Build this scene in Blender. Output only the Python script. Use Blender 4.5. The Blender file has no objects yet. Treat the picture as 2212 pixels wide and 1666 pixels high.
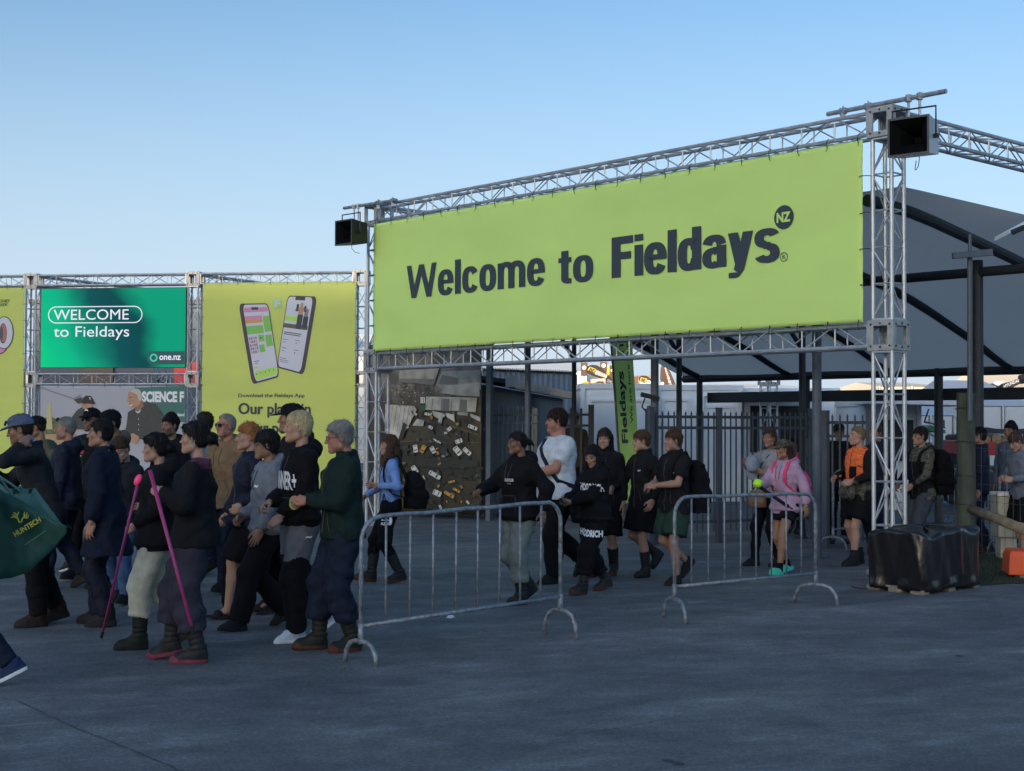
import bpy, bmesh, math, random
import numpy as np
from math import radians as R, sin, cos, pi
from mathutils import Vector, Matrix, Euler
from mathutils.bvhtree import BVHTree

random.seed(7)
SC = bpy.context.scene
COL = SC.collection

# ------------------------------------------------------------------ camera
F, CX, CY = 3050.0, 1106.0, 833.0          # focal length and centre for a picture 2212 wide
CAMZ, PITCH, ROLL = 1.65, R(1.54), -0.004
cd = bpy.data.cameras.new('camera')
cam = bpy.data.objects.new('camera', cd); COL.objects.link(cam)
cd.sensor_width = 36; cd.lens = F / 2212 * 36; cd.clip_end = 3000; cd.clip_start = .1
cam.location = (0, 0, CAMZ); cam.rotation_euler = (R(90) + PITCH, ROLL, 0)
SC.camera = cam
CM = cam.rotation_euler.to_matrix()

# ------------------------------------------------------------------ sky, sun, exposure
SUN_EL, SUN_AZ = R(6.6), R(208)             # compass style: 0 = straight ahead, clockwise
w = bpy.data.worlds.new('World'); SC.world = w; w.use_nodes = True
nt = w.node_tree; bg = nt.nodes['Background']
sky = nt.nodes.new('ShaderNodeTexSky'); sky.sky_type = 'NISHITA'; sky.sun_disc = False
sky.sun_elevation = SUN_EL; sky.sun_rotation = SUN_AZ
sky.altitude = 0; sky.air_density = .9; sky.dust_density = 1.8; sky.ozone_density = 2.4
hs_ = nt.nodes.new('ShaderNodeHueSaturation'); hs_.inputs['Saturation'].default_value = 1.01
nt.links.new(sky.outputs[0], hs_.inputs['Color']); tn = nt.nodes.new('ShaderNodeMix'); tn.data_type = 'RGBA'; tn.blend_type = 'MULTIPLY'; tn.inputs[0].default_value = 1; tn.inputs[7].default_value = (.95, .97, .99, 1)
nt.links.new(hs_.outputs[0], tn.inputs[6])
# the belt of pale blue haze low in the sky opposite the sun
gco = nt.nodes.new('ShaderNodeTexCoord'); gsp = nt.nodes.new('ShaderNodeSeparateXYZ'); nt.links.new(gco.outputs['Generated'], gsp.inputs[0])
def mrange(src, a, b, c, d):
    r = nt.nodes.new('ShaderNodeMapRange'); r.interpolation_type = 'SMOOTHSTEP'; r.inputs[1].default_value = a; r.inputs[2].default_value = b; r.inputs[3].default_value = c; r.inputs[4].default_value = d; nt.links.new(src, r.inputs[0]); return r.outputs[0]
gn_ = nt.nodes.new('ShaderNodeVectorMath'); gn_.operation = 'SCALE'; nt.links.new(tn.outputs[2], gn_.inputs[0]); nt.links.new(mrange(gsp.outputs[1], -.4, .5, 1.40, .86), gn_.inputs['Scale'])      # brighter towards the sun's half of the sky
gm_ = nt.nodes.new('ShaderNodeMath'); gm_.operation = 'MULTIPLY'; nt.links.new(mrange(gsp.outputs[2], .0, .34, .84, 0), gm_.inputs[0]); nt.links.new(mrange(gsp.outputs[1], .1, .6, 0, 1), gm_.inputs[1])
hz_ = nt.nodes.new('ShaderNodeMix'); hz_.data_type = 'RGBA'; nt.links.new(gm_.outputs[0], hz_.inputs[0]); nt.links.new(gn_.outputs[0], hz_.inputs[6]); hz_.inputs[7].default_value = (2.05, 2.42, 2.95, 1); nt.links.new(hz_.outputs[2], bg.inputs[0]); bg.inputs[1].default_value = .15
sd = bpy.data.lights.new('sun', 'SUN'); sun = bpy.data.objects.new('sun', sd); COL.objects.link(sun)
sd.energy = 4.5; sd.angle = R(.5); sd.color = (1, .80, .60)
sun_dir = Vector((sin(SUN_AZ) * cos(SUN_EL), cos(SUN_AZ) * cos(SUN_EL), sin(SUN_EL)))
sun.rotation_euler = sun_dir.to_track_quat('Z', 'Y').to_euler(); sun.location = (0, 0, 60)
SC.view_settings.view_transform = 'Standard'; SC.view_settings.look = 'None'
SC.view_settings.exposure = 1.13; SC.view_settings.gamma = 1
SC.cycles.use_denoising = True; SC.cycles.max_bounces = 6; SC.cycles.use_adaptive_sampling = True

# ------------------------------------------------------------------ pixel -> place
def ray(px, py):
    d = CM @ Vector(((px - CX) / F, -(py - CY) / F, -1.0)); return d / d.y
def at(px, py, Y): return Vector((0, 0, CAMZ)) + ray(px, py) * Y
def ground(px, py):
    d = ray(px, py); return Vector((0, 0, CAMZ)) + d * (CAMZ / -d.z)
def crop(x0, y0, sc):
    k = 2212 / 4080
    return lambda x, y: ((x0 + x / sc) * k, (y0 + y / sc) * k)

class Plane:
    def __init__(s, O, e1): s.O = Vector(O); s.e1 = Vector(e1).normalized(); s.e2 = Vector((0, 0, 1)); s.n = s.e1.cross(s.e2); 
    def P(s, a, b, off=0): return s.O + s.e1 * a + s.e2 * b + s.n * off
    def px(s, x, y):
        d = ray(x, y); o = Vector((0, 0, CAMZ)); t = (s.O - o).dot(s.n) / d.dot(s.n)
        p = o + d * t - s.O; return (p.dot(s.e1), p.dot(s.e2))
    def pts(s, l): return [s.px(*p) for p in l]

# ------------------------------------------------------------------ materials
MATS = {}
def mat(name, col, rough=.6, metal=0, var=.0, vscale=6, bump=0, bscale=60, emit=None, estr=1, alpha=None, trans=0, stretch=None, spec=None):
    if name in MATS: return MATS[name]
    m = bpy.data.materials.new(name); m.use_nodes = True; MATS[name] = m
    n = m.node_tree.nodes; L = m.node_tree.links; p = n['Principled BSDF']
    p.inputs['Base Color'].default_value = (*col, 1); p.inputs['Roughness'].default_value = rough; p.inputs['Metallic'].default_value = metal
    if spec is not None: p.inputs['Specular IOR Level'].default_value = spec
    co = n.new('ShaderNodeTexCoord'); src = co.outputs['Object']
    if stretch:
        mp = n.new('ShaderNodeMapping'); mp.inputs['Scale'].default_value = stretch; L.new(src, mp.inputs[0]); src = mp.outputs[0]
    if var:
        t = n.new('ShaderNodeTexNoise'); t.inputs['Scale'].default_value = vscale; t.inputs['Detail'].default_value = 6; L.new(src, t.inputs['Vector'])
        r = n.new('ShaderNodeMapRange'); r.inputs[1].default_value = .3; r.inputs[2].default_value = .7; r.inputs[3].default_value = 1 - var; r.inputs[4].default_value = 1 + var
        L.new(t.outputs[0], r.inputs[0])
        mx = n.new('ShaderNodeMix'); mx.data_type = 'RGBA'; mx.blend_type = 'MULTIPLY'; mx.inputs[0].default_value = 1
        mx.inputs[6].default_value = (*col, 1); L.new(r.outputs[0], mx.inputs[7]); L.new(mx.outputs[2], p.inputs['Base Color'])
        r2 = n.new('ShaderNodeMapRange'); r2.inputs[3].default_value = max(0, rough - .12); r2.inputs[4].default_value = min(1, rough + .12)
        L.new(t.outputs[0], r2.inputs[0]); L.new(r2.outputs[0], p.inputs['Roughness'])
    if bump:
        t = n.new('ShaderNodeTexNoise'); t.inputs['Scale'].default_value = bscale; t.inputs['Detail'].default_value = 4; L.new(src, t.inputs['Vector'])
        b = n.new('ShaderNodeBump'); b.inputs['Strength'].default_value = bump; b.inputs['Distance'].default_value = .01; L.new(t.outputs[0], b.inputs['Height']); L.new(b.outputs[0], p.inputs['Normal'])
    if emit: p.inputs['Emission Color'].default_value = (*emit, 1); p.inputs['Emission Strength'].default_value = estr
    if trans: p.inputs['Transmission Weight'].default_value = trans
    if alpha is not None: p.inputs['Alpha'].default_value = alpha
    return m

ALU = mat('aluminium', (.46, .48, .52), .48, .65, .15, 9, .06, 40)
ALU_PL = mat('cast_aluminium', (.36, .36, .36), .55, .45, .2, 14, .1, 60)
GALV = mat('galvanised_steel', (.30, .33, .37), .5, .6, .35, 18, .12, 50, stretch=(1, 1, .5))
FENCEM = mat('fence_steel', (.048, .060, .085), .5, .1, .2, 6)
STEEL = mat('grey_painted_steel', (.075, .093, .125), .5, .1, .22, 5, .05, 30)
DKSTEEL = mat('dark_painted_steel', (.022, .027, .036), .5, .1, .2, 5)
BLACK = mat('black_plastic', (.012, .013, .015), .5, 0, .2, 10)
TIEM = mat('cable_tie_nylon', (.012, .012, .014), .5)
INK = mat('charcoal_ink', (.030, .042, .058), .6)
WHITEINK = mat('white_ink', (.72, .72, .74), .6)

# ------------------------------------------------------------------ mesh building
class MB:
    def __init__(s): s.v = []; s.f = []; s.mi = []; s.cur = 0
    def face(s, pts):
        i = len(s.v); s.v += [tuple(p) for p in pts]; s.f.append(list(range(i, i + len(pts)))); s.mi.append(s.cur)
    def box(s, c, size, rot=None, e=None):
        M = rot if rot is not None else Matrix.Identity(3)
        c = Vector(c); hx, hy, hz = [k / 2 for k in size]; i = len(s.v)
        for x, y, z in ((-1, -1, -1), (1, -1, -1), (1, 1, -1), (-1, 1, -1), (-1, -1, 1), (1, -1, 1), (1, 1, 1), (-1, 1, 1)):
            s.v.append(tuple(c + M @ Vector((x * hx, y * hy, z * hz))))
        for q in ((3, 2, 1, 0), (4, 5, 6, 7), (0, 1, 5, 4), (1, 2, 6, 5), (2, 3, 7, 6), (3, 0, 4, 7)):
            s.f.append([i + k for k in q]); s.mi.append(s.cur)
    def tube(s, pts, r, n=8, closed=False, cap=True):
        pts = [Vector(p) for p in pts]; rr = r if isinstance(r, (list, tuple)) else [r] * len(pts)
        i0 = len(s.v); m = len(pts); up = None
        for k, p in enumerate(pts):
            a = pts[k - 1] if (k > 0 or closed) else p; b = pts[(k + 1) % m] if (k < m - 1 or closed) else p
            d = (b - a).normalized()
            if up is None:
                up = d.orthogonal().normalized()
            up = (up - d * up.dot(d)).normalized(); sd_ = d.cross(up)
            for j in range(n):
                t = 2 * pi * j / n; s.v.append(tuple(p + (up * cos(t) + sd_ * sin(t)) * rr[k]))
        for k in range(m if closed else m - 1):
            k2 = (k + 1) % m
            for j in range(n):
                s.f.append([i0 + k * n + j, i0 + k * n + (j + 1) % n, i0 + k2 * n + (j + 1) % n, i0 + k2 * n + j]); s.mi.append(s.cur)
        if cap and not closed:
            s.f.append([i0 + j for j in range(n)][::-1]); s.mi.append(s.cur); s.f.append([i0 + (m - 1) * n + j for j in range(n)]); s.mi.append(s.cur)
    def loft(s, rings, cap=True, closed=True):
        i0 = len(s.v); n = len(rings[0])
        for r_ in rings: s.v += [tuple(p) for p in r_]
        for k in range(len(rings) - 1):
            for j in range(n if closed else n - 1):
                s.f.append([i0 + k * n + j, i0 + k * n + (j + 1) % n, i0 + (k + 1) * n + (j + 1) % n, i0 + (k + 1) * n + j]); s.mi.append(s.cur)
        if cap and closed:
            s.f.append([i0 + j for j in range(n)][::-1]); s.mi.append(s.cur)
            s.f.append([i0 + (len(rings) - 1) * n + j for j in range(n)]); s.mi.append(s.cur)
    def mesh(s, name, mats, smooth=False):
        me = bpy.data.meshes.new(name); me.from_pydata(s.v, [], s.f)
        for m in (mats if isinstance(mats, (list, tuple)) else [mats]): me.materials.append(m)
        me.polygons.foreach_set('material_index', s.mi)
        if smooth: me.polygons.foreach_set('use_smooth', [True] * len(me.polygons))
        me.update(); return me
    def build(s, name, mats, parent=None, smooth=False, bevel=0, recalc=False):
        me = s.mesh(name, mats, smooth)
        if recalc:
            bm = bmesh.new(); bm.from_mesh(me); bmesh.ops.recalc_face_normals(bm, faces=bm.faces); bm.to_mesh(me); bm.free()
        o = bpy.data.objects.new(name, me); COL.objects.link(o)
        if parent: o.parent = parent
        if bevel:
            b = o.modifiers.new('bevel', 'BEVEL'); b.width = bevel; b.segments = 2; b.limit_method = 'ANGLE'
        return o

def tag(o, label=None, cat=None, group=None, kind=None):
    if label: o['label'] = label
    if cat: o['category'] = cat
    if group: o['group'] = group
    if kind: o['kind'] = kind
    return o
def empty(name, loc=(0, 0, 0), rz=0, label=None, cat=None, group=None):
    o = bpy.data.objects.new(name, None); COL.objects.link(o); o.location = loc; o.rotation_euler.z = rz; o.empty_display_size = .2
    return tag(o, label, cat, group)
def put(name, me, parent=None):
    o = bpy.data.objects.new(name, me); COL.objects.link(o)
    if parent: o.parent = parent
    return o
def to_local(o):                    # give a world-space built child of an Empty its local place
    return o
def copy_tree(o, parent=None):
    c = o.copy(); COL.objects.link(c)
    if parent: c.parent = parent
    for ch in list(o.children): copy_tree(ch, c)
    return c
def worldpart(o, parent):           # parent an object built in world space without moving it (parents here carry no scale)
    o.parent = parent
    o.matrix_parent_inverse = (Matrix.Translation(parent.location) @ parent.rotation_euler.to_matrix().to_4x4()).inverted()
    return o

TXT = {}
def text_raw(s_, bold=0, res=4):
    key = (s_, bold, res)
    if key in TXT: return TXT[key]
    c = bpy.data.curves.new('txt', 'FONT'); c.body = s_; c.size = 1; c.offset = bold; c.resolution_u = res; c.fill_mode = 'FRONT'
    o = bpy.data.objects.new('txt', c); COL.objects.link(o)
    me = bpy.data.meshes.new_from_object(o.evaluated_get(bpy.context.evaluated_depsgraph_get()))
    v = np.array([tuple(x.co) for x in me.vertices])[:, :2]; f = [list(p.vertices) for p in me.polygons]
    bpy.data.objects.remove(o); bpy.data.curves.remove(c); bpy.data.meshes.remove(me)
    lo = v.min(0); hi = v.max(0)
    TXT[key] = ((v - lo) / (hi - lo), f, (hi - lo)[0] / (hi - lo)[1]); return TXT[key]
def text_on(pl, s_, rect, m, off=.004, bold=0, name='lettering', parent=None, rot=False, res=4, fat=0):
    """flat lettering filling rect=(s0,t0,s1,t1) of a plane; fat thickens every stroke by that many metres"""
    v, f, asp = text_raw(s_, bold, res); s0, t0, s1, t1 = rect
    b = MB(); sh = [(0, 0)]
    if fat:
        s0 += fat; s1 -= fat; t0 += fat * .8; t1 -= fat * .8; sh = [(fat * cos(2 * pi * k / 16), .8 * fat * sin(2 * pi * k / 16)) for k in range(16)] + [(fat * .5, 0), (-fat * .5, 0), (0, 0)]
    for q, (dx, dy) in enumerate(sh):
        i0 = len(b.v)
        for x, y in v: b.v.append(tuple(pl.P(s0 + (s1 - s0) * x + dx, t0 + (t1 - t0) * y + dy, off + .0003 * q)))
        b.f += [[i + i0 for i in p] for p in f]; b.mi += [0] * len(f)
    o = b.build(name, m)
    if parent: worldpart(o, parent)
    return o
def poly_on(pl, pts, m, off=.004, name='print', parent=None):
    b = MB(); b.face([pl.P(a, c, off) for a, c in pts]); o = b.build(name, m)
    if parent: worldpart(o, parent)
    return o
def circ(c, r, n=32, ry=None): return [(c[0] + r * cos(2 * pi * k / n), c[1] + (ry or r) * sin(2 * pi * k / n)) for k in range(n)]
def rrect(x0, y0, x1, y1, r, n=6):
    out = []
    for cx, cy, a0 in ((x1 - r, y1 - r, 0), (x0 + r, y1 - r, 90), (x0 + r, y0 + r, 180), (x1 - r, y0 + r, 270)):
        for k in range(n + 1): a = R(a0 + 90 * k / n); out.append((cx + r * cos(a), cy + r * sin(a)))
    return out
def noisetex(n, L, src, scale, detail=4, stretch=None, rough=.55):
    t = n.new('ShaderNodeTexNoise'); t.inputs['Scale'].default_value = scale; t.inputs['Detail'].default_value = detail; t.inputs['Roughness'].default_value = rough
    if stretch:
        mp = n.new('ShaderNodeMapping'); mp.inputs['Scale'].default_value = stretch; L.new(src, mp.inputs[0]); src = mp.outputs[0]
    L.new(src, t.inputs['Vector']); return t
def ramp(n, L, src, stops):
    r = n.new('ShaderNodeValToRGB'); e = r.color_ramp.elements
    while len(e) < len(stops): e.new(.5)
    for k, (p_, c) in enumerate(stops): e[k].position = p_; e[k].color = (*c, 1) if len(c) == 3 else c
    L.new(src, r.inputs[0]); return r
# ------------------------------------------------------------------ ground and terrain
def ground_mat():
    m = bpy.data.materials.new('worn_asphalt'); m.use_nodes = True; n = m.node_tree.nodes; L = m.node_tree.links; p = n['Principled BSDF']
    co = n.new('ShaderNodeTexCoord'); src = co.outputs['Object']
    mp = n.new('ShaderNodeMapping'); mp.inputs['Rotation'].default_value = (0, 0, R(-24)); L.new(src, mp.inputs[0]); rs = mp.outputs[0]
    big = noisetex(n, L, rs, .5, 7, (1, 1.5, 1), .6); streak = noisetex(n, L, rs, .9, 9, (.8, 2.0, 1), .66); fine = noisetex(n, L, src, 38, 8, None, .75); grit = noisetex(n, L, src, 260, 2)
    c1 = ramp(n, L, big.outputs[0], [(.3, (.084,.089,.098)), (.52, (.116,.122,.132)), (.72, (.152,.158,.168))])
    s1 = ramp(n, L, streak.outputs[0], [(.50, (0, 0, 0)), (.60, (.35, .35, .35)), (.72, (1, 1, 1))])
    mx = n.new('ShaderNodeMix'); mx.data_type = 'RGBA'; L.new(s1.outputs[0], mx.inputs[0]); L.new(c1.outputs[0], mx.inputs[6]); mx.inputs[7].default_value = (.22, .228, .238, 1)
    dk = ramp(n, L, streak.outputs[0], [(.26, (.62, .62, .64)), (.44, (1, 1, 1))])
    mm = n.new('ShaderNodeMix'); mm.data_type = 'RGBA'; mm.blend_type = 'MULTIPLY'; mm.inputs[0].default_value = 1; L.new(mx.outputs[2], mm.inputs[6]); L.new(dk.outputs[0], mm.inputs[7])
    fr = ramp(n, L, fine.outputs[0], [(.3, (.60, .60, .60)), (.7, (1.40, 1.40, 1.40))])
    m2 = n.new('ShaderNodeMix'); m2.data_type = 'RGBA'; m2.blend_type = 'MULTIPLY'; m2.inputs[0].default_value = 1; L.new(mm.outputs[2], m2.inputs[6]); L.new(fr.outputs[0], m2.inputs[7])
    mo = noisetex(n, L, src, 2.6, 9, (1, 1.25, 1), .68); mr = ramp(n, L, mo.outputs[0], [(.30, (.70, .71, .72)), (.46, (.94, .94, .94)), (.56, (1.08, 1.08, 1.08)), (.70, (1.38, 1.37, 1.36))]); mmo = n.new('ShaderNodeMix'); mmo.data_type = 'RGBA'; mmo.blend_type = 'MULTIPLY'; mmo.inputs[0].default_value = 1; L.new(m2.outputs[2], mmo.inputs[6]); L.new(mr.outputs[0], mmo.inputs[7]); m2 = mmo
    vo = n.new('ShaderNodeTexVoronoi'); vo.inputs['Scale'].default_value = 85; L.new(src, vo.inputs['Vector']); vr = ramp(n, L, vo.outputs['Color'], [(.0, (.72, .72, .72)), (.8, (1.12, 1.12, 1.12)), (1, (1.7, 1.7, 1.7))]); mv = n.new('ShaderNodeMix'); mv.data_type = 'RGBA'; mv.blend_type = 'MULTIPLY'; mv.inputs[0].default_value = .8; L.new(m2.outputs[2], mv.inputs[6]); L.new(vr.outputs[0], mv.inputs[7]); m2 = mv
    # small pale scuffs
    sc = noisetex(n, L, rs, 3.2, 9, (.3, 5, 1), .7); s2 = ramp(n, L, sc.outputs[0], [(.62, (0, 0, 0)), (.72, (1, 1, 1))])
    m3 = n.new('ShaderNodeMix'); m3.data_type = 'RGBA'; L.new(s2.outputs[0], m3.inputs[0]); L.new(m2.outputs[2], m3.inputs[6]); m3.inputs[7].default_value = (.30, .30, .29, 1)
    L.new(m3.outputs[2], p.inputs['Base Color'])
    rr = n.new('ShaderNodeMapRange'); rr.inputs[3].default_value = .62; rr.inputs[4].default_value = .9; L.new(big.outputs[0], rr.inputs[0]); L.new(rr.outputs[0], p.inputs['Roughness'])
    p.inputs['Specular IOR Level'].default_value = .3
    b = n.new('ShaderNodeBump'); b.inputs['Strength'].default_value = .35; b.inputs['Distance'].default_value = .006; L.new(grit.outputs[0], b.inputs['Height']); L.new(b.outputs[0], p.inputs['Normal'])
    return m
b = MB(); b.face([(-1500, -1500, 0), (1500, -1500, 0), (1500, 1500, 0), (-1500, 1500, 0)])
tag(b.build('ground', ground_mat()), kind='structure')
# an unseen long bank, added behind the viewer, keeps the low sun off the gateway
b = MB(); rings = []
hd = Vector((sun_dir.x, sun_dir.y, 0)).normalized(); hs = Vector((hd.y, -hd.x, 0))
rnd = random.Random(3)
for k in range(-30, 31):
    c = hd * 420 + hs * (k * 32); h = 57.3 + .6 * sin(k * 1.7) + .5 * sin(k * .6)
    rings.append([c - hd * 200 + Vector((0, 0, -.5)), c - hd * 90 + Vector((0, 0, h * .5)), c - hd * 25 + Vector((0, 0, h * .93)), c + Vector((0, 0, h)), c + hd * 40 + Vector((0, 0, h * .85)), c + hd * 200 + Vector((0, 0, -.5))])
b.loft(rings, cap=False, closed=False)
tag(b.build('sun_blocking_bank', mat('sun_blocker_green', (.06, .085, .03), .95, 0, .4, .5), smooth=True), kind='structure')
# sawn joint and small pits in the asphalt
JM = mat('joint_tar', (.042, .044, .049), .85, 0, .3, 20)
def strip(pix, wid, name='ground_joint'):
    b = MB(); P_ = [ground(*p) for p in pix]; pts = []
    for i in range(len(P_) - 1):
        for k in range(8): pts.append(P_[i].lerp(P_[i + 1], k / 8))
    pts.append(P_[-1]); L_ = []; Rr = []
    for i, q in enumerate(pts):
        d = (pts[min(i + 1, len(pts) - 1)] - pts[max(i - 1, 0)]).normalized(); sdv = Vector((-d.y, d.x, 0))
        ww = wid * (.5 + random.random()); off = sdv * random.uniform(-1, 1) * wid * .8
        L_.append(q + off + sdv * ww / 2 + Vector((0, 0, .004))); Rr.append(q + off - sdv * ww / 2 + Vector((0, 0, .004)))
    for i in range(len(pts) - 1): b.face([Rr[i], Rr[i + 1], L_[i + 1], L_[i]])
    return tag(b.build(name, JM), kind='structure')
strip([(40, 1515), (150, 1568), (262, 1612), (385, 1664)], .007)
strip([(1200, 1592), (1330, 1576), (1470, 1548)], .006)
for (px, py, r_) in ((2072, 1418, .035), (1465, 1650, .035), (1442, 1644, .03), (1100, 1405, .02), (640, 1640, .012), (1500, 1322, .015)):
    g = ground(px, py); b = MB(); rr_ = random.Random(px)
    b.face([(g.x + cos(a) * r_ * rr_.uniform(.6, 1.1), g.y + sin(a) * r_ * rr_.uniform(.5, 1.2), .004) for a in [2 * pi * k / 11 for k in range(11)]])
    tag(b.build('ground_pit', JM), kind='structure')
PALE = mat('dusty_scuff', (.15, .15, .145), .9, 0, .4, 30)

# ------------------------------------------------------------------ aluminium truss
def truss(mb, p0, p1, s1, s2, w=.24, bay=.45, r=.025, rb=.0095, phase=0, plates=True, n=8):
    """square box truss from p0 to p1 (chord centre line); s1, s2 are the unit directions of its section"""
    p0 = Vector(p0); p1 = Vector(p1); d = p1 - p0; Ln = d.length; d /= Ln; h = w / 2
    cor = [s1 * (a * h) + s2 * (c * h) for a, c in ((-1, -1), (1, -1), (1, 1), (-1, 1))]
    for c in cor: mb.tube([p0 + c, p1 + c], r, n)
    nb = max(1, round(Ln / bay)); bl = Ln / nb
    for f in range(4):
        a, c = cor[f], cor[(f + 1) % 4]
        for k in range(nb):
            q0 = p0 + d * (bl * (k + .06)); q1 = p0 + d * (bl * (k + .94))
            if (k + f + phase) % 2: mb.tube([q0 + a, q1 + c], rb, 6, cap=False)
            else: mb.tube([q0 + c, q1 + a], rb, 6, cap=False)
            if k: mb.tube([p0 + d * (bl * k) + a, p0 + d * (bl * k) + c], rb, 6, cap=False)
    if plates:
        for e in (p0 + d * .012, p1 - d * .012):
            for f in range(4):
                a, c = cor[f], cor[(f + 1) % 4]
                rot = Matrix((d, (c - a).normalized(), d.cross((c - a).normalized()))).transposed()
                mb.box(e + (a + c) / 2, (.022, w, .05), rot)
def corner_box(mb, c, s1, s2, w=.335):
    """cast corner block: six square frames with bolts"""
    c = Vector(c); z = Vector((0, 0, 1)); h = w / 2; t = .016; fw = .062
    for ax, e1, e2 in ((s1, s2, z), (s2, s1, z), (z, s1, s2)):
        for sg in (-1, 1):
            o = c + ax * (sg * (h - t / 2)); rot = Matrix((e1, e2, ax)).transposed()
            if rot.determinant() < 0: rot = Matrix((e1, e2, -ax)).transposed()
            k = h - fw / 2 - (.0 if ax is s1 else .001)
            ins = t if ax is not s1 else 0
            ww = w - 2 * ins - (2 * t if ax is z else 0)
            k1 = ww / 2 - fw / 2
            kk = (w - (2 * t if ax is z else 0)) / 2 - fw / 2
            mb.box(o + e2 * kk, (ww, fw, t), rot); mb.box(o - e2 * kk, (ww, fw, t), rot)
            hh = 2 * kk - fw
            mb.box(o + e1 * k1, (fw, hh, t * .98), rot); mb.box(o - e1 * k1, (fw, hh, t * .98), rot)
            mb.cur = 1
            for a_, c_ in ((-.36, .36), (.36, .36), (-.36, -.36), (.36, -.36), (0, .39), (0, -.39)):
                mb.box(o + ax * (sg * (t / 2 + .003)) + e1 * (a_ * w) + e2 * (c_ * w), (.02, .02, .010), rot)
            mb.cur = 0
def tower(root, base, s1, s2, levels, top=True):
    """mast: truss runs between corner blocks at the given block-centre heights"""
    z = Vector((0, 0, 1)); base = Vector(base); lo = .06; hb = .1675
    b = MB(); b.box(base + z * .03, (.36, .36, .05), Matrix((s1, s2, z)).transposed())
    worldpart(b.build('base_plate', GALV), root)
    for i, zc in enumerate(levels):
        b = MB(); truss(b, base + z * lo, base + z * (zc - hb - .001), s1, s2, phase=i)
        worldpart(b.build('mast', ALU, smooth=False), root)
        b = MB(); corner_box(b, base + z * zc, s1, s2); worldpart(b.build('corner_block', [ALU_PL, BLACK]), root)
        lo = zc + hb + .001
def beam(root, a, c, up=Vector((0, 0, 1)), **k):
    a = Vector(a); c = Vector(c); d = (c - a).normalized(); sd_ = d.cross(up).normalized()
    b = MB(); truss(b, a + d * .169, c - d * .169, sd_, up, **k); return worldpart(b.build('truss_beam', ALU), root)

ZT, ZM = 5.01, 2.64
# gateway: P0 = lower-left of the welcome sign's front plane; U runs along the sign, B straight back from it
P0 = Vector((-2.17, 22.5, 0)); U = Vector((.667, -.745, 0)).normalized(); B = Vector((.745, .667, 0)).normalized()
SIGN = Plane(P0, U)
def SB(s, t, z=0): return P0 + U * s + B * t + Vector((0, 0, z))
sL = SIGN.px(799.5, 700)[0]; sR = SIGN.px(1902, 700)[0]
TB = .16                                                     # chord centres sit behind the sign
gate = empty('truss_gateway', SB(sL, TB), 0, 'large aluminium truss gateway carrying the long lime welcome banner', 'truss')
LEVELS = [ZM, ZT]
for s_, t_ in ((sL, TB), (sR, TB), (sL, TB + 10.1), (sR, TB + 10.1)): tower(gate, SB(s_, t_), U, B, LEVELS)
for z_ in (ZM, ZT): beam(gate, SB(sL, TB, z_), SB(sR, TB, z_), phase=0)
for s_ in (sL, sR): beam(gate, SB(s_, TB, ZT), SB(s_, TB + 10.1, ZT))

LIME = None
def banner_mat(name, col, var=.06):
    m = mat(name, col, .62, 0, var, 1.1, .10, 9, stretch=(.6, .6, 1.5)); return m
LIME1 = banner_mat('lime_vinyl', (.54, .75, .20)); LIME2 = banner_mat('olive_lime_vinyl', (.53, .59, .13))
def banner(name, pl, s0, t0, s1, t1, m, label, cat='banner', group=None, off=.03, sag=.007, nx=130, nz=40, seed=1):
    """stretched vinyl sheet, 4 mm thick, very slightly waved"""
    rr_ = random.Random(seed); ph = [rr_.uniform(0, 6) for _ in range(6)]
    def dz(a, c):
        ed = min(1, min(a, 1 - a, c, 1 - c) * 8)
        tn_ = .004 * math.exp(-min(c, 1 - c) * (t1 - t0) / .16) * sin((a * (s1 - s0)) * 2 * pi / .42) + .004 * math.exp(-min(a, 1 - a) * (s1 - s0) / .14) * sin(c * (t1 - t0) * 2 * pi / .40)
        return off + tn_ + sag * ed * (sin(a * 5 + ph[0]) * .5 + sin(c * 4 + a * 7 + ph[1]) * .3 + sin(a * 17 + ph[2]) * .12)
    b = MB(); fr = {}
    for j in range(nz + 1):
        for i in range(nx + 1):
            a, c = i / nx, j / nz; b.v.append(tuple(pl.P(s0 + (s1 - s0) * a, t0 + (t1 - t0) * c, dz(a, c) - off)))
    W_ = nx + 1
    for j in range(nz):
        for i in range(nx): k = j * W_ + i; b.f.append([k, k + 1, k + W_ + 1, k + W_]); b.mi.append(0)
    root = empty(name, pl.P((s0 + s1) / 2, t0, off), 0, label, cat, group)
    o = b.build('sheet', m, smooth=True); 
    md = o.modifiers.new('solid', 'SOLIDIFY'); md.thickness = .004; md.offset = -1
    for v in o.data.vertices: v.co += pl.n * off
    worldpart(o, root)
    bz = MB(); e = .022
    return root
TIE = None
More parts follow.
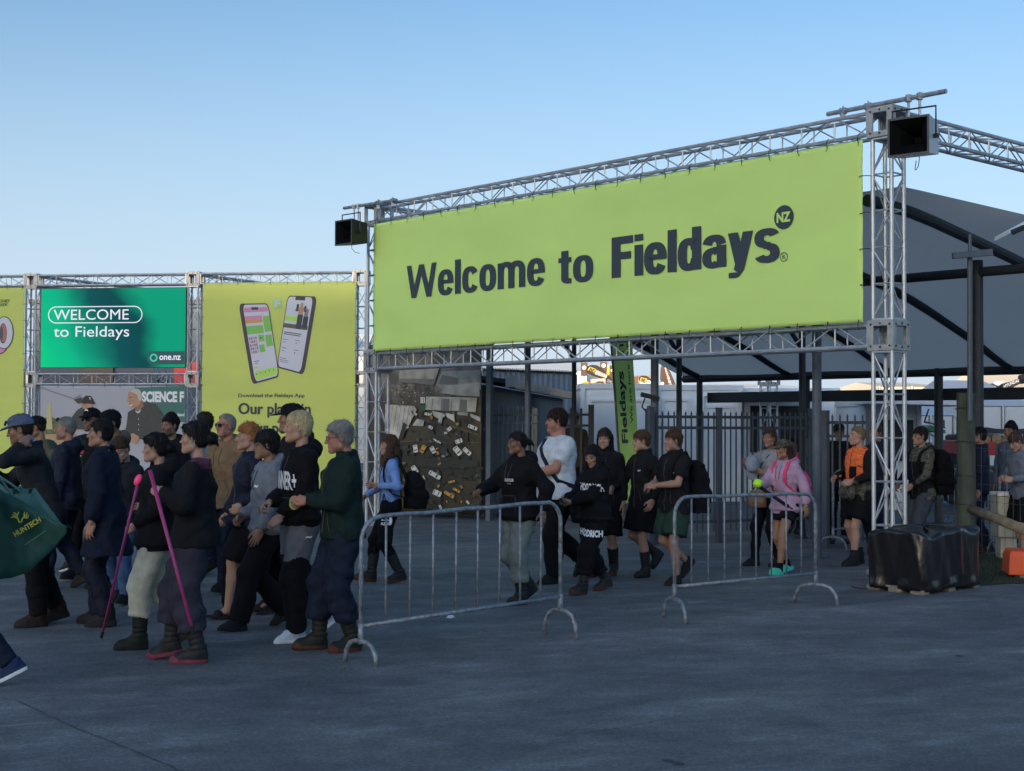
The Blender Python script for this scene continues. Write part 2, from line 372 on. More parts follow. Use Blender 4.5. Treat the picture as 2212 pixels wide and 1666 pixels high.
def ties(root, pl, s0, t0, s1, t1, off, sides='tblr', step=.34, seed=0):
    """nylon ties looped from the sheet's edge round the truss chord"""
    rr_ = random.Random(seed); spots = []
    n = max(2, round((s1 - s0) / step))
    for k in range(n + 1):
        s_ = s0 + .06 + (s1 - s0 - .12) * k / n
        if 't' in sides: spots.append((s_, t1, 0, 1))
        if 'b' in sides: spots.append((s_, t0, 0, -1))
    n = max(2, round((t1 - t0) / step))
    for k in range(1, n):
        t_ = t0 + (t1 - t0) * k / n
        if 'l' in sides: spots.append((s0, t_, -1, 0))
        if 'r' in sides: spots.append((s1, t_, 1, 0))
    for s_, t_, dx, dz in spots:
        b = MB(); j = rr_.uniform(-.012, .012)
        pts = [pl.P(s_ - dx * .03 + (j if dz else 0), t_ - dz * .03 + (j if dx else 0), off + .008), pl.P(s_ + dx * .05, t_ + dz * .05, off + .012), pl.P(s_ + dx * .085, t_ + dz * .085, off - .03)]
        b.tube(pts, .005, 5)
        b.tube([pts[0], pts[0] + pl.n * .01 + pl.e1 * (rr_.uniform(-.03, .03)) + Vector((0, 0, -.035 if dz else -.015))], .0035, 4)
        worldpart(b.build('cable_tie', TIEM), root)

# --- the long welcome banner
x0, t0a = SIGN.px(811, 757); x1, t1a = SIGN.px(1868.5, 307)
zb0 = ZM + .165; zb1 = ZT - .165
zb0 = (SIGN.px(811, 757)[1] + SIGN.px(1868, 700)[1]) / 2; zb1 = (SIGN.px(815, 483)[1] + SIGN.px(1868, 307)[1]) / 2
wb = banner('welcome_banner', SIGN, x0, zb0, x1, zb1, LIME1, 'long lime green banner lettered Welcome to Fieldays across the gateway', off=.05, seed=2)
ties(wb, SIGN, x0, zb0, x1, zb1, .05, 'tblr', .42)
def sgn_rect(pl, l, r, base, top):
    return (pl.px(*l)[0], pl.px(*base)[1], pl.px(*r)[0], pl.px(*top)[1])
# grotesque condensed lettering drawn stroke by stroke: bars, ring arcs and slanted strokes in one ink
def ring_arc(cx, cy, rx, ry, sx, sy, a0, a1, p=2.5, n=28):
    def se(t, a, b_): c, s__ = cos(t), sin(t); return (cx + a * math.copysign(abs(c) ** (2 / p), c), cy + b_ * math.copysign(abs(s__) ** (2 / p), s__))
    out = []
    for k in range(n):
        t0, t1 = R(a0 + (a1 - a0) * k / n), R(a0 + (a1 - a0) * (k + 1) / n); out.append([se(t0, rx, ry), se(t1, rx, ry), se(t1, rx - sx, ry - sy), se(t0, rx - sx, ry - sy)])
    return out
def bar(x0, y0, x1, y1): return [[(x0, y0), (x1, y0), (x1, y1), (x0, y1)]]
def glyph(c, w, t, h):
    """pieces and width; x-height 1 unit = .74 of cap height; w scales widths, t = stem, h = thin stroke"""
    xh, cap = .745, 1.0; W_ = .50 * w
    if c in 'oecd':
        r = W_ / 2; o = .012
        if c == 'o': return ring_arc(r, xh / 2, r, xh / 2 + o, t, h, 0, 360, 2.5, 40), W_
        if c == 'c': return ring_arc(r, xh / 2, r, xh / 2 + o, t, h, 30, 330, 2.5, 36), W_ * .97
        if c == 'e': return ring_arc(r, xh / 2, r, xh / 2 + o, t, h, 0, 332, 2.5, 38) + bar(t * .6, xh * .45, W_ - .0, xh * .45 + h * .78), W_
        return ring_arc(r * .96, xh / 2, r * .96, xh / 2 + o, t, h, 20, 340, 2.5, 40) + bar(W_ - t, 0, W_, cap), W_
    if c == 'l': return bar(0, 0, t, cap), t
    if c == 'i': return bar(0, 0, t, xh) + bar(0, cap - h * .95, t, cap), t
    if c == 'F': return bar(0, 0, t * 1.08, cap) + bar(0, cap - h * 1.1, .50 * w, cap) + bar(0, .44, .45 * w, .44 + h * 1.05), .51 * w
    if c == 'W':
        ww = 1.0 * w; q = []
        t *= .84; ww = 1.0 * w
        for x0, x1 in ((0, .25), (.5, .25), (.5, .75), (1, .75)): a, b_ = x0 * ww, x1 * ww; hw = t * .52; a = min(max(a, hw), ww - hw); q.append([(b_ - hw, 0), (b_ + hw, 0), (a + hw, cap), (a - hw, cap)])
        return q, ww
    if c == 'm':
        ww = .80 * w; aw = (ww + t) / 2; q = bar(0, 0, t, xh - .01)
        for k in (0, 1): x0 = k * (ww - t) / 2; q += ring_arc(x0 + aw / 2, xh * .62, aw / 2, xh * .38 + .012, t, h, 0, 180, 2.3, 22) + bar(x0 + aw - t, 0, x0 + aw, xh * .63)
        return q, ww
    if c == 't':
        ww = .33 * w; x = ww * .22; return bar(x, .14, x + t, .94) + bar(0, xh - h * .95, ww, xh) + ring_arc(x + t * 1.02, .15, t * 1.02, .16, t, h, 180, 272, 2.3, 10) + bar(x + t, -.008, ww, h - .01), ww
    if c == 'a':
        r = W_ / 2; return ring_arc(r * .98, xh * .62, r * .98, xh * .38 + .012, t, h * .95, 12, 165, 2.5, 22) + bar(W_ - t - .01, .0, W_ - .01, xh * .68) + ring_arc(r * .86, .225, r * .86, .237, t * .92, h * .85, 40, 322, 2.3, 30) + bar(r * .86, xh * .475, W_ - t, xh * .475 + h * .72), W_
    if c == 's':
        r = W_ * .48; hy = xh * .29; return ring_arc(r, xh - hy + .010, r, hy, t * .92, h * .9, 20, 268, 2.4, 28) + ring_arc(r, hy - .010, r, hy, t * .92, h * .9, 88, -160, 2.4, 28) + [[(r * .72, xh * .405), (r * 1.25, xh * .385), (r * 1.28, xh * .595), (r * .75, xh * .615)]], W_ * .96
    if c == 'y':
        ww = .50 * w; hw = t * .53; return [[(ww / 2 - hw, .02), (ww / 2 + hw, .02), (t * 1.04, xh), (0, xh)], [(ww / 2 - hw * 1.1 - .02, -.10), (ww / 2 + hw * .7, -.10), (ww, xh), (ww - t * 1.04, xh)]] + [[(.02, -.275), (.16 * w, -.275), (.22 * w, -.25), (ww / 2 + hw * .25, -.18), (ww / 2 + hw * .72, -.095), (ww / 2 - hw * 1.0, -.06), (ww / 2 - hw * 1.0, -.125), (.2 * w, -.155), (.02, -.155)]], ww
def sign_word(pl, s_, rect, w, t, h, gap, m, off, parent):
    x = 0; P_ = []
    for c in s_:
        q, a = glyph(c, w, t, h); P_ += [[(px + x, py) for px, py in f] for f in q]; x += a + gap
    x -= gap; s0, t0, s1, t1 = rect; b = MB()
    for k, f in enumerate(P_):
        ar = sum(f[i][0] * f[(i + 1) % len(f)][1] - f[(i + 1) % len(f)][0] * f[i][1] for i in range(len(f)))
        if ar < 0: f = f[::-1]
        b.face([pl.P(s0 + (s1 - s0) * px / x, t0 + (t1 - t0) * py, off + .00012 * (k % 9)) for px, py in f])
    return worldpart(b.build('lettering', m), parent)
sign_word(SIGN, 'Welcome', sgn_rect(SIGN, (885, 610), (1184, 600), (900, 645), (900, 574)), 1.0, .182, .150, .046, INK, .061, wb)
sign_word(SIGN, 'to', sgn_rect(SIGN, (1213, 580), (1288.5, 580), (1260, 610), (1260, 534.5)), 1.0, .182, .150, .040, INK, .061, wb)
sign_word(SIGN, 'Fieldays', sgn_rect(SIGN, (1328, 560), (1691, 530), (1338, 601), (1338, 513.5)), 1.10, .216, .170, .022, INK, .061, wb)
c_ = SIGN.px(1700, 470.5); rx = SIGN.px(1721, 470)[0] - c_[0]; rz_ = SIGN.px(1700, 444.5)[1] - c_[1]
poly_on(SIGN, circ(c_, (rx + rz_) / 2), INK, .061, 'emblem', wb)
text_on(SIGN, 'NZ', (c_[0] - rx * .72, c_[1] - rz_ * .42, c_[0] + rx * .72, c_[1] + rz_ * .42), LIME1, .066, .045, 'lettering', wb)
c_ = SIGN.px(1700, 556); r_ = SIGN.px(1707.5, 556)[0] - c_[0]
b = MB(); o1 = circ(c_, r_ * 1.1); o2 = circ(c_, r_ * .92)
for k in range(32): b.face([SIGN.P(*o1[k], .061), SIGN.P(*o1[(k + 1) % 32], .061), SIGN.P(*o2[(k + 1) % 32], .061), SIGN.P(*o2[k], .061)])
worldpart(b.build('registered_mark', INK), wb)
text_on(SIGN, 'R', (c_[0] - r_ * .4, c_[1] - r_ * .5, c_[0] + r_ * .45, c_[1] + r_ * .5), INK, .061, .01, 'lettering', wb)

# --- loudspeakers on scaffold tubes clamped to the top beam
GREYBOX = mat('grey_speaker_shell', (.42, .44, .47), .45, .1, .1, 8)
HORN = mat('horn_flare', (.0045, .005, .006), .8, spec=.05); RIM = mat('speaker_rim', (.05, .053, .06), .5)
def speaker(mouth_px, size, yaw, shell, label, tube_px, Yd, hang_px):
    """horn loudspeaker: box with a flared square mouth, yoke, clamps' straps and cable"""
    W_, H_, D_ = size; c = at(*mouth_px, Yd)
    root = empty('loudspeaker', c, 0, label, 'speaker', 'loudspeakers on the gateway')
    fx = Vector((cos(yaw), sin(yaw), 0)); fy = Vector((-sin(yaw), cos(yaw), 0)); z = Vector((0, 0, 1))  # fy points away behind the mouth
    def P_(x, y, zz): return c + fx * x + fy * y + z * zz
    def ring(y, w_, h_): return [P_(-w_ / 2, y, -h_ / 2), P_(w_ / 2, y, -h_ / 2), P_(w_ / 2, y, h_ / 2), P_(-w_ / 2, y, h_ / 2)]
    b = MB(); b.loft([ring(0, W_, H_), ring(D_, W_ * .86, H_ * .8)], cap=False); b.f.append([4, 5, 6, 7]); b.mi.append(0)
    worldpart(b.build('shell', shell, recalc=True), root); b = MB()
    t = .022; ri = ring(0, W_ - 2 * t, H_ - 2 * t); ro = ring(0, W_, H_)
    for k in range(4): b.loft([[ro[k] - fy * .004, ri[k] - fy * .004, ri[(k + 1) % 4] - fy * .004, ro[(k + 1) % 4] - fy * .004], [ro[k], ri[k], ri[(k + 1) % 4], ro[(k + 1) % 4]]])
    worldpart(b.build('rim', RIM, recalc=True), root)
    b = MB(); prof = [(0, 1), (.1, .82), (.25, .58), (.5, .36), (.8, .2)]
    b.loft([ring(.001 + y * D_, (W_ - 2 * t) * k, (H_ - 2 * t) * k) for y, k in prof], cap=False); b.f.append([16, 17, 18, 19]); b.mi.append(0)
    worldpart(b.build('horn', HORN), root)
    b = MB(); yk = D_ * .45; hw = W_ / 2 + .012; top = H_ / 2 + .11
    b.tube([P_(-hw, yk, 0), P_(-hw, yk, top), P_(hw, yk, top), P_(hw, yk, 0)], .011, 6)
    for sx in (-1, 1): b.tube([P_(sx * (hw - .03), yk, 0), P_(sx * (hw + .03), yk, 0)], .025, 8)
    worldpart(b.build('yoke', BLACK), root)
    return root, P_
def tube_run(a_px, b_px, Ya, Yb, label, clamps):
    a = at(*a_px, Ya); c = at(*b_px, Yb); root = empty('scaffold_tube', (a + c) / 2, 0, label, 'tube', 'scaffold tubes on top of the gateway')
    b = MB(); b.tube([a, c], .026, 10); worldpart(b.build('tube', GALV), root)
    d = (c - a).normalized()
    for k in clamps:
        p = a.lerp(c, k); b = MB(); b.tube([p - d * .035, p + d * .035], .042, 8); b.box(p + Vector((0, 0, -.05)), (.05, .05, .09)); b.tube([p + Vector((0, 0, -.02)) + B * .0, p + Vector((0, 0, .06))], .009, 5)
        worldpart(b.build('clamp', GALV), root)
    return root, a, c
# right: the tube lies along the beam's front top chord
YR = SB(sR, 0).y
tr, ta, tc = tube_run((1787, 247), (2044, 197), SB(SIGN.px(1787, 300)[0], .1).y, SB(SIGN.px(2044, 300)[0], .1).y, 'galvanised scaffold tube above the right-hand loudspeaker', (.14, .36))
sp, P_ = speaker((1962, 294), (.455, .41, .34), R(-38), GREYBOX, 'pale grey horn loudspeaker on the taller right-hand mast', None, 14.75, None)
b = MB()
for q, k in ((.70, -.11), (.79, .0)):
    p = ta.lerp(tc, q); b.box(p, (.055, .07, .075)); e = P_(k + .06, .15, .32); b.tube([p, Vector((p.x, p.y, e.z - .0))], .016, 5)
worldpart(b.build('hanger', GALV), sp)
b = MB(); b.tube([P_(.07, .12, -.2), P_(.07, .12, -.25), P_(.05, .14, -.31), P_(.0, .2, -.33), P_(-.05, .3, -.30), P_(-.06, .36, -.2)], .0045, 5); worldpart(b.build('cable', BLACK), sp)
# left
tl, ta, tc = tube_run((743, 450), (857, 432.5), 23.0, 22.0, 'galvanised scaffold tube above the left-hand loudspeaker', (.66, .93))
sp, P_ = speaker((742, 502), (.42, .40, .34), R(-44), BLACK, 'black horn loudspeaker on the left-hand mast beside the lime banner', None, 22.2, None)
b = MB()
for q in (.2, .28):
    p = ta.lerp(tc, q); b.box(p, (.05, .06, .07)); b.tube([p, Vector((p.x, p.y, p.z - .22))], .014, 5)
worldpart(b.build('hanger', GALV), sp)
b = MB(); b.tube([P_(.06, .12, -.2), P_(.06, .12, -.25), P_(.1, .16, -.31), P_(.16, .2, -.33)], .0045, 5); worldpart(b.build('cable', BLACK), sp)

# ------------------------------------------------------------------ left-hand screen wall
c1 = at(73, 600, 33.7); c3 = at(782, 592, 32.6)
V0 = Vector((c1.x, c1.y, 0)); Vd = (Vector((c3.x, c3.y, 0)) - V0); SP = Vd.length / 2; Vd.normalize(); Vb = Vector((-Vd.y, Vd.x, 0))
WALL = Plane(V0 - Vb * .16, Vd)           # front plane of the chords; s=0 at the first mast seen
wall = empty('truss_wall', V0, 0, 'aluminium truss wall holding the green screen and tall lime banners', 'truss')
for k in (-1, 0, 1, 2): tower(wall, V0 + Vd * (SP * k), Vd, Vb, [2.66, ZT])
for k in (-1, 0, 1):
    a = V0 + Vd * (SP * k); c = V0 + Vd * (SP * (k + 1))
    beam(wall, a + Vector((0, 0, ZT)), c + Vector((0, 0, ZT)))
    if k == 0: beam(wall, a + Vector((0, 0, 2.66)), c + Vector((0, 0, 2.66)))
for k in (0, 1):                           # stays running back from the wall
    a = V0 + Vd * (SP * k) + Vector((0, 0, ZT)); beam(wall, a, a + Vb * 4 + Vd * 1.6)
    tower(wall, V0 + Vd * (SP * k) + Vb * 4 + Vd * 1.6, Vd, Vb, [2.66, ZT])
# screen
def led_mat():
    m = bpy.data.materials.new('lit_screen'); m.use_nodes = True; n = m.node_tree.nodes; L = m.node_tree.links; p = n['Principled BSDF']
    co = n.new('ShaderNodeTexCoord'); sp_ = n.new('ShaderNodeSeparateXYZ'); L.new(co.outputs['Generated'], sp_.inputs[0])
    mp = n.new('ShaderNodeMapping'); mp.inputs['Rotation'].default_value = (0, R(22), 0); mp.inputs['Scale'].default_value = (1, 1, .62); L.new(co.outputs['Generated'], mp.inputs[0])
    t = n.new('ShaderNodeTexGradient'); t.gradient_type = 'LINEAR'; L.new(mp.outputs[0], t.inputs[0])
    nz = noisetex(n, L, co.outputs['Generated'], 1.6, 2); mxx = n.new('ShaderNodeMath'); mxx.operation = 'MULTIPLY_ADD'; L.new(nz.outputs[0], mxx.inputs[0]); mxx.inputs[1].default_value = .35; L.new(t.outputs[0], mxx.inputs[2])
    r = ramp(n, L, mxx.outputs[0], [(.12, (.0, .60, .22)), (.46, (.0, .42, .22)), (.74, (.0, .075, .085)), (.86, (.0, .06, .07)), (1.0, (.0, .30, .17))])
    p.inputs['Base Color'].default_value = (.004, .004, .004, 1); p.inputs['Roughness'].default_value = .7; p.inputs['Specular IOR Level'].default_value = .1
    L.new(r.outputs[0], p.inputs['Emission Color']); p.inputs['Emission Strength'].default_value = .50; return m
cl = crop(0, 1000, 1874 / 900)
s0, z1 = WALL.px(*cl(341, 312)); s1, z0 = WALL.px(*cl(1541, 970))
led = empty('video_screen', WALL.P((s0 + s1) / 2, z0), 0, 'bright green video screen reading WELCOME to Fieldays', 'screen')
b = MB(); rot = Matrix((Vd, Vb, Vector((0, 0, 1)))).transposed()
b.box(WALL.P((s0 + s1) / 2, (z0 + z1) / 2, -.06), (s1 - s0, .12, z1 - z0), rot); worldpart(b.build('housing', BLACK), led)
poly_on(WALL, [(s0 + .015, z0 + .015), (s1 - .015, z0 + .015), (s1 - .015, z1 - .015), (s0 + .015, z1 - .015)], led_mat(), .006, 'display', led)
LW = mat('lit_white', (.02, .02, .02), .6, emit=(.86, .88, 1), estr=.42)
LT = mat('lit_teal', (.02, .02, .02), .6, emit=(0, .62, .42), estr=.42); LD = mat('lit_dark_teal', (.01, .01, .01), .6, emit=(.006, .055, .075), estr=.42)
def wrect(f, l, r, base, top): a = WALL.px(*f(l, base)); c = WALL.px(*f(r, top)); return (a[0], a[1], c[0], c[1])
text_on(WALL, 'WELCOME', wrect(cl, 447, 1070, 574, 484), LW, .012, .0, parent=led)
text_on(WALL, 'to Fieldays', wrect(cl, 447, 1074, 742, 624), LW, .012, .0, parent=led)
a = wrect(cl, 400, 1184, 603, 456); hh = (a[3] - a[1]); o1 = rrect(*a, hh / 2 - .002, 8); o2 = rrect(a[0] + .022, a[1] + .022, a[2] - .022, a[3] - .022, hh / 2 - .024, 8)
b = MB(); n_ = len(o1)
for k in range(n_): b.face([WALL.P(*o1[k], .012), WALL.P(*o1[(k + 1) % n_], .012), WALL.P(*o2[(k + 1) % n_], .012), WALL.P(*o2[k], .012)])
worldpart(b.build('outline', LW), led)
a = wrect(cl, 1218, 1541, 942, 832); hh = (a[3] - a[1]) / 2
poly_on(WALL, [(a[2] - .016, a[1]), (a[2] - .016, a[3])] + [(a[0] + hh + hh * cos(R(q)), a[1] + hh + hh * sin(R(q))) for q in range(90, 271, 12)], LD, .012, 'logo_tab', led)
c_ = WALL.px(*cl(1277, 887)); r_ = hh * .62; o1 = circ(c_, r_); o2 = circ(c_, r_ * .6); b = MB()
for k in range(32): b.face([WALL.P(*o1[k], .018), WALL.P(*o1[(k + 1) % 32], .018), WALL.P(*o2[(k + 1) % 32], .018), WALL.P(*o2[k], .018)])
worldpart(b.build('logo_ring', LT), led)
text_on(WALL, 'one.nz', wrect(cl, 1324, 1502, 906, 868), LW, .018, .018, parent=led)

# tall lime banner with two phones
cr = crop(700, 1000, 1874 / 900)
s0, z1 = WALL.px(*cr(232, 270)); s1 = WALL.px(*cr(1502, 300))[0]
app = banner('app_banner', WALL, s0, .12, s1, z1, LIME2, 'tall lime banner picturing two phones above Our place in your pocket', off=.05, seed=5, group=None)
ties(app, WALL, s0, .12, s1, z1, .05, 'tlr', .40, 3)
O = .061
text_on(WALL, 'Download the Fieldays App', wrect(cr, 526, 1076, 1224, 1184), INK, O, .012, parent=app)
text_on(WALL, 'Our place in', wrect(cr, 526, 1128, 1384, 1262), INK, O, .0, parent=app, fat=.010)
text_on(WALL, 'your pocket', wrect(cr, 560, 1120, 1545, 1420), INK, O, .0, parent=app, fat=.010)
PH_DK = mat('printed_phone_case', (.055, .035, .055), .6); PH_W = mat('printed_phone_white', (.55, .56, .64), .6); PH_P = mat('printed_pink', (.58, .24, .40), .6)
PH_O = mat('printed_orange', (.62, .30, .10), .6); PH_G = mat('printed_green', (.20, .48, .10), .6); PH_L = mat('printed_lime', (.42, .66, .12), .6); PH_S = mat('printed_skin', (.46, .24, .17), .6); PH_GY = mat('printed_grey_line', (.20, .20, .24), .6)
def quadmap(q):       # bilinear map of the unit square (0,0)=bottom-left onto 4 picture points bl, br, tr, tl
    bl, br, tr_, tl_ = [Vector(WALL.px(*cr(*p))) for p in q]
    return lambda a, c: tuple((bl * (1 - a) + br * a) * (1 - c) + (tl_ * (1 - a) + tr_ * a) * c)
def qrect(qm, a0, c0, a1, c1, m, off, name='print', rad=0):
    pts = rrect(a0, c0, a1, c1, rad, 5) if rad else [(a0, c0), (a1, c0), (a1, c1), (a0, c1)]
    return poly_on(WALL, [qm(*p) for p in pts], m, off, name, app)
for q, side in ((((640, 1110), (868, 1045), (775, 436), (528, 440)), 0), (((845, 968), (1070, 1030), (1180, 380), (935, 372)), 1)):
    qm = quadmap(q); qrect(qm, 0, 0, 1, 1, PH_DK, O, 'printed_phone', .10)
    f_ = (.13, .02, .975, .985) if side == 0 else (.025, .02, .87, .985)
    fx = lambda a: f_[0] + (f_[2] - f_[0]) * a
    fz = lambda c: f_[1] + (f_[3] - f_[1]) * c
    qrect(qm, *f_, PH_W, O + .002, 'printed_screen', .09)
    if side == 0:
        qrect(qm, fx(0), fz(.90), fx(.97), fz(.96), PH_P, O + .004); qrect(qm, fx(.0), fz(.80), fx(.7), fz(.85), PH_P, O + .004); qrect(qm, fx(0), fz(.755), fx(.7), fz(.80), PH_O, O + .004)
        qrect(qm, fx(0), fz(.61), fx(.68), fz(.72), PH_G, O + .004); qrect(qm, fx(.72), fz(.62), fx(1), fz(.84), PH_G, O + .004); qrect(qm, fx(.42), fz(.50), fx(.66), fz(.59), PH_G, O + .004); qrect(qm, fx(.40), fz(.36), fx(.62), fz(.46), PH_G, O + .004); qrect(qm, fx(.7), fz(.42), fx(.97), fz(.58), PH_G, O + .004)
        for i in range(4):
            for j in range(5): qrect(qm, fx(.03 + i * .085), fz(.36 + j * .045), fx(.095 + i * .085), fz(.395 + j * .045), PH_GY if (i + j) % 3 else PH_P, O + .004)
        qrect(qm, fx(.03), fz(.02), fx(.97), fz(.13), PH_L, O + .004, rad=.04); qrect(qm, fx(.05), fz(.165), fx(.2), fz(.19), PH_L, O + .006)
        for i in range(5): qrect(qm, fx(.1 + i * .18), fz(.085), fx(.13 + i * .18), fz(.10), INK, O + .006)
        qrect(qm, fx(.1), fz(.25), fx(.3), fz(.262), PH_GY, O + .004); qrect(qm, fx(.1), fz(.225), fx(.24), fz(.235), PH_GY, O + .004)
        qrect(qm, fx(.33), fz(.93), fx(.6), fz(.965), INK, O + .006, rad=.012)
        c_ = qm(fx(.52), fz(.55)); poly_on(WALL, circ(c_, .018, 12), INK, O + .006, 'print', app); poly_on(WALL, [(c_[0] - .015, c_[1] - .01), (c_[0] + .015, c_[1] - .01), (c_[0], c_[1] - .045)][::-1], INK, O + .006, 'print', app)
    else:
        qrect(qm, fx(.3), fz(.955), fx(.7), fz(1), INK, O + .004, rad=.015)
        qrect(qm, fx(.0), fz(.56), fx(.98), fz(.62), mat('printed_brown', (.12, .10, .06), .6), O + .004)
        qrect(qm, fx(.02), fz(.66), fx(.5), fz(.73), PH_L, O + .004); 
        for a0, a1, c0, c1, mm_ in ((.52, .70, .76, .86, PH_S), (.55, .66, .86, .92, PH_S), (.36, .54, .80, .83, PH_S), (.68, .86, .82, .85, PH_S), (.50, .72, .56, .76, INK), (.74, .95, .58, .74, INK), (.76, .92, .74, .84, PH_GY), (.40, .5, .80, .90, INK), (.72, .8, .80, .88, INK)):
            qrect(qm, fx(a0), fz(c0), fx(a1), fz(c1), mm_, O + .006, rad=.012)
        for i, c0 in enumerate((.49, .465)): qrect(qm, fx(.05), fz(c0), fx(.78 - i * .04), fz(c0 + .012), INK, O + .004)
        for i, (a0, c0) in enumerate(((.06, .39), (.56, .40), (.06, .27), (.56, .27))): qrect(qm, fx(a0), fz(c0), fx(a0 + .2), fz(c0 + .01), PH_GY, O + .004); qrect(qm, fx(a0 + .04), fz(c0 - .045), fx(a0 + .09), fz(c0 - .025), PH_GY, O + .004)
        for i in range(3): qrect(qm, fx(.04), fz(.125 - i * .025), fx(.3 + (.12 * i if i < 2 else .1)), fz(.134 - i * .025), PH_GY, O + .004)
a = wrect(cr, 813, 888, 487, 398); poly_on(WALL, rrect(*a, .05), mat('pale_app_tile', (.38, .55, .20), .6), O, 'app_tile', app)
text_on(WALL, 'F', wrect(cr, 822, 876, 474, 402), mat('tile_letter', (.50, .62, .46), .6), O + .004, .06, 'lettering', app)

# far-left lime banner, mostly outside the picture
s1, z1 = WALL.px(*crop(0, 1100, 583 / 140)(430, 195)); s0 = s1 - (SP - .36)
stn = banner('product_banner', WALL, s0, .12, s1, z1, LIME2, 'lime banner at far left picturing a pale ring-shaped roll', off=.05, seed=8)
ties(stn, WALL, s0, .12, s1, z1, .05, 'tr', .40, 4)
cs = crop(0, 1100, 583 / 140)
GI = mat('dark_green_ink', (.035, .075, .03), .6)
text_on(WALL, 'STONEY', wrect(cs, -75, 190, 443, 392), GI, O, .01, parent=stn); text_on(WALL, 'CREEK', wrect(cs, -58, 150, 503, 455), GI, O, .01, parent=stn)
def ell_on(f, cx, cy, rx, ry, m, off, parent, name='print'):
    c_ = WALL.px(*f(cx, cy)); e_ = WALL.px(*f(cx + rx, cy)); t_ = WALL.px(*f(cx, cy - ry)); return poly_on(WALL, circ(c_, e_[0] - c_[0], 40, t_[1] - c_[1]), m, off, name, parent)
ell_on(cs, 25, 1035, 150, 262, PH_DK, O, stn); ell_on(cs, 27, 1030, 138, 250, PH_P, O + .002, stn); ell_on(cs, 90, 945, 155, 272, PH_DK, O + .004, stn); ell_on(cs, 90, 945, 142, 258, PH_W, O + .006, stn); ell_on(cs, 76, 955, 62, 168, PH_DK, O + .008, stn); ell_on(cs, 80, 950, 52, 154, mat('printed_rust', (.45, .13, .12), .6), O + .010, stn); ell_on(cs, 48, 960, 30, 120, mat('printed_slate', (.07, .08, .11), .6), O + .012, stn)

# photo banner below the screen
s0, z1 = WALL.px(*cl(345, 1118)); s1 = WALL.px(*cl(1545, 1115))[0]
PB = banner('photo_banner', WALL, s0, .12, s1, z1, mat('printed_pale_wall', (.36, .36, .41), .6, 0, .05, 1), 'printed photo banner of two men talking below the video screen', off=.05, seed=9)
ties(PB, WALL, s0, .12, s1, z1, .05, 't', .42, 6)
pp = lambda l: [WALL.px(*cl(*q)) for q in l]
def pprint_(l, m, k, name='print'): return poly_on(WALL, pp(l), m, O + .002 * k, name, PB)
pprint_([(1120, 1135), (1540, 1120), (1540, 1420), (1300, 1420), (1190, 1330), (1180, 1200)][::-1], mat('printed_teal_board', (.035, .14, .12), .6), 0)
text_on(WALL, 'SCIENCE F', wrect(cl, 1192, 1540, 1262, 1172), mat('printed_letter_shadow', (.10, .16, .15), .6), O + .002, .05, parent=PB)
text_on(WALL, 'SCIENCE F', wrect(cl, 1186, 1534, 1256, 1166), WHITEINK, O + .004, .05, parent=PB)
text_on(WALL, 'Northland', wrect(cl, 1395, 1538, 1372, 1345), WHITEINK, O + .002, .03, parent=PB)
SKN = mat('printed_face', (.42, .22, .14), .6, 0, .15, 8); SKD = mat('printed_face_shade', (.27, .13, .085), .6); CHA = mat('printed_charcoal', (.035, .038, .042), .6, 0, .2, 9); BLK = mat('printed_black', (.012, .012, .014), .6); TAN = mat('printed_tan', (.40, .27, .14), .6); LEAF = mat('printed_scrub', (.10, .11, .05), .6, 0, .5, 14)
pprint_([(340, 1640), (345, 1420), (370, 1390), (420, 1370), (470, 1390), (520, 1430), (560, 1640)][::-1], LEAF, 0)
pprint_([(385, 1640), (385, 1522), (640, 1515), (640, 1640)][::-1], TAN, 1)
pprint_([(395, 1480), (400, 1270), (430, 1260), (445, 1480)][::-1], mat('printed_soft_yellow', (.48, .42, .20), .6), 1)
pprint_([(345, 1128), (620, 1222), (680, 1190), (680, 1215), (622, 1235), (345, 1140)][::-1], mat('printed_soft_grey', (.20, .20, .23), .6), 1)
pprint_([(620, 1235), (690, 1215), (690, 1262), (660, 1270)][::-1], CHA, 1)
pprint_([(590, 1480), (605, 1380), (650, 1320), (700, 1290), (790, 1310), (840, 1400), (850, 1480)][::-1], CHA, 2)
pprint_([(682, 1262), (690, 1300), (720, 1320), (770, 1310), (780, 1275), (760, 1255)][::-1], SKN, 3)
pprint_([(688, 1258), (695, 1222), (725, 1200), (765, 1205), (785, 1240), (803, 1272), (780, 1274), (740, 1268), (700, 1270)][::-1], BLK, 4)
text_on(WALL, 'Y', wrect(cl, 748, 768, 1236, 1216), WHITEINK, O + .010, .02, parent=PB)
pprint_([(1040, 1520), (1060, 1440), (1070, 1340), (1130, 1300), (1200, 1250), (1300, 1270), (1365, 1350), (1370, 1460), (1350, 1530), (1180, 1560), (1100, 1560)][::-1], CHA, 2)
pprint_([(1120, 1300), (1155, 1335), (1200, 1290), (1195, 1240), (1130, 1250)][::-1], SKD, 3)
pprint_([(1068, 1218), (1075, 1175), (1105, 1148), (1145, 1142), (1180, 1165), (1190, 1210), (1180, 1250), (1150, 1290), (1100, 1305), (1078, 1285), (1080, 1260), (1064, 1245)][::-1], SKN, 4)
pprint_([(1085, 1170), (1120, 1142), (1165, 1150), (1190, 1195), (1180, 1240), (1160, 1245), (1150, 1195), (1110, 1175)][::-1], mat('printed_grey_hair', (.46, .42, .38), .6), 5)
pprint_([(1078, 1282), (1100, 1278), (1112, 1268), (1100, 1290)][::-1], WHITEINK, 6); pprint_([(1082, 1215), (1104, 1210), (1104, 1218), (1084, 1222)][::-1], CHA, 6)
pprint_([(1128, 1322), (1155, 1335), (1182, 1312), (1170, 1340), (1150, 1350)][::-1], PH_W, 5)
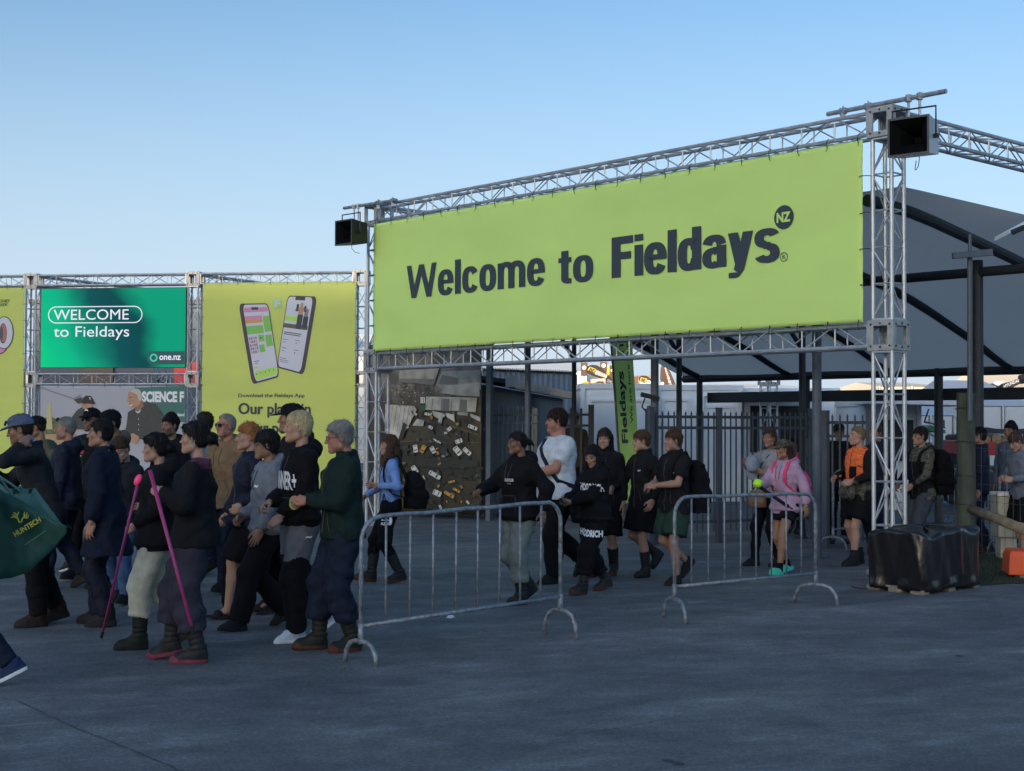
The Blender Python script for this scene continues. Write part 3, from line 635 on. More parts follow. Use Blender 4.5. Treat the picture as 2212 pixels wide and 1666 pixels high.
for y in (1395, 1440, 1485): poly_on(WALL, circ(WALL.px(*cl(1160, y)), .012, 8), WHITEINK, O + .010, 'print', PB)
pprint_([(1080, 1530), (1110, 1512), (1165, 1540), (1150, 1600), (1100, 1590)][::-1], SKN, 5)
# ------------------------------------------------------------------ fabric canopy on dark steel arches
AT = [(.2, 4.22), (1.05, 4.2), (3.5, 3.82), (4.8, 3.58), (7.0, 2.9), (7.8, 2.55)]
def A(t): return float(np.interp(t, [a for a, c in AT], [c for a, c in AT]))
def As(t): return (A(t - .4) + A(t) + A(t + .4)) / 3
def Em(t): return float(np.interp(t, [.2, .55, 3.2, 5.5, 7.0, 7.9], [4.30, 4.30, 4.26, 3.7, 3.02, 2.6]))
FAB = mat('grey_canopy_fabric', (.56, .52, .48), .8, 0, .10, .8, .1, 20)
_n = FAB.node_tree.nodes; _l = FAB.node_tree.links; _t = _n.new('ShaderNodeBsdfTranslucent'); _t.inputs[0].default_value = (.56, .47, .40, 1); _m = _n.new('ShaderNodeMixShader'); _m.inputs[0].default_value = .66
_l.new(_n['Principled BSDF'].outputs[0], _m.inputs[1]); _l.new(_t.outputs[0], _m.inputs[2]); _l.new(_m.outputs[0], _n['Material Output'].inputs[0])
can = empty('canopy', SB(4.5, 4), 0, 'big grey fabric canopy on dark steel arches and posts behind the gateway', 'canopy')
b = MB(); ns, ntt = 40, 24
for i in range(ns + 1):
    for j in range(ntt + 1):
        s_ = -.4 + 9.85 * i / ns; t_ = .25 + 7.6 * j / ntt
        wgt = max(0, min(1, (s_ - 7.4) / 2.0)); wgt = wgt * wgt * (3 - 2 * wgt)
        z_ = (As(t_) + .10 - .012 * t_) * (1 - wgt) + (Em(t_)) * wgt - .05 * sin(pi * ((s_ % 3.0) / 3.0)) * (1 - wgt)
        b.v.append(tuple(SB(s_, t_, z_)))
for i in range(ns):
    for j in range(ntt): k = i * (ntt + 1) + j; b.f.append([k, k + ntt + 1, k + ntt + 2, k + 1]); b.mi.append(0)
o = b.build('membrane', FAB, smooth=True); worldpart(o, can)
for s_ in (.02, 2.2, 4.4, 6.6, 9.0):
    b = MB(); b.tube([SB(s_, t_, As(t_) - .02) for t_ in [.25 + 7.5 * k / 16 for k in range(17)]], .07, 10); worldpart(b.build('arch', DKSTEEL), can)
for t_, z_, r_ in ((3.5, 3.66, .065), (7.8, 2.54, .075)):
    b = MB(); b.tube([SB(-.35, t_, z_), SB(10.4, t_, z_)], r_, 10); worldpart(b.build('purlin', DKSTEEL), can)
b = MB(); b.box(SB(5.3, 8.0, 2.17), (10.4, .06, .20), Matrix((U, B, Vector((0, 0, 1)))).transposed()); worldpart(b.build('eave_rail', DKSTEEL), can)
for s_, t_, r_, m_ in [(2.38, 1.1, .045, STEEL), (4.98, 1.1, .055, STEEL), (7.69, 1.1, .058, STEEL), (.93, 3.5, .04, DKSTEEL), (3.31, 3.5, .045, DKSTEEL), (5.69, 3.5, .05, DKSTEEL), (8.5, 3.5, .072, DKSTEEL), (.05, 7.8, .06, DKSTEEL), (2.6, 7.8, .06, DKSTEEL), (5.3, 7.8, .075, DKSTEEL), (8.2, 7.8, .06, DKSTEEL)]:
    b = MB(); b.tube([SB(s_, t_, 0), SB(s_, t_, As(t_))], r_, 14); b.box(SB(s_, t_, .01), (r_ * 4, r_ * 4, .02), Matrix((U, B, Vector((0, 0, 1)))).transposed())
    worldpart(b.build('post', m_, smooth=False), can)
for s_ in (.93, 3.31, 5.69):                                  # raking braces under the membrane
    b = MB(); b.tube([SB(s_, 3.5, 2.75), SB(s_ - .55, 3.2, 3.75)], .035, 8); worldpart(b.build('brace', DKSTEEL), can)

# ------------------------------------------------------------------ palisade fences
def palisade(a, c, z0, z1, rails, step, m, label, posts=(0, 1), group='steel palisade fence panels', bar=.012, pw=.045, tip=True):
    a = Vector((a.x, a.y, 0)); c = Vector((c.x, c.y, 0)); d = (c - a); Ln = d.length; d.normalize(); nn = Vector((-d.y, d.x, 0)); rot = Matrix((d, nn, Vector((0, 0, 1)))).transposed()
    root = empty('palisade_fence', (a + c) / 2, 0, label, 'fence', group)
    for q in posts:
        b = MB(); p = a + d * (Ln * q); b.box(p + Vector((0, 0, (z1 + .03) / 2)), (pw * 2, pw * 2, z1 + .03), rot); b.box(p + Vector((0, 0, z1 + .036)), (pw * 2.2, pw * 2.2, .012), rot); worldpart(b.build('post', m), root)
    for z_ in rails:
        b = MB(); b.box((a + c) / 2 + nn * .022 + Vector((0, 0, z_)), (Ln, .018, .04), rot); worldpart(b.build('rail', m), root)
    n = int(Ln / step)
    for k in range(1, n):
        p = a + d * (Ln * k / n); b = MB(); h = z1 - z0
        b.box(p + Vector((0, 0, z0 + (h - .05) / 2)), (bar * 2, bar * 2, h - .05), rot)
        if tip:
            q = [p + d * (sx * bar * 1.5) + nn * (sy * bar * 1.02) + Vector((0, 0, z1 - .05)) for sx, sy in ((-1, -1), (1, -1), (1, 1), (-1, 1))]; tp = p + Vector((0, 0, z1))
            for i in range(4): b.face([q[i], q[(i + 1) % 4], tp])
        worldpart(b.build('pale', m), root)
    return root
pA = at(1406, 900, 19.2); pB = at(1752, 905, 20.4)
palisade(pA, pB, .16, 1.84, (1.60, 1.75, .30), .092, FENCEM, 'long grey palisade gate between the two nearest canopy posts', posts=(0, .41, 1), bar=.0085, pw=.035)
palisade(at(1782, 900, 18.9), at(1880, 900, 18.5), .12, 1.80, (1.50, 1.68, .16), .10, FENCEM, 'short grey palisade panel behind the man in the orange vest', posts=(0, 1), bar=.009)
palisade(at(1064, 900, 25.2), at(1161, 900, 25.0), .1, 1.97, (1.66, 1.80, .2), .085, mat('pale_grey_steel', (.17, .19, .22), .5, .2, .15, 8), 'pale grey palisade panel in front of the corrugated shed', posts=(), bar=.014)
palisade(at(1212, 900, 23.2), at(1277, 900, 23.2), .1, 1.92, (1.62, 1.80, .2), .14, DKSTEEL, 'dark palisade panel between the shed and the white cabin', posts=(1,), bar=.018)
b = MB(); g = at(1402, 900, 19.3); b.tube([(g.x, g.y, 0), (g.x, g.y, 1.86)], .055, 10); b.tube([(g.x, g.y, 1.86), (g.x, g.y, 1.9)], .03, 8)
tag(b.build('gate_post', BLACK), 'black round gate post left of the long palisade gate', 'post')
fl = empty('floodlight', at(1404, 858, 19.4), 0, 'small black floodlight bracketed to a canopy post above the gate', 'lamp')
c = at(1404, 857, 19.4); b = MB(); b.box(c, (.26, .12, .05), Euler((R(10), R(14), 0)).to_matrix()); worldpart(b.build('housing', BLACK), fl)
b = MB(); b.tube([c + Vector((-.07, 0, -.02)), c + Vector((-.11, 0, -.14)), c + Vector((-.04, .02, -.22))], .012, 6); worldpart(b.build('bracket', BLACK), fl)

# ------------------------------------------------------------------ crowd barriers
GB = mat('worn_galvanised_tube', (.21, .235, .27), .55, .35, .45, 24, .15, 60)
def barrier(gl, gr, zt, zb, nbar, label, drop=0, sw=(0, 0), fw=.2):
    """gl, gr: ground points under the two uprights; zt, zb: heights of top and bottom rail at (left, right)"""
    root = empty('crowd_barrier', (gl + gr) / 2, 0, label, 'barrier', 'galvanised crowd barriers')
    d = (gr - gl); Ln = d.length; d.normalize(); nn = Vector((-d.y, d.x, 0)); z = Vector((0, 0, 1)); r = .0155
    def P_(a, zz): return gl + d * a + z * zz
    top = lambda a: zt[0] + (zt[1] - zt[0]) * a / Ln
    bot = lambda a: zb[0] + (zb[1] - zb[0]) * a / Ln
    cr_ = .16; pts = [P_(0, zb[0] - .12), P_(0, top(0) - cr_)]
    for k in range(1, 6): a = R(90 * k / 6); pts.append(P_(cr_ * (1 - cos(a)), top(0) - cr_ * (1 - sin(a))))
    for k in range(0, 9): pts.append(P_(cr_ + (Ln - 2 * cr_) * k / 8, top(cr_ + (Ln - 2 * cr_) * k / 8) + .004 * sin(k * 2.1)))
    for k in range(1, 7): a = R(90 * k / 6); pts.append(P_(Ln - cr_ * (1 - sin(a)), top(Ln) - cr_ * (1 - cos(a))))
    pts.append(P_(Ln, zb[1] - .12)); b = MB(); b.tube(pts, r, 10); worldpart(b.build('frame', GB, smooth=True), root)
    b = MB(); b.tube([P_(.012, bot(0)), P_(Ln - .012, bot(Ln))], .0145, 10); worldpart(b.build('bottom_rail', GB, smooth=True), root)
    for k in range(1, nbar + 1):
        a = Ln * k / (nbar + 1); zz = top(a) if cr_ < a < Ln - cr_ else top(a) - .01
        b = MB(); b.tube([P_(a, bot(a)), P_(a + .006 * sin(k * 3.3), zz)], .0085, 8); worldpart(b.build('bar', GB, smooth=True), root)
    for a, zb_, s_, in ((0, zb[0], sw[0]), (Ln, zb[1], sw[1])):
        fd = (nn * cos(s_) + d * sin(s_)); c = gl + d * a; h = zb_ - .10; w_ = fw
        pts = [c + fd * (w_ * 1.08), c + fd * (w_ * .98) + z * (h * .5)]
        for k in range(0, 7): q = R(180 * k / 6); pts.append(c + fd * (w_ * .86 * cos(q)) + z * (h * .68 + (h * .32) * sin(q)))
        pts += [c - fd * (w_ * .98) + z * (h * .5), c - fd * (w_ * 1.08)]
        b = MB(); b.tube(pts, .0165, 10); b.tube([c + z * (h - .02), c + z * (h + .12)], .020, 8); worldpart(b.build('foot', GB, smooth=True), root)
    for a, q in ((0, .32), (Ln, .32)):
        b = MB(); p = P_(a, q + .35); b.box(p, (.036, .016, .028)); worldpart(b.build('hinge_lug', GB), root)
    return root
g1 = ground(779, 1436); g2 = ground(1210, 1377)
barrier(g1, g2, (1.0, 1.05), (.262, .312), 8, 'nearest galvanised crowd barrier, in front of the woman in grey green jeans', fw=.17)
barrier(ground(1457, 1341), ground(1762, 1304), (1.035, 1.015), (.285, .279), 8, 'galvanised crowd barrier in front of the girl in the pink hoodie', sw=(R(20), R(-14)), fw=.2)
barrier(ground(2036, 1183), ground(2150, 1178), (1.05, 1.05), (.28, .28), 8, 'galvanised crowd barrier behind the wooden strainer post')
barrier(ground(2160, 1200), ground(2300, 1192), (1.05, 1.05), (.28, .28), 8, 'galvanised crowd barrier under the canopy at the far right edge')
barrier(ground(1800, 1190), ground(1925, 1178), (1.05, 1.05), (.28, .28), 8, 'dull crowd barrier beside the man in the orange vest')

# ------------------------------------------------------------------ aerial view banner
AE0 = at(800, 900, 25.2); AE1 = at(1045, 900, 24.0)
AE = Plane((AE0.x, AE0.y, 0), Vector((AE1.x - AE0.x, AE1.y - AE0.y, 0))); AEW = (Vector((AE1.x, AE1.y, 0)) - AE.O).length
c4 = crop(1500, 1350, 1874 / 900)
def aerial_mat():
    m = bpy.data.materials.new('printed_aerial_view'); m.use_nodes = True; n = m.node_tree.nodes; L = m.node_tree.links; p = n['Principled BSDF']
    co = n.new('ShaderNodeTexCoord'); sp_ = n.new('ShaderNodeSeparateXYZ'); L.new(co.outputs['Generated'], sp_.inputs[0])
    nz = noisetex(n, L, co.outputs['Generated'], 7, 9, None, .7); ma = n.new('ShaderNodeMath'); ma.operation = 'MULTIPLY_ADD'; L.new(nz.outputs[0], ma.inputs[0]); ma.inputs[1].default_value = .5; L.new(sp_.outputs[2], ma.inputs[2])
    r = ramp(n, L, ma.outputs[0], [(.22, (.045, .032, .008)), (.42, (.034, .025, .008)), (.58, (.016, .016, .010)), (.72, (.050, .036, .018)), (.92, (.070, .053, .034)), (1.12, (.13, .115, .10)), (1.3, (.21, .18, .155))])
    dk = noisetex(n, L, co.outputs['Generated'], 4.5, 5, (1, 1, 1.6)); dr = ramp(n, L, dk.outputs[0], [(.40, (.18, .2, .2)), (.56, (1, 1, 1))])
    mm = n.new('ShaderNodeMix'); mm.data_type = 'RGBA'; mm.blend_type = 'MULTIPLY'; mm.inputs[0].default_value = .8; L.new(r.outputs[0], mm.inputs[6]); L.new(dr.outputs[0], mm.inputs[7])
    L.new(mm.outputs[2], p.inputs['Base Color']); p.inputs['Roughness'].default_value = .4; return m
aer = banner('aerial_banner', AE, .02, .1, AEW - .03, 3.0, aerial_mat(), 'printed banner of a field seen from above with parked cars and pale roofs', off=.03, sag=.02, seed=12)
def ap(l, m, k=0): return poly_on(AE, [AE.px(*c4(*q)) for q in l][::-1], m, .055 + .003 * k, 'print', aer)
RF = mat('printed_roof', (.33, .315, .29), .5, 0, .35, 5); RF2 = mat('printed_roof_pale', (.44, .42, .39), .5, 0, .3, 6); RFS = mat('printed_roof_side', (.16, .155, .15), .5); VEH = mat('printed_vehicle', (.60, .60, .57), .5); VEO = mat('printed_orange_vehicle', (.52, .27, .04), .5); VED = mat('printed_dark_vehicle', (.03, .03, .035), .5); SHD = mat('printed_dark_grass', (.016, .017, .012), .5)
ap([(205, 265), (535, 245), (490, 385), (200, 360)], RF); ap([(205, 330), (495, 335), (490, 385), (200, 360)], RFS, 1)
ap([(560, 270), (880, 260), (880, 420), (835, 440), (560, 420), (510, 385), (530, 325)], RF, 1); ap([(560, 300), (700, 330), (690, 380), (530, 380)], RFS, 2)
ap([(590, 390), (870, 360), (870, 480), (690, 470), (550, 450)], RF2, 2); ap([(430, 480), (850, 490), (840, 610), (700, 600), (420, 590)], RF2, 3)
for x in (480, 560, 640, 720): ap([(x, 500), (x + 6, 500), (x - 2, 595), (x - 8, 595)], RFS, 4)
ap([(570, 500), (625, 500), (620, 600), (560, 598)], RFS, 4); ap([(712, 505), (770, 505), (768, 610), (700, 608)], RFS, 4)
ap([(90, 545), (330, 560), (350, 590), (280, 730), (255, 700), (200, 830), (85, 780)], RF2, 2); ap([(200, 830), (240, 695), (275, 715), (235, 830)], SHD, 3)
for x in range(120, 330, 34): ap([(x, 550), (x + 3, 550), (x - 30, 760), (x - 33, 760)], RFS, 4)
ap([(380, 600), (385, 555), (430, 550), (420, 600)], mat('printed_deep_green', (.01, .10, .04), .5), 3)
ap([(480, 600), (575, 620), (560, 680), (490, 640)], RF2, 3); ap([(590, 615), (660, 630), (665, 690), (600, 650)], VEH, 3); ap([(690, 608), (780, 612), (775, 640), (690, 632)], RF, 4); ap([(790, 620), (875, 650), (878, 690), (800, 650)], RF2, 3); ap([(315, 720), (355, 665), (415, 680), (405, 725)], RF2, 4)
rr_ = random.Random(5)
for k in range(70):
    x, y = rr_.uniform(95, 480), rr_.uniform(380, 560); q = rr_.uniform(5, 13); ap([(x, y), (x + q, y + 3), (x + q * .8, y + q), (x - 2, y + q * .7)], rr_.choice([RF2, SHD, VED, VEO if k % 9 == 0 else RFS, RF]), 2 + k % 3)
def car(x, y, L_, W_, a, m, k=3):
    ca, sa = cos(R(a)), sin(R(a)); P_ = lambda u, v: (x + ca * u - sa * v, y + sa * u + ca * v)
    ap([P_(-L_ * .35, W_ * .5), P_(L_ * .75, W_ * .6), P_(L_ * .8, W_ * 1.2), P_(-L_ * .3, W_ * 1.1)], SHD, k - 1)
    ap([P_(-L_ / 2, -W_ / 2 * .8), P_(-L_ * .42, -W_ / 2), P_(L_ * .42, -W_ / 2), P_(L_ / 2, -W_ / 2 * .7), P_(L_ / 2, W_ / 2 * .7), P_(L_ * .42, W_ / 2), P_(-L_ * .42, W_ / 2), P_(-L_ / 2, W_ / 2 * .8)], m, k)
    ap([P_(L_ * .12, -W_ * .4), P_(L_ * .25, -W_ * .36), P_(L_ * .25, W_ * .36), P_(L_ * .12, W_ * .4)], VED, k + 1); ap([P_(-L_ * .4, -W_ * .34), P_(-L_ * .32, -W_ * .38), P_(-L_ * .32, W_ * .38), P_(-L_ * .4, W_ * .34)], VED, k + 1)
for a_ in ((340, 912, 62, 36, 80, VEH), (402, 915, 66, 36, 118, VEO), (485, 922, 58, 36, 60, VEH), (690, 930, 80, 46, 50, VEH), (768, 935, 76, 34, 42, VEH), (500, 1130, 105, 36, 30, VEH), (335, 1085, 66, 40, 55, VEH), (520, 1280, 70, 44, 25, VEH), (620, 1292, 90, 26, 32, VEO), (680, 1255, 62, 20, 30, VEO), (425, 1285, 40, 26, 20, VEH), (815, 735, 80, 30, 22, VEH), (620, 750, 40, 30, -40, VEH), (590, 782, 26, 18, 0, VEH), (700, 850, 60, 34, -20, VEH), (510, 845, 52, 14, 35, VEH), (465, 735, 40, 24, 30, VEH), (400, 510, 40, 50, 0, VEH), (435, 625, 40, 22, 10, VEH), (545, 680, 30, 30, 20, VEH), (640, 1185, 54, 16, -12, VEO), (410, 1150, 34, 10, 60, VEH), (250, 900, 60, 34, -20, VED), (570, 930, 60, 40, -10, VED), (700, 790, 30, 90, 0, VED), (765, 800, 20, 60, 0, VED), (640, 860, 50, 20, 0, VED)): car(*a_)
for k in range(70):
    x, y = rr_.uniform(230, 870), rr_.uniform(600, 1400); car(x, y, rr_.uniform(22, 46) * (.7 + .3 * (y - 600) / 800), rr_.uniform(12, 20), rr_.uniform(-60, 80), rr_.choice([VEH, VED, VED, VED, VEO, RFS, VED]), 2)
for k in range(60):
    x, y = rr_.uniform(230, 870), rr_.uniform(610, 1420); q = rr_.uniform(8, 26); ap([(x, y), (x + q, y - q * .3), (x + q * 1.3, y + q * .35), (x + q * .3, y + q * .5)], rr_.choice([SHD, SHD, VED]), 1)
for k in range(26):
    x, y = rr_.uniform(300, 860), rr_.uniform(980, 1400); q = rr_.uniform(20, 60); ap([(x, y), (x + q, y - q * .2), (x + q * 1.4, y + q * .2), (x + q * .3, y + q * .35)], SHD, 1)
ap([(540, 1230), (580, 1215), (900, 1330), (880, 1345)], SHD, 2); ap([(620, 720), (860, 790), (860, 800), (620, 728)], mat('printed_track', (.12, .09, .04), .5), 1); ap([(215, 850), (860, 858), (860, 864), (215, 856)], mat('printed_track', (.12, .09, .04), .5), 1)
ap([(350, 1000), (600, 990), (860, 1010), (860, 1060), (600, 1075), (350, 1060)], SHD, 0); ap([(180, 880), (215, 880), (215, 1450), (180, 1450)], SHD, 1)
ap([(600, 1420), (860, 1350), (880, 1390), (660, 1450)], VED, 2)
for x, y in ((600, 1350), (720, 1350)): ap([(x - 4, y - 10), (x + 4, y - 10), (x + 4, y + 10), (x - 4, y + 10)], VEO, 3)
fr_ = empty('banner_frame', AE.P(AEW / 2, 0, -.02), 0, 'dark steel frame behind the aerial view banner', 'frame')
for a_ in (0, AEW + .09):
    b = MB(); b.box(AE.P(a_, 1.52, -.04), (.09, .09, 3.04), Matrix((AE.e1, AE.n, AE.e2)).transposed()); worldpart(b.build('post', STEEL if a_ else DKSTEEL), fr_)
for z_ in (.1, 1.55, 2.98):
    b = MB(); b.box(AE.P(AEW / 2, z_, -.05), (AEW, .05, .05), Matrix((AE.e1, AE.n, AE.e2)).transposed()); worldpart(b.build('rail', DKSTEEL), fr_)

# ------------------------------------------------------------------ shed, cabins, kiosks
def corr_mat(name, col, sc=28):
    m = mat(name, col, .5, .2, .15, 2); n = m.node_tree.nodes; L = m.node_tree.links; p = n['Principled BSDF']
    return m
def corrugated(mb, a, c, z0a, z1a, z0c, z1c, pitch=.08, amp=.012, nrm=Vector((0, -1, 0))):
    d = Vector(c) - Vector(a); Ln = d.length; n = max(4, int(Ln / pitch * 4)); lo = []; hi = []
    for k in range(n + 1):
        f = k / n; p = Vector(a) + d * f + nrm * (amp * (0, 1, 0, -1)[k % 4]); lo.append(p + Vector((0, 0, z0a + (z0c - z0a) * f))); hi.append(p + Vector((0, 0, z1a + (z1c - z1a) * f)))
    for k in range(n): mb.face([lo[k], lo[k + 1], hi[k + 1], hi[k]])
SHED = mat('grey_corrugated_steel', (.12, .135, .155), .5, .25, .15, 1.5); SHEDR = mat('weathered_roof_steel', (.09, .095, .105), .5, .3, .2, 2)
sa = at(1062, 900, 25.6); sc_ = at(1216, 900, 38.0); sa = Vector((sa.x, sa.y, 0)); sc_ = Vector((sc_.x, sc_.y, 0)); sd_ = (sc_ - sa).normalized(); sn = Vector((sd_.y, -sd_.x, 0)); 
shed = empty('shed', (sa + sc_) / 2, 0, 'low grey corrugated shed with a dark eave right of the aerial banner', 'shed')
b = MB(); corrugated(b, sa, sc_, 0, 2.32, 0, 2.32, .1, .014, sn); back = -sn * 1.6
b.face([sa, sa + back, sa + back + Vector((0, 0, 2.6)), sa + Vector((0, 0, 2.3))]); b.face([sc_, sc_ + Vector((0, 0, 2.3)), sc_ + back + Vector((0, 0, 2.6)), sc_ + back]); b.face([sa + back, sc_ + back, sc_ + back + Vector((0, 0, 2.6)), sa + back + Vector((0, 0, 2.6))])
worldpart(b.build('wall', SHED), shed)
b = MB(); e0 = sa + sn * .35 - sd_ * .3; e1 = sc_ + sn * .35 + sd_ * .3; rot = Matrix((sd_, -sn, Vector((0, 0, 1)))).transposed()
b.loft([[e0 + Vector((0, 0, 2.36)), e0 - sn * 2.1 + Vector((0, 0, 2.66)), e0 - sn * 2.1 + Vector((0, 0, 2.72)), e0 + Vector((0, 0, 2.44))], [e1 + Vector((0, 0, 2.36)), e1 - sn * 2.1 + Vector((0, 0, 2.66)), e1 - sn * 2.1 + Vector((0, 0, 2.72)), e1 + Vector((0, 0, 2.44))]])
worldpart(b.build('roof', SHEDR, recalc=True), shed)
b = MB(); b.box((e0 + e1) / 2 + sn * .06 + Vector((0, 0, 2.36)), ((e1 - e0).length, .11, .16), rot); worldpart(b.build('gutter', DKSTEEL), shed)
b = MB(); b.box(e0 + sn * .05 + sd_ * -.03 + Vector((0, 0, 2.40)), (.03, .2, .2), rot); worldpart(b.build('barge_end', WHITEINK), shed)
b = MB(); b.box(sa + sd_ * 6 + sn * .02 + Vector((0, 0, 1.0)), (.9, .05, 2.0), rot); worldpart(b.build('door', DKSTEEL), shed)
# building behind the shed, its roof edge catching the low sun
BL = mat('slate_blue_cladding', (.10, .14, .21), .5, .1, .1, 2)
bb = empty('building', at(1165, 900, 44) * 1, 0, 'blue grey building with a corrugated roof edge behind the shed', 'building'); bb.location.z = 0
q0 = at(1040, 900, 43); q1 = at(1247, 900, 43); q0.z = q1.z = 0
b = MB(); corrugated(b, q0, q1, 0, 3.25, 0, 3.15, .16, .02); b.face([q1, q1 + Vector((.3, 8, 0)), q1 + Vector((.3, 8, 2.9)), q1 + Vector((0, 0, 3.15))]); b.face([q0, q0 + Vector((0, 0, 3.25)), q0 + Vector((0, 8, 2.9)), q0 + Vector((0, 8, 0))]); worldpart(b.build('wall', BL), bb)
b = MB(); n = 90
for k in range(n):
    f0, f1 = k / n, (k + 1) / n; a = q0.lerp(q1, f0) + Vector((0, -.25, 3.34 - .1 * f0 + (.03 if k % 2 else 0))); c = q0.lerp(q1, f1) + Vector((0, -.25, 3.34 - .1 * f1 + (0 if k % 2 else .03)))
    b.face([a, c, c + Vector((0, 8, -.25)), a + Vector((0, 8, -.25))]); b.face([a - Vector((0, 0, .04)), c - Vector((0, 0, .04)), c, a])
worldpart(b.build('roof', mat('pale_roof_steel', (.55, .52, .48), .5, .1, .1, 2)), bb)

WHT = mat('white_cabin_panel', (.80, .81, .82), .5, 0, .06, 1.2); WHT2 = mat('white_cabin_trim', (.72, .73, .75), .5); HATCH_SHADE = mat('dark_opening', (.010, .011, .013), .3)  # hatches are solid panels, the unlit inside painted as dark colour
def cabin(l, r, Y, h, label, doors, name='portable_cabin', depth=2.4, win=()):
    a = at(l, 900, Y); c = at(r, 900, Y); W_ = c.x - a.x; root = empty(name, ((a.x + c.x) / 2, Y, 0), 0, label, 'cabin')
    b = MB(); b.box(((a.x + c.x) / 2, Y + depth / 2, h / 2 + .08), (W_, depth, h - .16)); worldpart(b.build('wall', WHT), root)
    b = MB(); b.box(((a.x + c.x) / 2, Y + depth / 2, h + .03), (W_ + .06, depth + .06, .12)); b.box(((a.x + c.x) / 2, Y + depth / 2, .07), (W_ - .02, depth - .05, .14)); worldpart(b.build('roof', WHT2, bevel=.01), root)
    for k, (f0, f1, z0, z1) in enumerate(doors):
        x0_, x1_ = a.x + W_ * f0, a.x + W_ * f1; b = MB(); t = .06
        b.box((x0_ + t / 2, Y - .015, (z0 + z1) / 2), (t, .05, z1 - z0)); b.box((x1_ - t / 2, Y - .015, (z0 + z1) / 2), (t, .05, z1 - z0)); b.box(((x0_ + x1_) / 2, Y - .015, z1 - t / 2), (x1_ - x0_ - 2 * t, .05, t)); worldpart(b.build('door_frame', WHT2), root)
        b = MB(); b.box(((x0_ + x1_) / 2, Y + .005, (z0 + z1 - t) / 2), (x1_ - x0_ - 2 * t - .02, .03, z1 - z0 - t - .02)); dd = worldpart(b.build('door', WHT), root)
    for x_ in (a.x + .05, c.x - .05):
        b = MB(); b.box((x_, Y - .01, h / 2 + .05), (.09, .05, h - .12)); worldpart(b.build('corner_trim', WHT2), root)
    for (f0, f1, z0, z1) in win:
        b = MB(); b.box((a.x + W_ * (f0 + f1) / 2, Y - .02, (z0 + z1) / 2), (W_ * (f1 - f0), .06, z1 - z0)); worldpart(b.build('serving_hatch', HATCH_SHADE), root)
    return root, a, c
r1, a_, c_ = cabin(1254, 1414, 30, 2.42, 'white portable cabin behind the lime feather flag', [(.12, .62, .15, 2.18), (.66, .96, .15, 2.18)])
cabin(1418, 1603, 30.2, 2.40, 'white portable cabin behind the long palisade gate', [(.06, .40, .15, 2.2), (.45, .90, .15, 2.05)])
rk, a_, c_ = cabin(1606, 1812, 30.4, 2.35, 'white kiosk with a dark serving hatch behind the gate', [], 'kiosk', win=[(.07, .62, 1.05, 2.05)])
b = MB(); p = at(1680, 850, 29.6); b.box((p.x, 29.7, 2.26), (1.55, 1.5, .05), Euler((R(6), 0, 0)).to_matrix()); worldpart(b.build('awning', WHT2), rk)
b = MB(); b.tube([(a_.x - .9, 30.15, 2.25), (a_.x - .6, 30.1, 2.3), (a_.x - .2, 30.1, 2.3)], .035, 8); b.tube([(a_.x - .9, 30.15, 2.25), (a_.x - .95, 30.15, 1.0)], .035, 8); worldpart(b.build('downpipe', WHT2), rk)
rk2, a_, c_ = cabin(1868, 1990, 27.5, 2.05, 'blue grey kiosk under a long flat awning right of the large mast', [], 'kiosk', win=[(.15, .85, .95, 1.75)])
b = MB(); p = at(1960, 872, 26.8); b.box((p.x + .1, 26.9, 2.06), (2.0, 1.7, .06), Euler((0, R(1), 0)).to_matrix()); worldpart(b.build('awning', WHT2), rk2)

# ------------------------------------------------------------------ lime feather flag
ff = empty('feather_flag', at(1352, 1100, 24), 0, 'tall lime feather flag lettered Fieldays Info behind the gateway', 'flag'); ff.location.z = 0
FY = 24.0; TLp, TRp, BRp, BLp = (1317, 655), (1361, 655), (1386, 1086), (1347, 1088)
def fmap(u, v): 
    x = (BLp[0] * (1 - u) + BRp[0] * u) * (1 - v) + (TLp[0] * (1 - u) + TRp[0] * u) * v; y = (BLp[1] * (1 - u) + BRp[1] * u) * (1 - v) + (TLp[1] * (1 - u) + TRp[1] * u) * v
    return at(x, y, FY) + Vector((0, .03 * sin(v * 9 + u * 2) + .015 * sin(v * 23 + u * 5), 0))
b = MB(); nu, nv = 8, 60
for j in range(nv + 1):
    for i in range(nu + 1): b.v.append(tuple(fmap(i / nu, j / nv)))
for j in range(nv):
    for i in range(nu): k = j * (nu + 1) + i; b.f.append([k, k + 1, k + nu + 2, k + nu + 1]); b.mi.append(0)
LC = mat('leaf_lime_cloth', (.50, .80, .20), .7, 0, .06, 3); _n = LC.node_tree.nodes; _l = LC.node_tree.links; _t = _n.new('ShaderNodeBsdfTranslucent'); _t.inputs[0].default_value = (.66, .92, .30, 1); _m = _n.new('ShaderNodeMixShader'); _m.inputs[0].default_value = .5
_l.new(_n['Principled BSDF'].outputs[0], _m.inputs[1]); _l.new(_t.outputs[0], _m.inputs[2]); _l.new(_m.outputs[0], _n['Material Output'].inputs[0])
o = b.build('cloth', LC, smooth=True); worldpart(o, ff)
b = MB(); q = fmap(-.06, 0); b.tube([Vector((q.x + .01, q.y, 0))] + [fmap(-.06, v / 10) for v in range(11)], .02, 8); worldpart(b.build('pole', mat('sleeve_grey', (.16, .15, .13), .6)), ff)
b = MB(); b.tube([(q.x - .35, q.y, .02), (q.x + .35, q.y, .02)], .02, 6); b.tube([(q.x, q.y - .35, .02), (q.x, q.y + .35, .02)], .02, 6); worldpart(b.build('cross_base', DKSTEEL), ff)
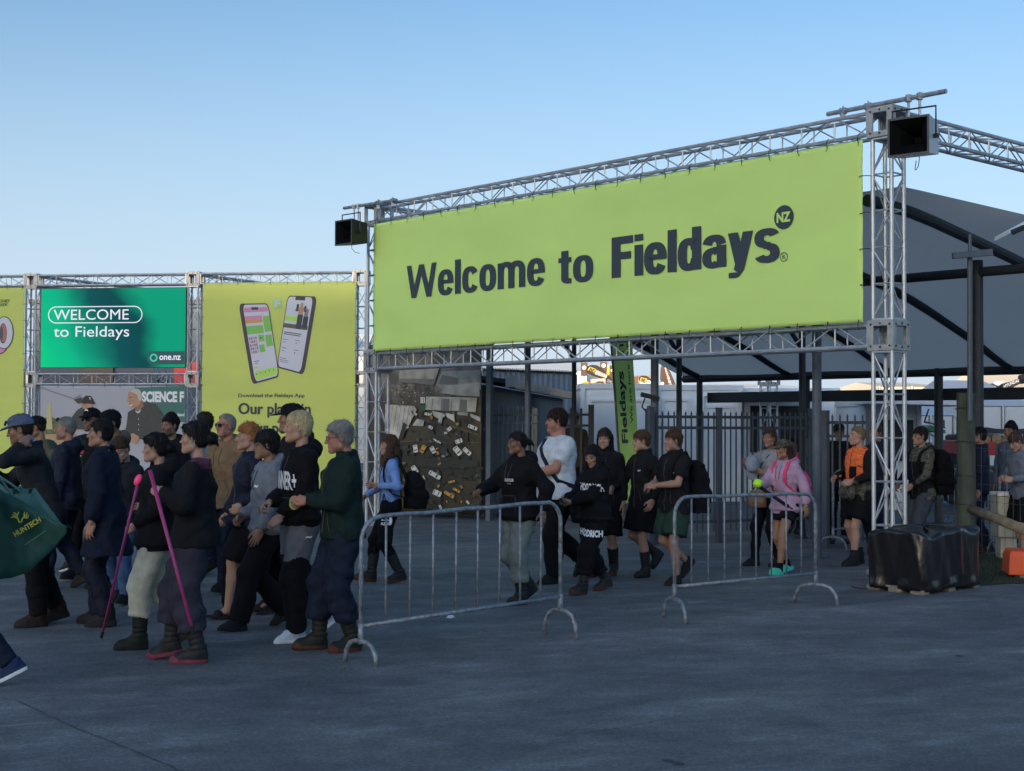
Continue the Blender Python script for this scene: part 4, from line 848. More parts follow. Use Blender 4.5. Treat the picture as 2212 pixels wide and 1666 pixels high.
def ftext(s_, u0, u1, v0, v1, bold, m):
    v, f, asp = text_raw(s_, bold); b = MB()
    for x, y in v: b.v.append(tuple(fmap(u1 - (u1 - u0) * y, v0 + (v1 - v0) * x) + Vector((0, -.012, 0))))
    b.f = f; b.mi = [0] * len(f); worldpart(b.build('lettering', m), ff)
ftext('Fieldays', .14, .56, .30, .66, .03, INK); ftext('Info', .22, .56, .72, .90, .0, INK); ftext('We are here to guide you', .66, .84, .40, .99, .01, INK)

# ------------------------------------------------------------------ wrapped pallet, timber post, right edge
FILM = bpy.data.materials.new('black_polythene'); FILM.use_nodes = True
n = FILM.node_tree.nodes; L = FILM.node_tree.links; p = n['Principled BSDF']; p.inputs['Base Color'].default_value = (.010, .009, .010, 1); p.inputs['Roughness'].default_value = .27
co = n.new('ShaderNodeTexCoord'); t1 = noisetex(n, L, co.outputs['Object'], 2.4, 3, (2.0, 2.0, .7)); t2 = noisetex(n, L, co.outputs['Object'], 11, 6, (1.4, 1.4, .8)); ad = n.new('ShaderNodeMath'); ad.operation = 'MULTIPLY_ADD'; L.new(t2.outputs[0], ad.inputs[0]); ad.inputs[1].default_value = .10; L.new(t1.outputs[0], ad.inputs[2])
bp = n.new('ShaderNodeBump'); bp.inputs['Strength'].default_value = .38; bp.inputs['Distance'].default_value = .06; L.new(ad.outputs[0], bp.inputs['Height']); L.new(bp.outputs[0], p.inputs['Normal'])
pal = empty('wrapped_pallet', SB(10.33, -.55), 0, 'black polythene wrapped load on a timber pallet at the mast foot', 'pallet load')
b = MB(); s0_, s1_, t0_, t1_ = 9.98, 10.66, -1.26, -.20; NP = 120; rings = []
import mathutils.noise as mn
def wrap_pt(f, z_):
    per = rrect(s0_, t0_, s1_, t1_, .07, 5); return per
per = rrect(s0_, t0_, s1_, t1_, .07, 8); cum = [0]
for k in range(len(per)): a, c = per[k], per[(k + 1) % len(per)]; cum.append(cum[-1] + math.dist(a, c))
def pat(f):
    d_ = f * cum[-1]; k = max(i for i in range(len(per)) if cum[i] <= d_ + 1e-9); a, c = per[k], per[(k + 1) % len(per)]; q = (d_ - cum[k]) / max(1e-6, cum[k + 1] - cum[k]); return Vector((a[0] + (c[0] - a[0]) * q, a[1] + (c[1] - a[1]) * q))
ctr = Vector(((s0_ + s1_) / 2, (t0_ + t1_) / 2))
for zi in range(23):
    z_ = .09 + .50 * min(1, zi / 18); ring = []
    for k in range(NP):
        f = k / NP; q = pat(f); out = (q - ctr).normalized(); ph = f * 40 + (z_ - .1) * 9 * sin(f * 17)
        wv = .003 * sin(ph) + .003 * sin(f * 91 + z_ * 11) + .022 * mn.noise(Vector((q.x * 2.2, q.y * 2.2, z_ * 2.2))) + sum(am * math.exp(-((f - f0 + sl * (z_ - .3)) / wd) ** 2) for f0, am, wd, sl in ((.55, .022, .012, .05), (.62, -.018, .016, -.06), (.70, .020, .010, .10), (.78, .014, .012, -.04), (.90, .018, .012, .05), (.05, .016, .014, .03), (.20, .016, .012, -.05), (.36, .02, .012, .06)))
        if z_ < .16: wv += .015 * sin(f * 60)
        topz = .585 + .022 * sin(f * 23) + .015 * sin(f * 57)
        zz = .03 + .015 * max(0, sin(f * 31)) + (topz - .03) * min(1, zi / 18); rad = 1.0
        if zi > 18: rad = 1 - (zi - 18) * .24; zz = topz + .008 * (zi - 18) + .012 * mn.noise(Vector((q.x * 4 * rad, q.y * 4 * rad, 3)))
        qq = ctr + (q + out * wv - ctr) * rad; ring.append(SB(qq.x, qq.y, zz))
    rings.append(ring)
b.loft(rings, cap=True); worldpart(b.build('film', FILM, smooth=True), pal)
TIM = mat('weathered_timber', (.20, .175, .14), .85, 0, .35, 12, .3, 60, stretch=(1, 1, 4))
for ss in (10.07, 10.32, 10.57):
    for tt in (-1.2, -.73, -.27):
        b = MB(); b.box(SB(ss, tt, .022), (.15, .11, .044), Matrix((U, B, Vector((0, 0, 1)))).transposed()); worldpart(b.build('block', TIM, bevel=.006), pal)
for tt in (-1.2, -.73, -.27):
    b = MB(); b.box(SB(10.32, tt, .055), (.60, .10, .02), Matrix((U, B, Vector((0, 0, 1)))).transposed()); worldpart(b.build('board', TIM), pal)

POSTM = mat('mossy_round_post', (.050, .058, .046), .9, 0, .4, 10, .5, 35, stretch=(1, 1, .25)); RAILM = mat('peeled_pole', (.17, .135, .09), .85, 0, .3, 8, .4, 40)
sp_ = empty('strainer_post', at(2086, 1000, 17), 0, 'thick mossy round timber post beside the wrapped pallet', 'post'); sp_.location.z = 0
pc = at(2086, 900, 17); b = MB(); b.tube([(pc.x, 17, 0), (pc.x + .005, 17, 1.0), (pc.x, 17, 2.04)], [.118, .112, .105], 16); worldpart(b.build('post', POSTM, smooth=False), sp_)
b = MB(); b.tube([at(2098, 1100, 16.88), at(2150, 1119, 16.3), at(2240, 1157, 15.4)], [.055, .058, .06], 12); worldpart(b.build('stay', RAILM, smooth=True), sp_)
for z_ in (1.85, 1.45, 1.05, .7):
    b = MB(); b.tube([(pc.x + .122 * cos(a), 17 + .122 * sin(a), z_ + .01 * sin(a * 2)) for a in [2 * pi * k / 14 for k in range(14)]], .004, 4, closed=True); worldpart(b.build('wire_tie', DKSTEEL), sp_)
mp_ = empty('steel_mast', at(2095, 852, 16.85), 0, 'thin grey steel mast with a cross arm above the timber post', 'mast')
b = MB(); b.tube([at(2095, 910, 16.86), at(2095, 545, 16.86)], .031, 10); b.tube([at(2095, 545, 16.86), at(2095, 505, 16.86)], .024, 8); worldpart(b.build('pole', STEEL), mp_)
b = MB(); a = at(2058, 553, 16.78); c = at(2143, 545, 16.78); b.box((a + c) / 2, ((c - a).length, .06, .075), Euler((0, -math.atan2(c.z - a.z, c.x - a.x), 0)).to_matrix()); worldpart(b.build('cross_arm', STEEL), mp_)
# wire netting right of the timber post
wf = empty('wire_fence', at(2160, 1000, 16.6), 0, 'thin wire netting fence running right from the timber post', 'fence'); wf.location.z = 0
WIRE = mat('fence_wire', (.10, .10, .11), .5, .6); wa = at(2104, 900, 16.95); wc = at(2330, 900, 15.6)
for k in range(14):
    f = k / 13; p = wa.lerp(wc, f); b = MB(); b.tube([(p.x, p.y, .1), (p.x + .01 * sin(k * 4), p.y, .9), (p.x, p.y, 1.55)], .0028, 4); worldpart(b.build('wire', WIRE), wf)
for z_ in (.15, .35, .55, .75, .95, 1.17, 1.38, 1.55):
    b = MB(); b.tube([(wa.x, wa.y, z_), (wa.lerp(wc, .5).x, wa.lerp(wc, .5).y, z_ - .015), (wc.x, wc.y, z_)], .0028, 4); worldpart(b.build('wire', WIRE), wf)
OR = mat('orange_plastic', (.72, .095, .025), .5, 0, .1, 4, .15, 12)
ob = empty('orange_box', at(2230, 1240, 15.2), 0, 'bright orange box cut off by the right edge of the picture', 'box'); ob.location.z = 0
g = ground(2179, 1249); b = MB(); zz = .29
r0 = [(g.x, g.y, .03), (g.x + .9, g.y - .15, .03), (g.x + 1.0, g.y + .45, .03), (g.x + .1, g.y + .5, .03)]; r1_ = [(x + .01 * (1 if i in (0, 3) else -1), y, zz * .8) for i, (x, y, z_) in enumerate(r0)]; r2_ = [(x + .03 * (1 if i in (0, 3) else -1), y + .03 * (1 if i < 2 else -1), zz) for i, (x, y, z_) in enumerate(r0)]
b.loft([r0, r1_, r2_]); worldpart(b.build('cover', OR, bevel=.012), ob)
b = MB(); b.box((g.x + .5, g.y + .16, .015), (.8, .45, .03)); worldpart(b.build('base', TIM), ob)
fl2 = empty('awning_corner', at(2225, 480, 14.5), 0, 'pale awning corner poking in at the upper right edge', 'awning')
b = MB(); a = at(2185, 503, 14.5); b.loft([[a, a + Vector((.9, -.1, .42)), a + Vector((.9, .8, .42)), a + Vector((.1, .8, .02))], [a + Vector((0, 0, .03)), a + Vector((.9, -.1, .5)), a + Vector((.9, .8, .5)), a + Vector((.1, .8, .06))]]); worldpart(b.build('panel', WHT2, recalc=True), fl2)
b = MB(); b.tube([a + Vector((0, -.01, 0)), a + Vector((.9, -.11, .40))], .03, 6); worldpart(b.build('edge_tube', DKSTEEL), fl2)
cb = empty('cream_box', at(2172, 1100, 17.6), 0, 'cream coloured box standing behind the barrier at far right', 'box'); cb.location.z = 0
p = at(2172, 900, 17.6); b = MB(); b.box((p.x, 17.6, .52), (.29, .3, .5)); b.box((p.x, 17.6, .14), (.2, .2, .28)); worldpart(b.build('body', mat('cream_plastic', (.42, .42, .36), .6, 0, .1, 6), bevel=.01), cb); b = MB(); b.box((p.x, 17.6, .80), (.31, .32, .05)); worldpart(b.build('lid', WHT2, bevel=.008), cb)
# litter and a cord on the asphalt
g = ground(972, 1336); b = MB(); rr_ = random.Random(4)
b.face([g + Vector((-.03, -.02, .006)), g + Vector((.02, -.035, .004)), g + Vector((.035, .02, .02)), g + Vector((-.01, .03, .03))]); b.face([g + Vector((.0, -.01, .02)), g + Vector((.05, .0, .004)), g + Vector((.03, .04, .012))]); b.face([g + Vector((-.045, .01, .004)), g + Vector((-.01, .0, .02)), g + Vector((-.02, .05, .006))])
tag(b.build('litter', WHITEINK), 'crumpled white scrap of paper under the nearest crowd barrier', 'litter')
b = MB(); g0 = ground(1842, 1270); b.tube([ground(1840, 1269) + Vector((0, 0, .006)), ground(1858, 1273) + Vector((0, 0, .006)), ground(1880, 1274) + Vector((0, 0, .006))], .006, 5); tag(b.build('cord', BLACK), 'short black cord lying on the ground left of the wrapped pallet', 'cord')
# grass at the foot of the timber post
GR = mat('short_grass', (.022, .032, .014), .9, 0, .4, 20); b = MB(); rr_ = random.Random(11)
pg = [ground(2112, 1266), ground(2180, 1262), ground(2280, 1262), ground(2300, 1215), ground(2120, 1196), ground(2098, 1215)]
b.face([p + Vector((0, 0, .006)) for p in pg])
from mathutils.geometry import intersect_point_tri_2d
for k in range(3800):
    q = [rr_.random() for _ in range(2)]; x = min(p.x for p in pg) + q[0] * (max(p.x for p in pg) - min(p.x for p in pg)); y = min(p.y for p in pg) + q[1] * (max(p.y for p in pg) - min(p.y for p in pg)); pt = Vector((x, y, 0))
    if any(intersect_point_tri_2d(pt, pg[0], pg[i], pg[i + 1]) for i in range(1, 5)):
        a = rr_.uniform(0, 6.28); h = rr_.uniform(.02, .06); w_ = .004; b.face([(x - cos(a) * w_, y - sin(a) * w_, .005), (x + cos(a) * w_, y + sin(a) * w_, .005), (x + rr_.uniform(-.02, .02), y + rr_.uniform(-.02, .02), h)])
tag(b.build('grass', GR), kind='stuff')

# ------------------------------------------------------------------ far sunlit stands, flags and tents
def wpoly(pts, Y, thick, m, name, parent, dy=0):
    b = MB(); f_ = [at(x, y, Y + dy) for x, y in pts]; bk = [p + Vector((0, thick, 0)) for p in f_]; b.loft([f_, bk]); return worldpart(b.build(name, m, recalc=True), parent)
cf = crop(2050, 1380, 2212 / 700)
FB = mat('black_flag_cloth', (.035, .026, .022), .8); FYL = mat('yellow_flag_panel', (.75, .52, .02), .7); FW = mat('white_flag_panel', (.75, .72, .68), .7)
def far_text(s_, q, Y, m, parent, bold=.0):
    bl, br, tr_, tl_ = q; v, f, asp = text_raw(s_, bold, 2); b = MB()
    for x, y in v:
        p = [(bl[i] * (1 - x) + br[i] * x) * (1 - y) + (tl_[i] * (1 - x) + tr_[i] * x) * y for i in (0, 1)]; b.v.append(tuple(at(*cf(*p), Y)))
    b.f = f; b.mi = [0] * len(f); worldpart(b.build('lettering', m), parent)
def far_flag(pts, Y, label, base, m=FB):
    r_ = empty('teardrop_flag', at(*cf(*base), Y), 0, label, 'flag', 'sunlit flags above the cabins'); r_.location.z = 0
    wpoly([cf(*p) for p in pts], Y, .04, m, 'cloth', r_); q = at(*cf(*base), Y); b = MB(); b.tube([(q.x, Y + .02, 0), (q.x, Y + .02, q.z)], .03, 6); worldpart(b.build('pole', GALV), r_); return r_
f1 = far_flag([(1290, 520), (1180, 455), (1080, 400), (985, 375), (905, 330), (898, 285), (920, 250), (975, 232), (1040, 240), (1110, 285), (1180, 360), (1240, 430), (1300, 500)], 60, 'large leaning black teardrop flag with a yellow BE panel', (1290, 515))
wpoly([cf(*p) for p in [(918, 300), (1000, 340), (1030, 290), (950, 258)]], 60, .02, FYL, 'yellow_panel', f1, -.05); far_text('BE', [(930, 310), (995, 338), (1018, 292), (955, 266)], 59.93, INK, f1, .04)
wpoly([cf(*p) for p in [(1010, 350), (1155, 400), (1170, 360), (1035, 300)]], 60, .02, FW, 'white_panel', f1, -.05); far_text('POWER', [(1030, 330), (1150, 372), (1158, 348), (1042, 305)], 59.93, INK, f1); far_text('EQUIPMENT', [(1020, 352), (1140, 395), (1150, 376), (1030, 332)], 59.93, INK, f1)
far_text('.CO.NZ', [(1160, 445), (1225, 470), (1232, 440), (1168, 412)], 59.93, FW, f1)
f2 = far_flag([(1760, 520), (1690, 470), (1600, 455), (1568, 425), (1565, 390), (1600, 368), (1660, 372), (1720, 410), (1780, 480)], 66, 'smaller leaning black teardrop flag with a yellow BE panel', (1755, 512))
wpoly([cf(*p) for p in [(1580, 435), (1655, 460), (1668, 410), (1592, 390)]], 66, .02, FYL, 'yellow_panel', f2, -.05); far_text('BE', [(1590, 435), (1645, 455), (1656, 414), (1600, 397)], 65.93, INK, f2, .04); wpoly([cf(*p) for p in [(1662, 465), (1740, 495), (1750, 455), (1675, 422)]], 66, .02, FW, 'white_panel', f2, -.05)
f3 = far_flag([(1850, 510), (1835, 400), (1840, 280), (1855, 235), (1890, 220), (1925, 250), (1965, 330), (2010, 430), (2040, 510)], 58, 'tall brown black feather flag with pale lettering beside a post', (1945, 508), mat('brown_flag_cloth', (.10, .06, .045), .8))
far_text('SHINDAIWA', [(1990, 500), (1905, 255), (1885, 262), (1950, 505)], 57.93, FW, f3, .03); wpoly([cf(*p) for p in circ((1862, 470), 22, 14)], 58, .02, FW, 'white_disc', f3, -.05)
for k, (x0_, y0_, x1_, y1_) in enumerate(((835, 205, 920, 375), (1078, 195, 1168, 330), (1195, 240, 1258, 410))):
    r_ = empty('hanging_banner', at(*cf((x0_ + x1_) / 2, y1_), 64), 0, ('dark hanging banner with a pale disc left of the large BE flag', 'dark hanging banner with a pale disc above the large BE flag', 'narrow dark hanging banner beside the lime feather flag')[k], 'banner', 'sunlit hanging banners'); r_.location.z = 0
    wpoly([cf(*p) for p in ((x0_, y1_), (x1_, y1_), (x1_, y0_), (x0_, y0_))], 64, .05, mat('brown_flag_cloth', (.10, .06, .045), .8), 'sheet', r_)
    wpoly([cf(*p) for p in circ(((x0_ + x1_) / 2, (y0_ + y1_) / 2 - 20), 26 if k < 2 else 16, 16)], 64, .02, FW, 'white_disc', r_, -.05)
    q = at(*cf((x0_ + x1_) / 2, y0_), 64); b = MB(); b.tube([(q.x, 64.1, 0), (q.x, 64.1, q.z + .05)], .03, 6); worldpart(b.build('pole', GALV), r_)
r_ = empty('sign_board', at(*cf(1055, 530), 57), 0, 'pale board with a dark swoosh on legs above the white cabin', 'sign'); r_.location.z = 0
wpoly([cf(*p) for p in ((960, 528), (1150, 528), (1145, 402), (958, 415))], 57, .08, mat('pale_board', (.62, .55, .46), .7), 'board', r_); wpoly([cf(*p) for p in ((1000, 470), (1060, 440), (1125, 445), (1105, 480), (1095, 460), (1040, 462))], 57, .02, mat('brown_flag_cloth', (.10, .06, .045), .8), 'mark', r_, -.05); q = at(*cf(1055, 528), 57); b = MB(); b.tube([(q.x - 1, 57.04, 0), (q.x - 1, 57.04, q.z)], .05, 6); b.tube([(q.x + 1, 57.04, 0), (q.x + 1, 57.04, q.z)], .05, 6); worldpart(b.build('leg', GALV), r_)
r_ = empty('yellow_disc_sign', at(*cf(910, 520), 56), 0, 'round yellow sign peeping over the roof beside the white cabin', 'sign'); r_.location.z = 0; wpoly([cf(*p) for p in circ((900, 510), 68, 24)], 56, .06, FYL, 'disc', r_); q = at(*cf(900, 560), 56); b = MB(); b.tube([(q.x, 56.1, 0), (q.x, 56.1, q.z)], .04, 6); worldpart(b.build('pole', GALV), r_)
TENT = mat('white_marquee_pvc', (.70, .69, .67), .6, 0, .04, .3); TENTB = mat('shaded_tent_pvc', (.46, .49, .54), .6, 0, .04, .3)  # TENTB: the white tent PVC with bluish shade put into its colour
def marquee(l, r, Y, ze, zr, label, depth=10, m=TENT, legs=True):
    a = at(l, 900, Y); c = at(r, 900, Y); root = empty('marquee', ((a.x + c.x) / 2, Y + depth / 2, 0), 0, label, 'tent', 'white tents behind the gateway'); xm = (a.x + c.x) / 2
    b = MB(); f_ = [Vector((a.x, Y, ze)), Vector((c.x, Y, ze)), Vector((c.x, Y + depth, ze)), Vector((a.x, Y + depth, ze))]; r0 = Vector((a.x + (c.x - a.x) * .08, Y + depth / 2, zr)); r1_ = Vector((c.x - (c.x - a.x) * .08, Y + depth / 2, zr))
    b.face([f_[0], f_[1], r1_, r0]); b.face([f_[1], f_[2], r1_]); b.face([f_[2], f_[3], r0, r1_]); b.face([f_[3], f_[0], r0]); o = b.build('roof', m); worldpart(o, root)
    b = MB(); n_ = max(2, int((c.x - a.x) / 3))
    for k in range(n_): 
        x0_, x1_ = a.x + (c.x - a.x) * k / n_, a.x + (c.x - a.x) * (k + 1) / n_; b.face([(x0_ + .05, Y + .03, 0), (x1_ - .05, Y + .03, 0), (x1_ - .05, Y + .03, ze - .02), (x0_ + .05, Y + .03, ze - .02)])
    b.face([(a.x, Y, 0), (a.x, Y, ze), (a.x, Y + depth, ze), (a.x, Y + depth, 0)]); b.face([(c.x, Y, 0), (c.x, Y + depth, 0), (c.x, Y + depth, ze), (c.x, Y, ze)]); worldpart(b.build('side_wall', m), root)
    b = MB()
    for k in range(n_ + 1): x0_ = a.x + (c.x - a.x) * k / n_; b.tube([(x0_, Y - .02, 0), (x0_, Y - .02, ze)], .05, 6)
    worldpart(b.build('frame', GALV), root); return root
marquee(1040, 1266, 72, 4.35, 5.0, 'long white marquee lit by low sun above the shed roof', 14)
marquee(1535, 1742, 68, 3.45, 3.75, 'low ribbed white marquee seen under the canopy eave', 12)
marquee(1900, 2040, 60, 3.3, 3.6, 'cream marquee seen under the eave right of the large mast', 10, mat('cream_pvc', (.62, .55, .42), .6))
marquee(2098, 2235, 40, 2.2, 3.05, 'shade tinted white tent behind the logs at the right edge', 8, TENTB)
marquee(2170, 2330, 56, 2.6, 4.1, 'warm lit tent roof at the far right under the canopy', 10, mat('cream_pvc', (.62, .55, .42), .6))
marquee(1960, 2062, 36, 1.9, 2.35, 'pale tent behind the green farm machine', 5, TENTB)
marquee(-60, 92, 58, 3.6, 4.6, 'white tent seen through the leftmost truss mast', 10)
marquee(700, 830, 58, 4.4, 5.6, 'white tent glimpsed behind the gateway left mast', 10)
r_ = empty('building', at(280, 900, 52), 0, 'dark slate building behind the screen, seen through the truss', 'building'); r_.location.z = 0
q = at(280, 900, 52); b = MB(); b.box((q.x, 54, 3.0), (7.2, 4, 6.0)); worldpart(b.build('wall', mat('dark_slate_cladding', (.06, .075, .11), .6, 0, .15, .6)), r_)
b = MB(); b.box((q.x, 54, 6.08), (7.5, 4.3, .16)); worldpart(b.build('roof', DKSTEEL), r_)
b = MB(); b.box((q.x + 2.1, 51.93, 3.4), (.9, .1, .9)); worldpart(b.build('red_sign', mat('red_sign_paint', (.55, .02, .03), .5)), r_); b = MB(); b.box((q.x - 1.2, 51.94, 3.0), (1.2, .1, 2.2)); worldpart(b.build('shutter', mat('brown_shutter', (.10, .07, .05), .6)), r_)
for k, (l, r, zt, Y, c_, lb) in enumerate(((1248, 1300, 4.5, 76, (.30, .20, .13), 'brown trade stand behind the large BE flag'), (1296, 1345, 4.9, 78, (.42, .36, .30), 'pale tan trade stand right of the large BE flag'), (1378, 1420, 4.2, 74, (.22, .14, .10), 'dark brown trade stand behind the smaller BE flag'), (1416, 1470, 3.9, 80, (.45, .38, .30), 'low tan trade stand behind the tall feather flag'))):
    a = at(l, 900, Y); c = at(r, 900, Y); r_ = empty('trade_stand', ((a.x + c.x) / 2, Y, 0), 0, lb, 'stand', 'sunlit trade stands'); b = MB(); b.box(((a.x + c.x) / 2, Y + 1.5, zt / 2), (c.x - a.x, 3, zt)); worldpart(b.build('wall', mat('stand_panel_%d' % k, c_, .7, 0, .3, .8)), r_)
    b = MB(); b.box(((a.x + c.x) / 2, Y - .03, zt - .4), ((c.x - a.x) * .8, .05, .5)); worldpart(b.build('fascia', (FW, FYL, FW, INK)[k]), r_); b = MB(); b.box(((a.x + c.x) / 2, Y - .03, zt / 2 - .3), ((c.x - a.x) * .5, .05, zt * .45)); worldpart(b.build('opening', DKSTEEL), r_)
# logs on a red trailer, farm machine, digger arm
cz = crop(3650, 1480, 1706 / 430)
tr_ = empty('log_trailer', at(2160, 1000, 26), 0, 'red steel log trailer behind the crowd at right', 'trailer'); tr_.location.z = 0
q = at(*cz(1260, 1215), 26); RED = mat('red_trailer_paint', (.42, .025, .025), .5, 0, .15, 4); b = MB(); b.box((q.x + .1, 27, q.z), (1.1, 2.2, .26)); worldpart(b.build('bed', RED, bevel=.02), tr_)
for sx in (-.4, .6): 
    b = MB(); b.tube([(q.x + sx - .06, 26.5, .32), (q.x + sx + .06, 26.5, .32)], .32, 18); worldpart(b.build('wheel', BLACK), tr_)
b = MB(); b.box((q.x + .1, 27, .62), (.7, 1.8, .5)); worldpart(b.build('chassis', DKSTEEL), tr_)
LOGE = mat('cut_log_end', (.36, .21, .11), .8, 0, .25, 14); BARK = mat('log_bark', (.10, .075, .05), .9, 0, .4, 12)
for k, (x, y, r_) in enumerate(((1115, 1075, 66), (1275, 1070, 80), (1430, 1085, 68), (1555, 1085, 64))):
    c = at(*cz(x, y), 25.9); rad = r_ / (1706 / 430) * .542 * 25.9 / F; b = MB(); b.tube([c, c + Vector((.05, 2.4, 0))], rad, 20); b.mi[-2] = 1; b.mi[-1] = 1
    tag(b.build('log', [BARK, LOGE]), ('leftmost cut log on the red trailer', 'second cut log on the red trailer, the largest', 'third cut log on the red trailer, partly hidden', 'rightmost cut log on the red trailer, behind heads')[k], 'log', 'cut logs on the red trailer')
tp = empty('tarpaulin', at(*cz(1400, 930), 27), 0, 'dark sagging tarpaulin above the cut logs', 'tarpaulin'); wpoly([cz(*p) for p in ((1100, 985), (1720, 990), (1720, 905), (1450, 915), (1250, 905), (1100, 880))], 28.6, .05, DKSTEEL, 'sheet', tp)
b = MB()
for x in (1110, 1700): q = at(*cz(x, 930), 28.62); b.tube([(q.x, q.y, 0), q], .02, 6)
worldpart(b.build('pole', DKSTEEL), tp)
gm = empty('farm_machine', at(2020, 1000, 29), 0, 'green farm machine with a red guard and pipework behind the crowd', 'machine'); gm.location.z = 0
GRN = mat('green_machine_paint', (.03, .14, .04), .5, 0, .1, 6)
wpoly([cz(*p) for p in ((180, 890), (230, 850), (300, 870), (460, 930), (470, 980), (330, 960), (200, 925))], 29, .6, GRN, 'hood', gm); wpoly([cz(*p) for p in ((340, 1170), (470, 1165), (470, 1240), (400, 1245))], 28.6, .4, RED, 'guard', gm); wpoly([cz(*p) for p in ((240, 960), (440, 1010), (410, 1060), (260, 1000))], 28.8, .3, WHT2, 'side_panel', gm)
b = MB()
for l_ in ([(130, 800), (200, 595)], [(120, 800), (250, 820), (330, 860), (460, 890)], [(300, 850), (310, 790), (445, 780), (440, 870)], [(340, 860), (440, 790)]): b.tube([at(*cz(*p), 29.2) for p in l_], .018, 6)
worldpart(b.build('pipework', DKSTEEL), gm)
q = at(*cz(340, 1100), 29.3); b = MB(); b.box((q.x, 29.3, .75), (.9, .5, .9)); worldpart(b.build('body', DKSTEEL), gm); b = MB(); b.tube([(q.x - .3, 29.1, .3), (q.x - .3, 29.5, .3)], .3, 16); b.tube([(q.x + .4, 29.1, .3), (q.x + .4, 29.5, .3)], .3, 16); worldpart(b.build('wheel', BLACK), gm)
ex = empty('excavator', at(2185, 1000, 48), 0, 'dark excavator arm lettered HYUNDAI under the canopy eave', 'excavator'); ex.location.z = 0
wpoly([cz(*p) for p in ((1290, 285), (1330, 225), (1420, 190), (1580, 150), (1640, 120), (1640, 200), (1560, 240), (1480, 290))], 48, .4, mat('dark_arm_paint', (.03, .032, .035), .5), 'arm', ex)
v, f, asp = text_raw('HYUNDAI', .02, 2); b = MB()
for x, y in v: b.v.append(tuple(at(*cz(1392 + 235 * x - 12 * y, 262 - 95 * x - 46 * y), 47.95)))
b.f = f; b.mi = [0] * len(f); worldpart(b.build('lettering', WHITEINK), ex)
q = at(*cz(1640, 160), 48.2); b = MB(); b.box((q.x + 1.2, 48.4, 1.6), (2.4, 2, 1.8)); worldpart(b.build('cab', mat('dark_arm_paint', (.03, .032, .035), .5)), ex); b = MB(); b.box((q.x + 1.2, 48.4, .4), (2.8, 2.2, .7)); worldpart(b.build('track', BLACK), ex); b = MB(); b.tube([at(*cz(1640, 130), 48.2), (q.x + 1.2, 48.3, 3.4), (q.x + 1.2, 48.4, 2.2)], .16, 8); worldpart(b.build('boom', BLACK), ex)
wb_ = wpoly([cz(*p) for p in ((1220, 190), (1260, 155), (1400, 160), (1300, 230))], 47.6, .5, WHITEINK, 'bucket', ex)
# far wood along the horizon
LF = mat('far_foliage', (.07, .085, .035), .9, 0, .3, .2); b = MB(); rr_ = random.Random(21)
for k in range(7000):
    x = rr_.uniform(-75, 130); hgt = 4.6 + 1.6 * mn.noise(Vector((x * .12, 1, 2))) + 1.2 * mn.noise(Vector((x * .5, 4, 2))); z_ = hgt * rr_.random() ** .6; y = 190 + rr_.uniform(-5, 5); s_ = rr_.uniform(.3, .8)
    a = Vector((rr_.gauss(0, 1), rr_.gauss(0, 1), rr_.gauss(0, 1))).normalized() * s_; c = a.orthogonal().normalized() * s_; p = Vector((x, y, z_)); b.face([p - a, p + c, p + a, p - c])
tag(b.build('far_wood', LF), kind='stuff')
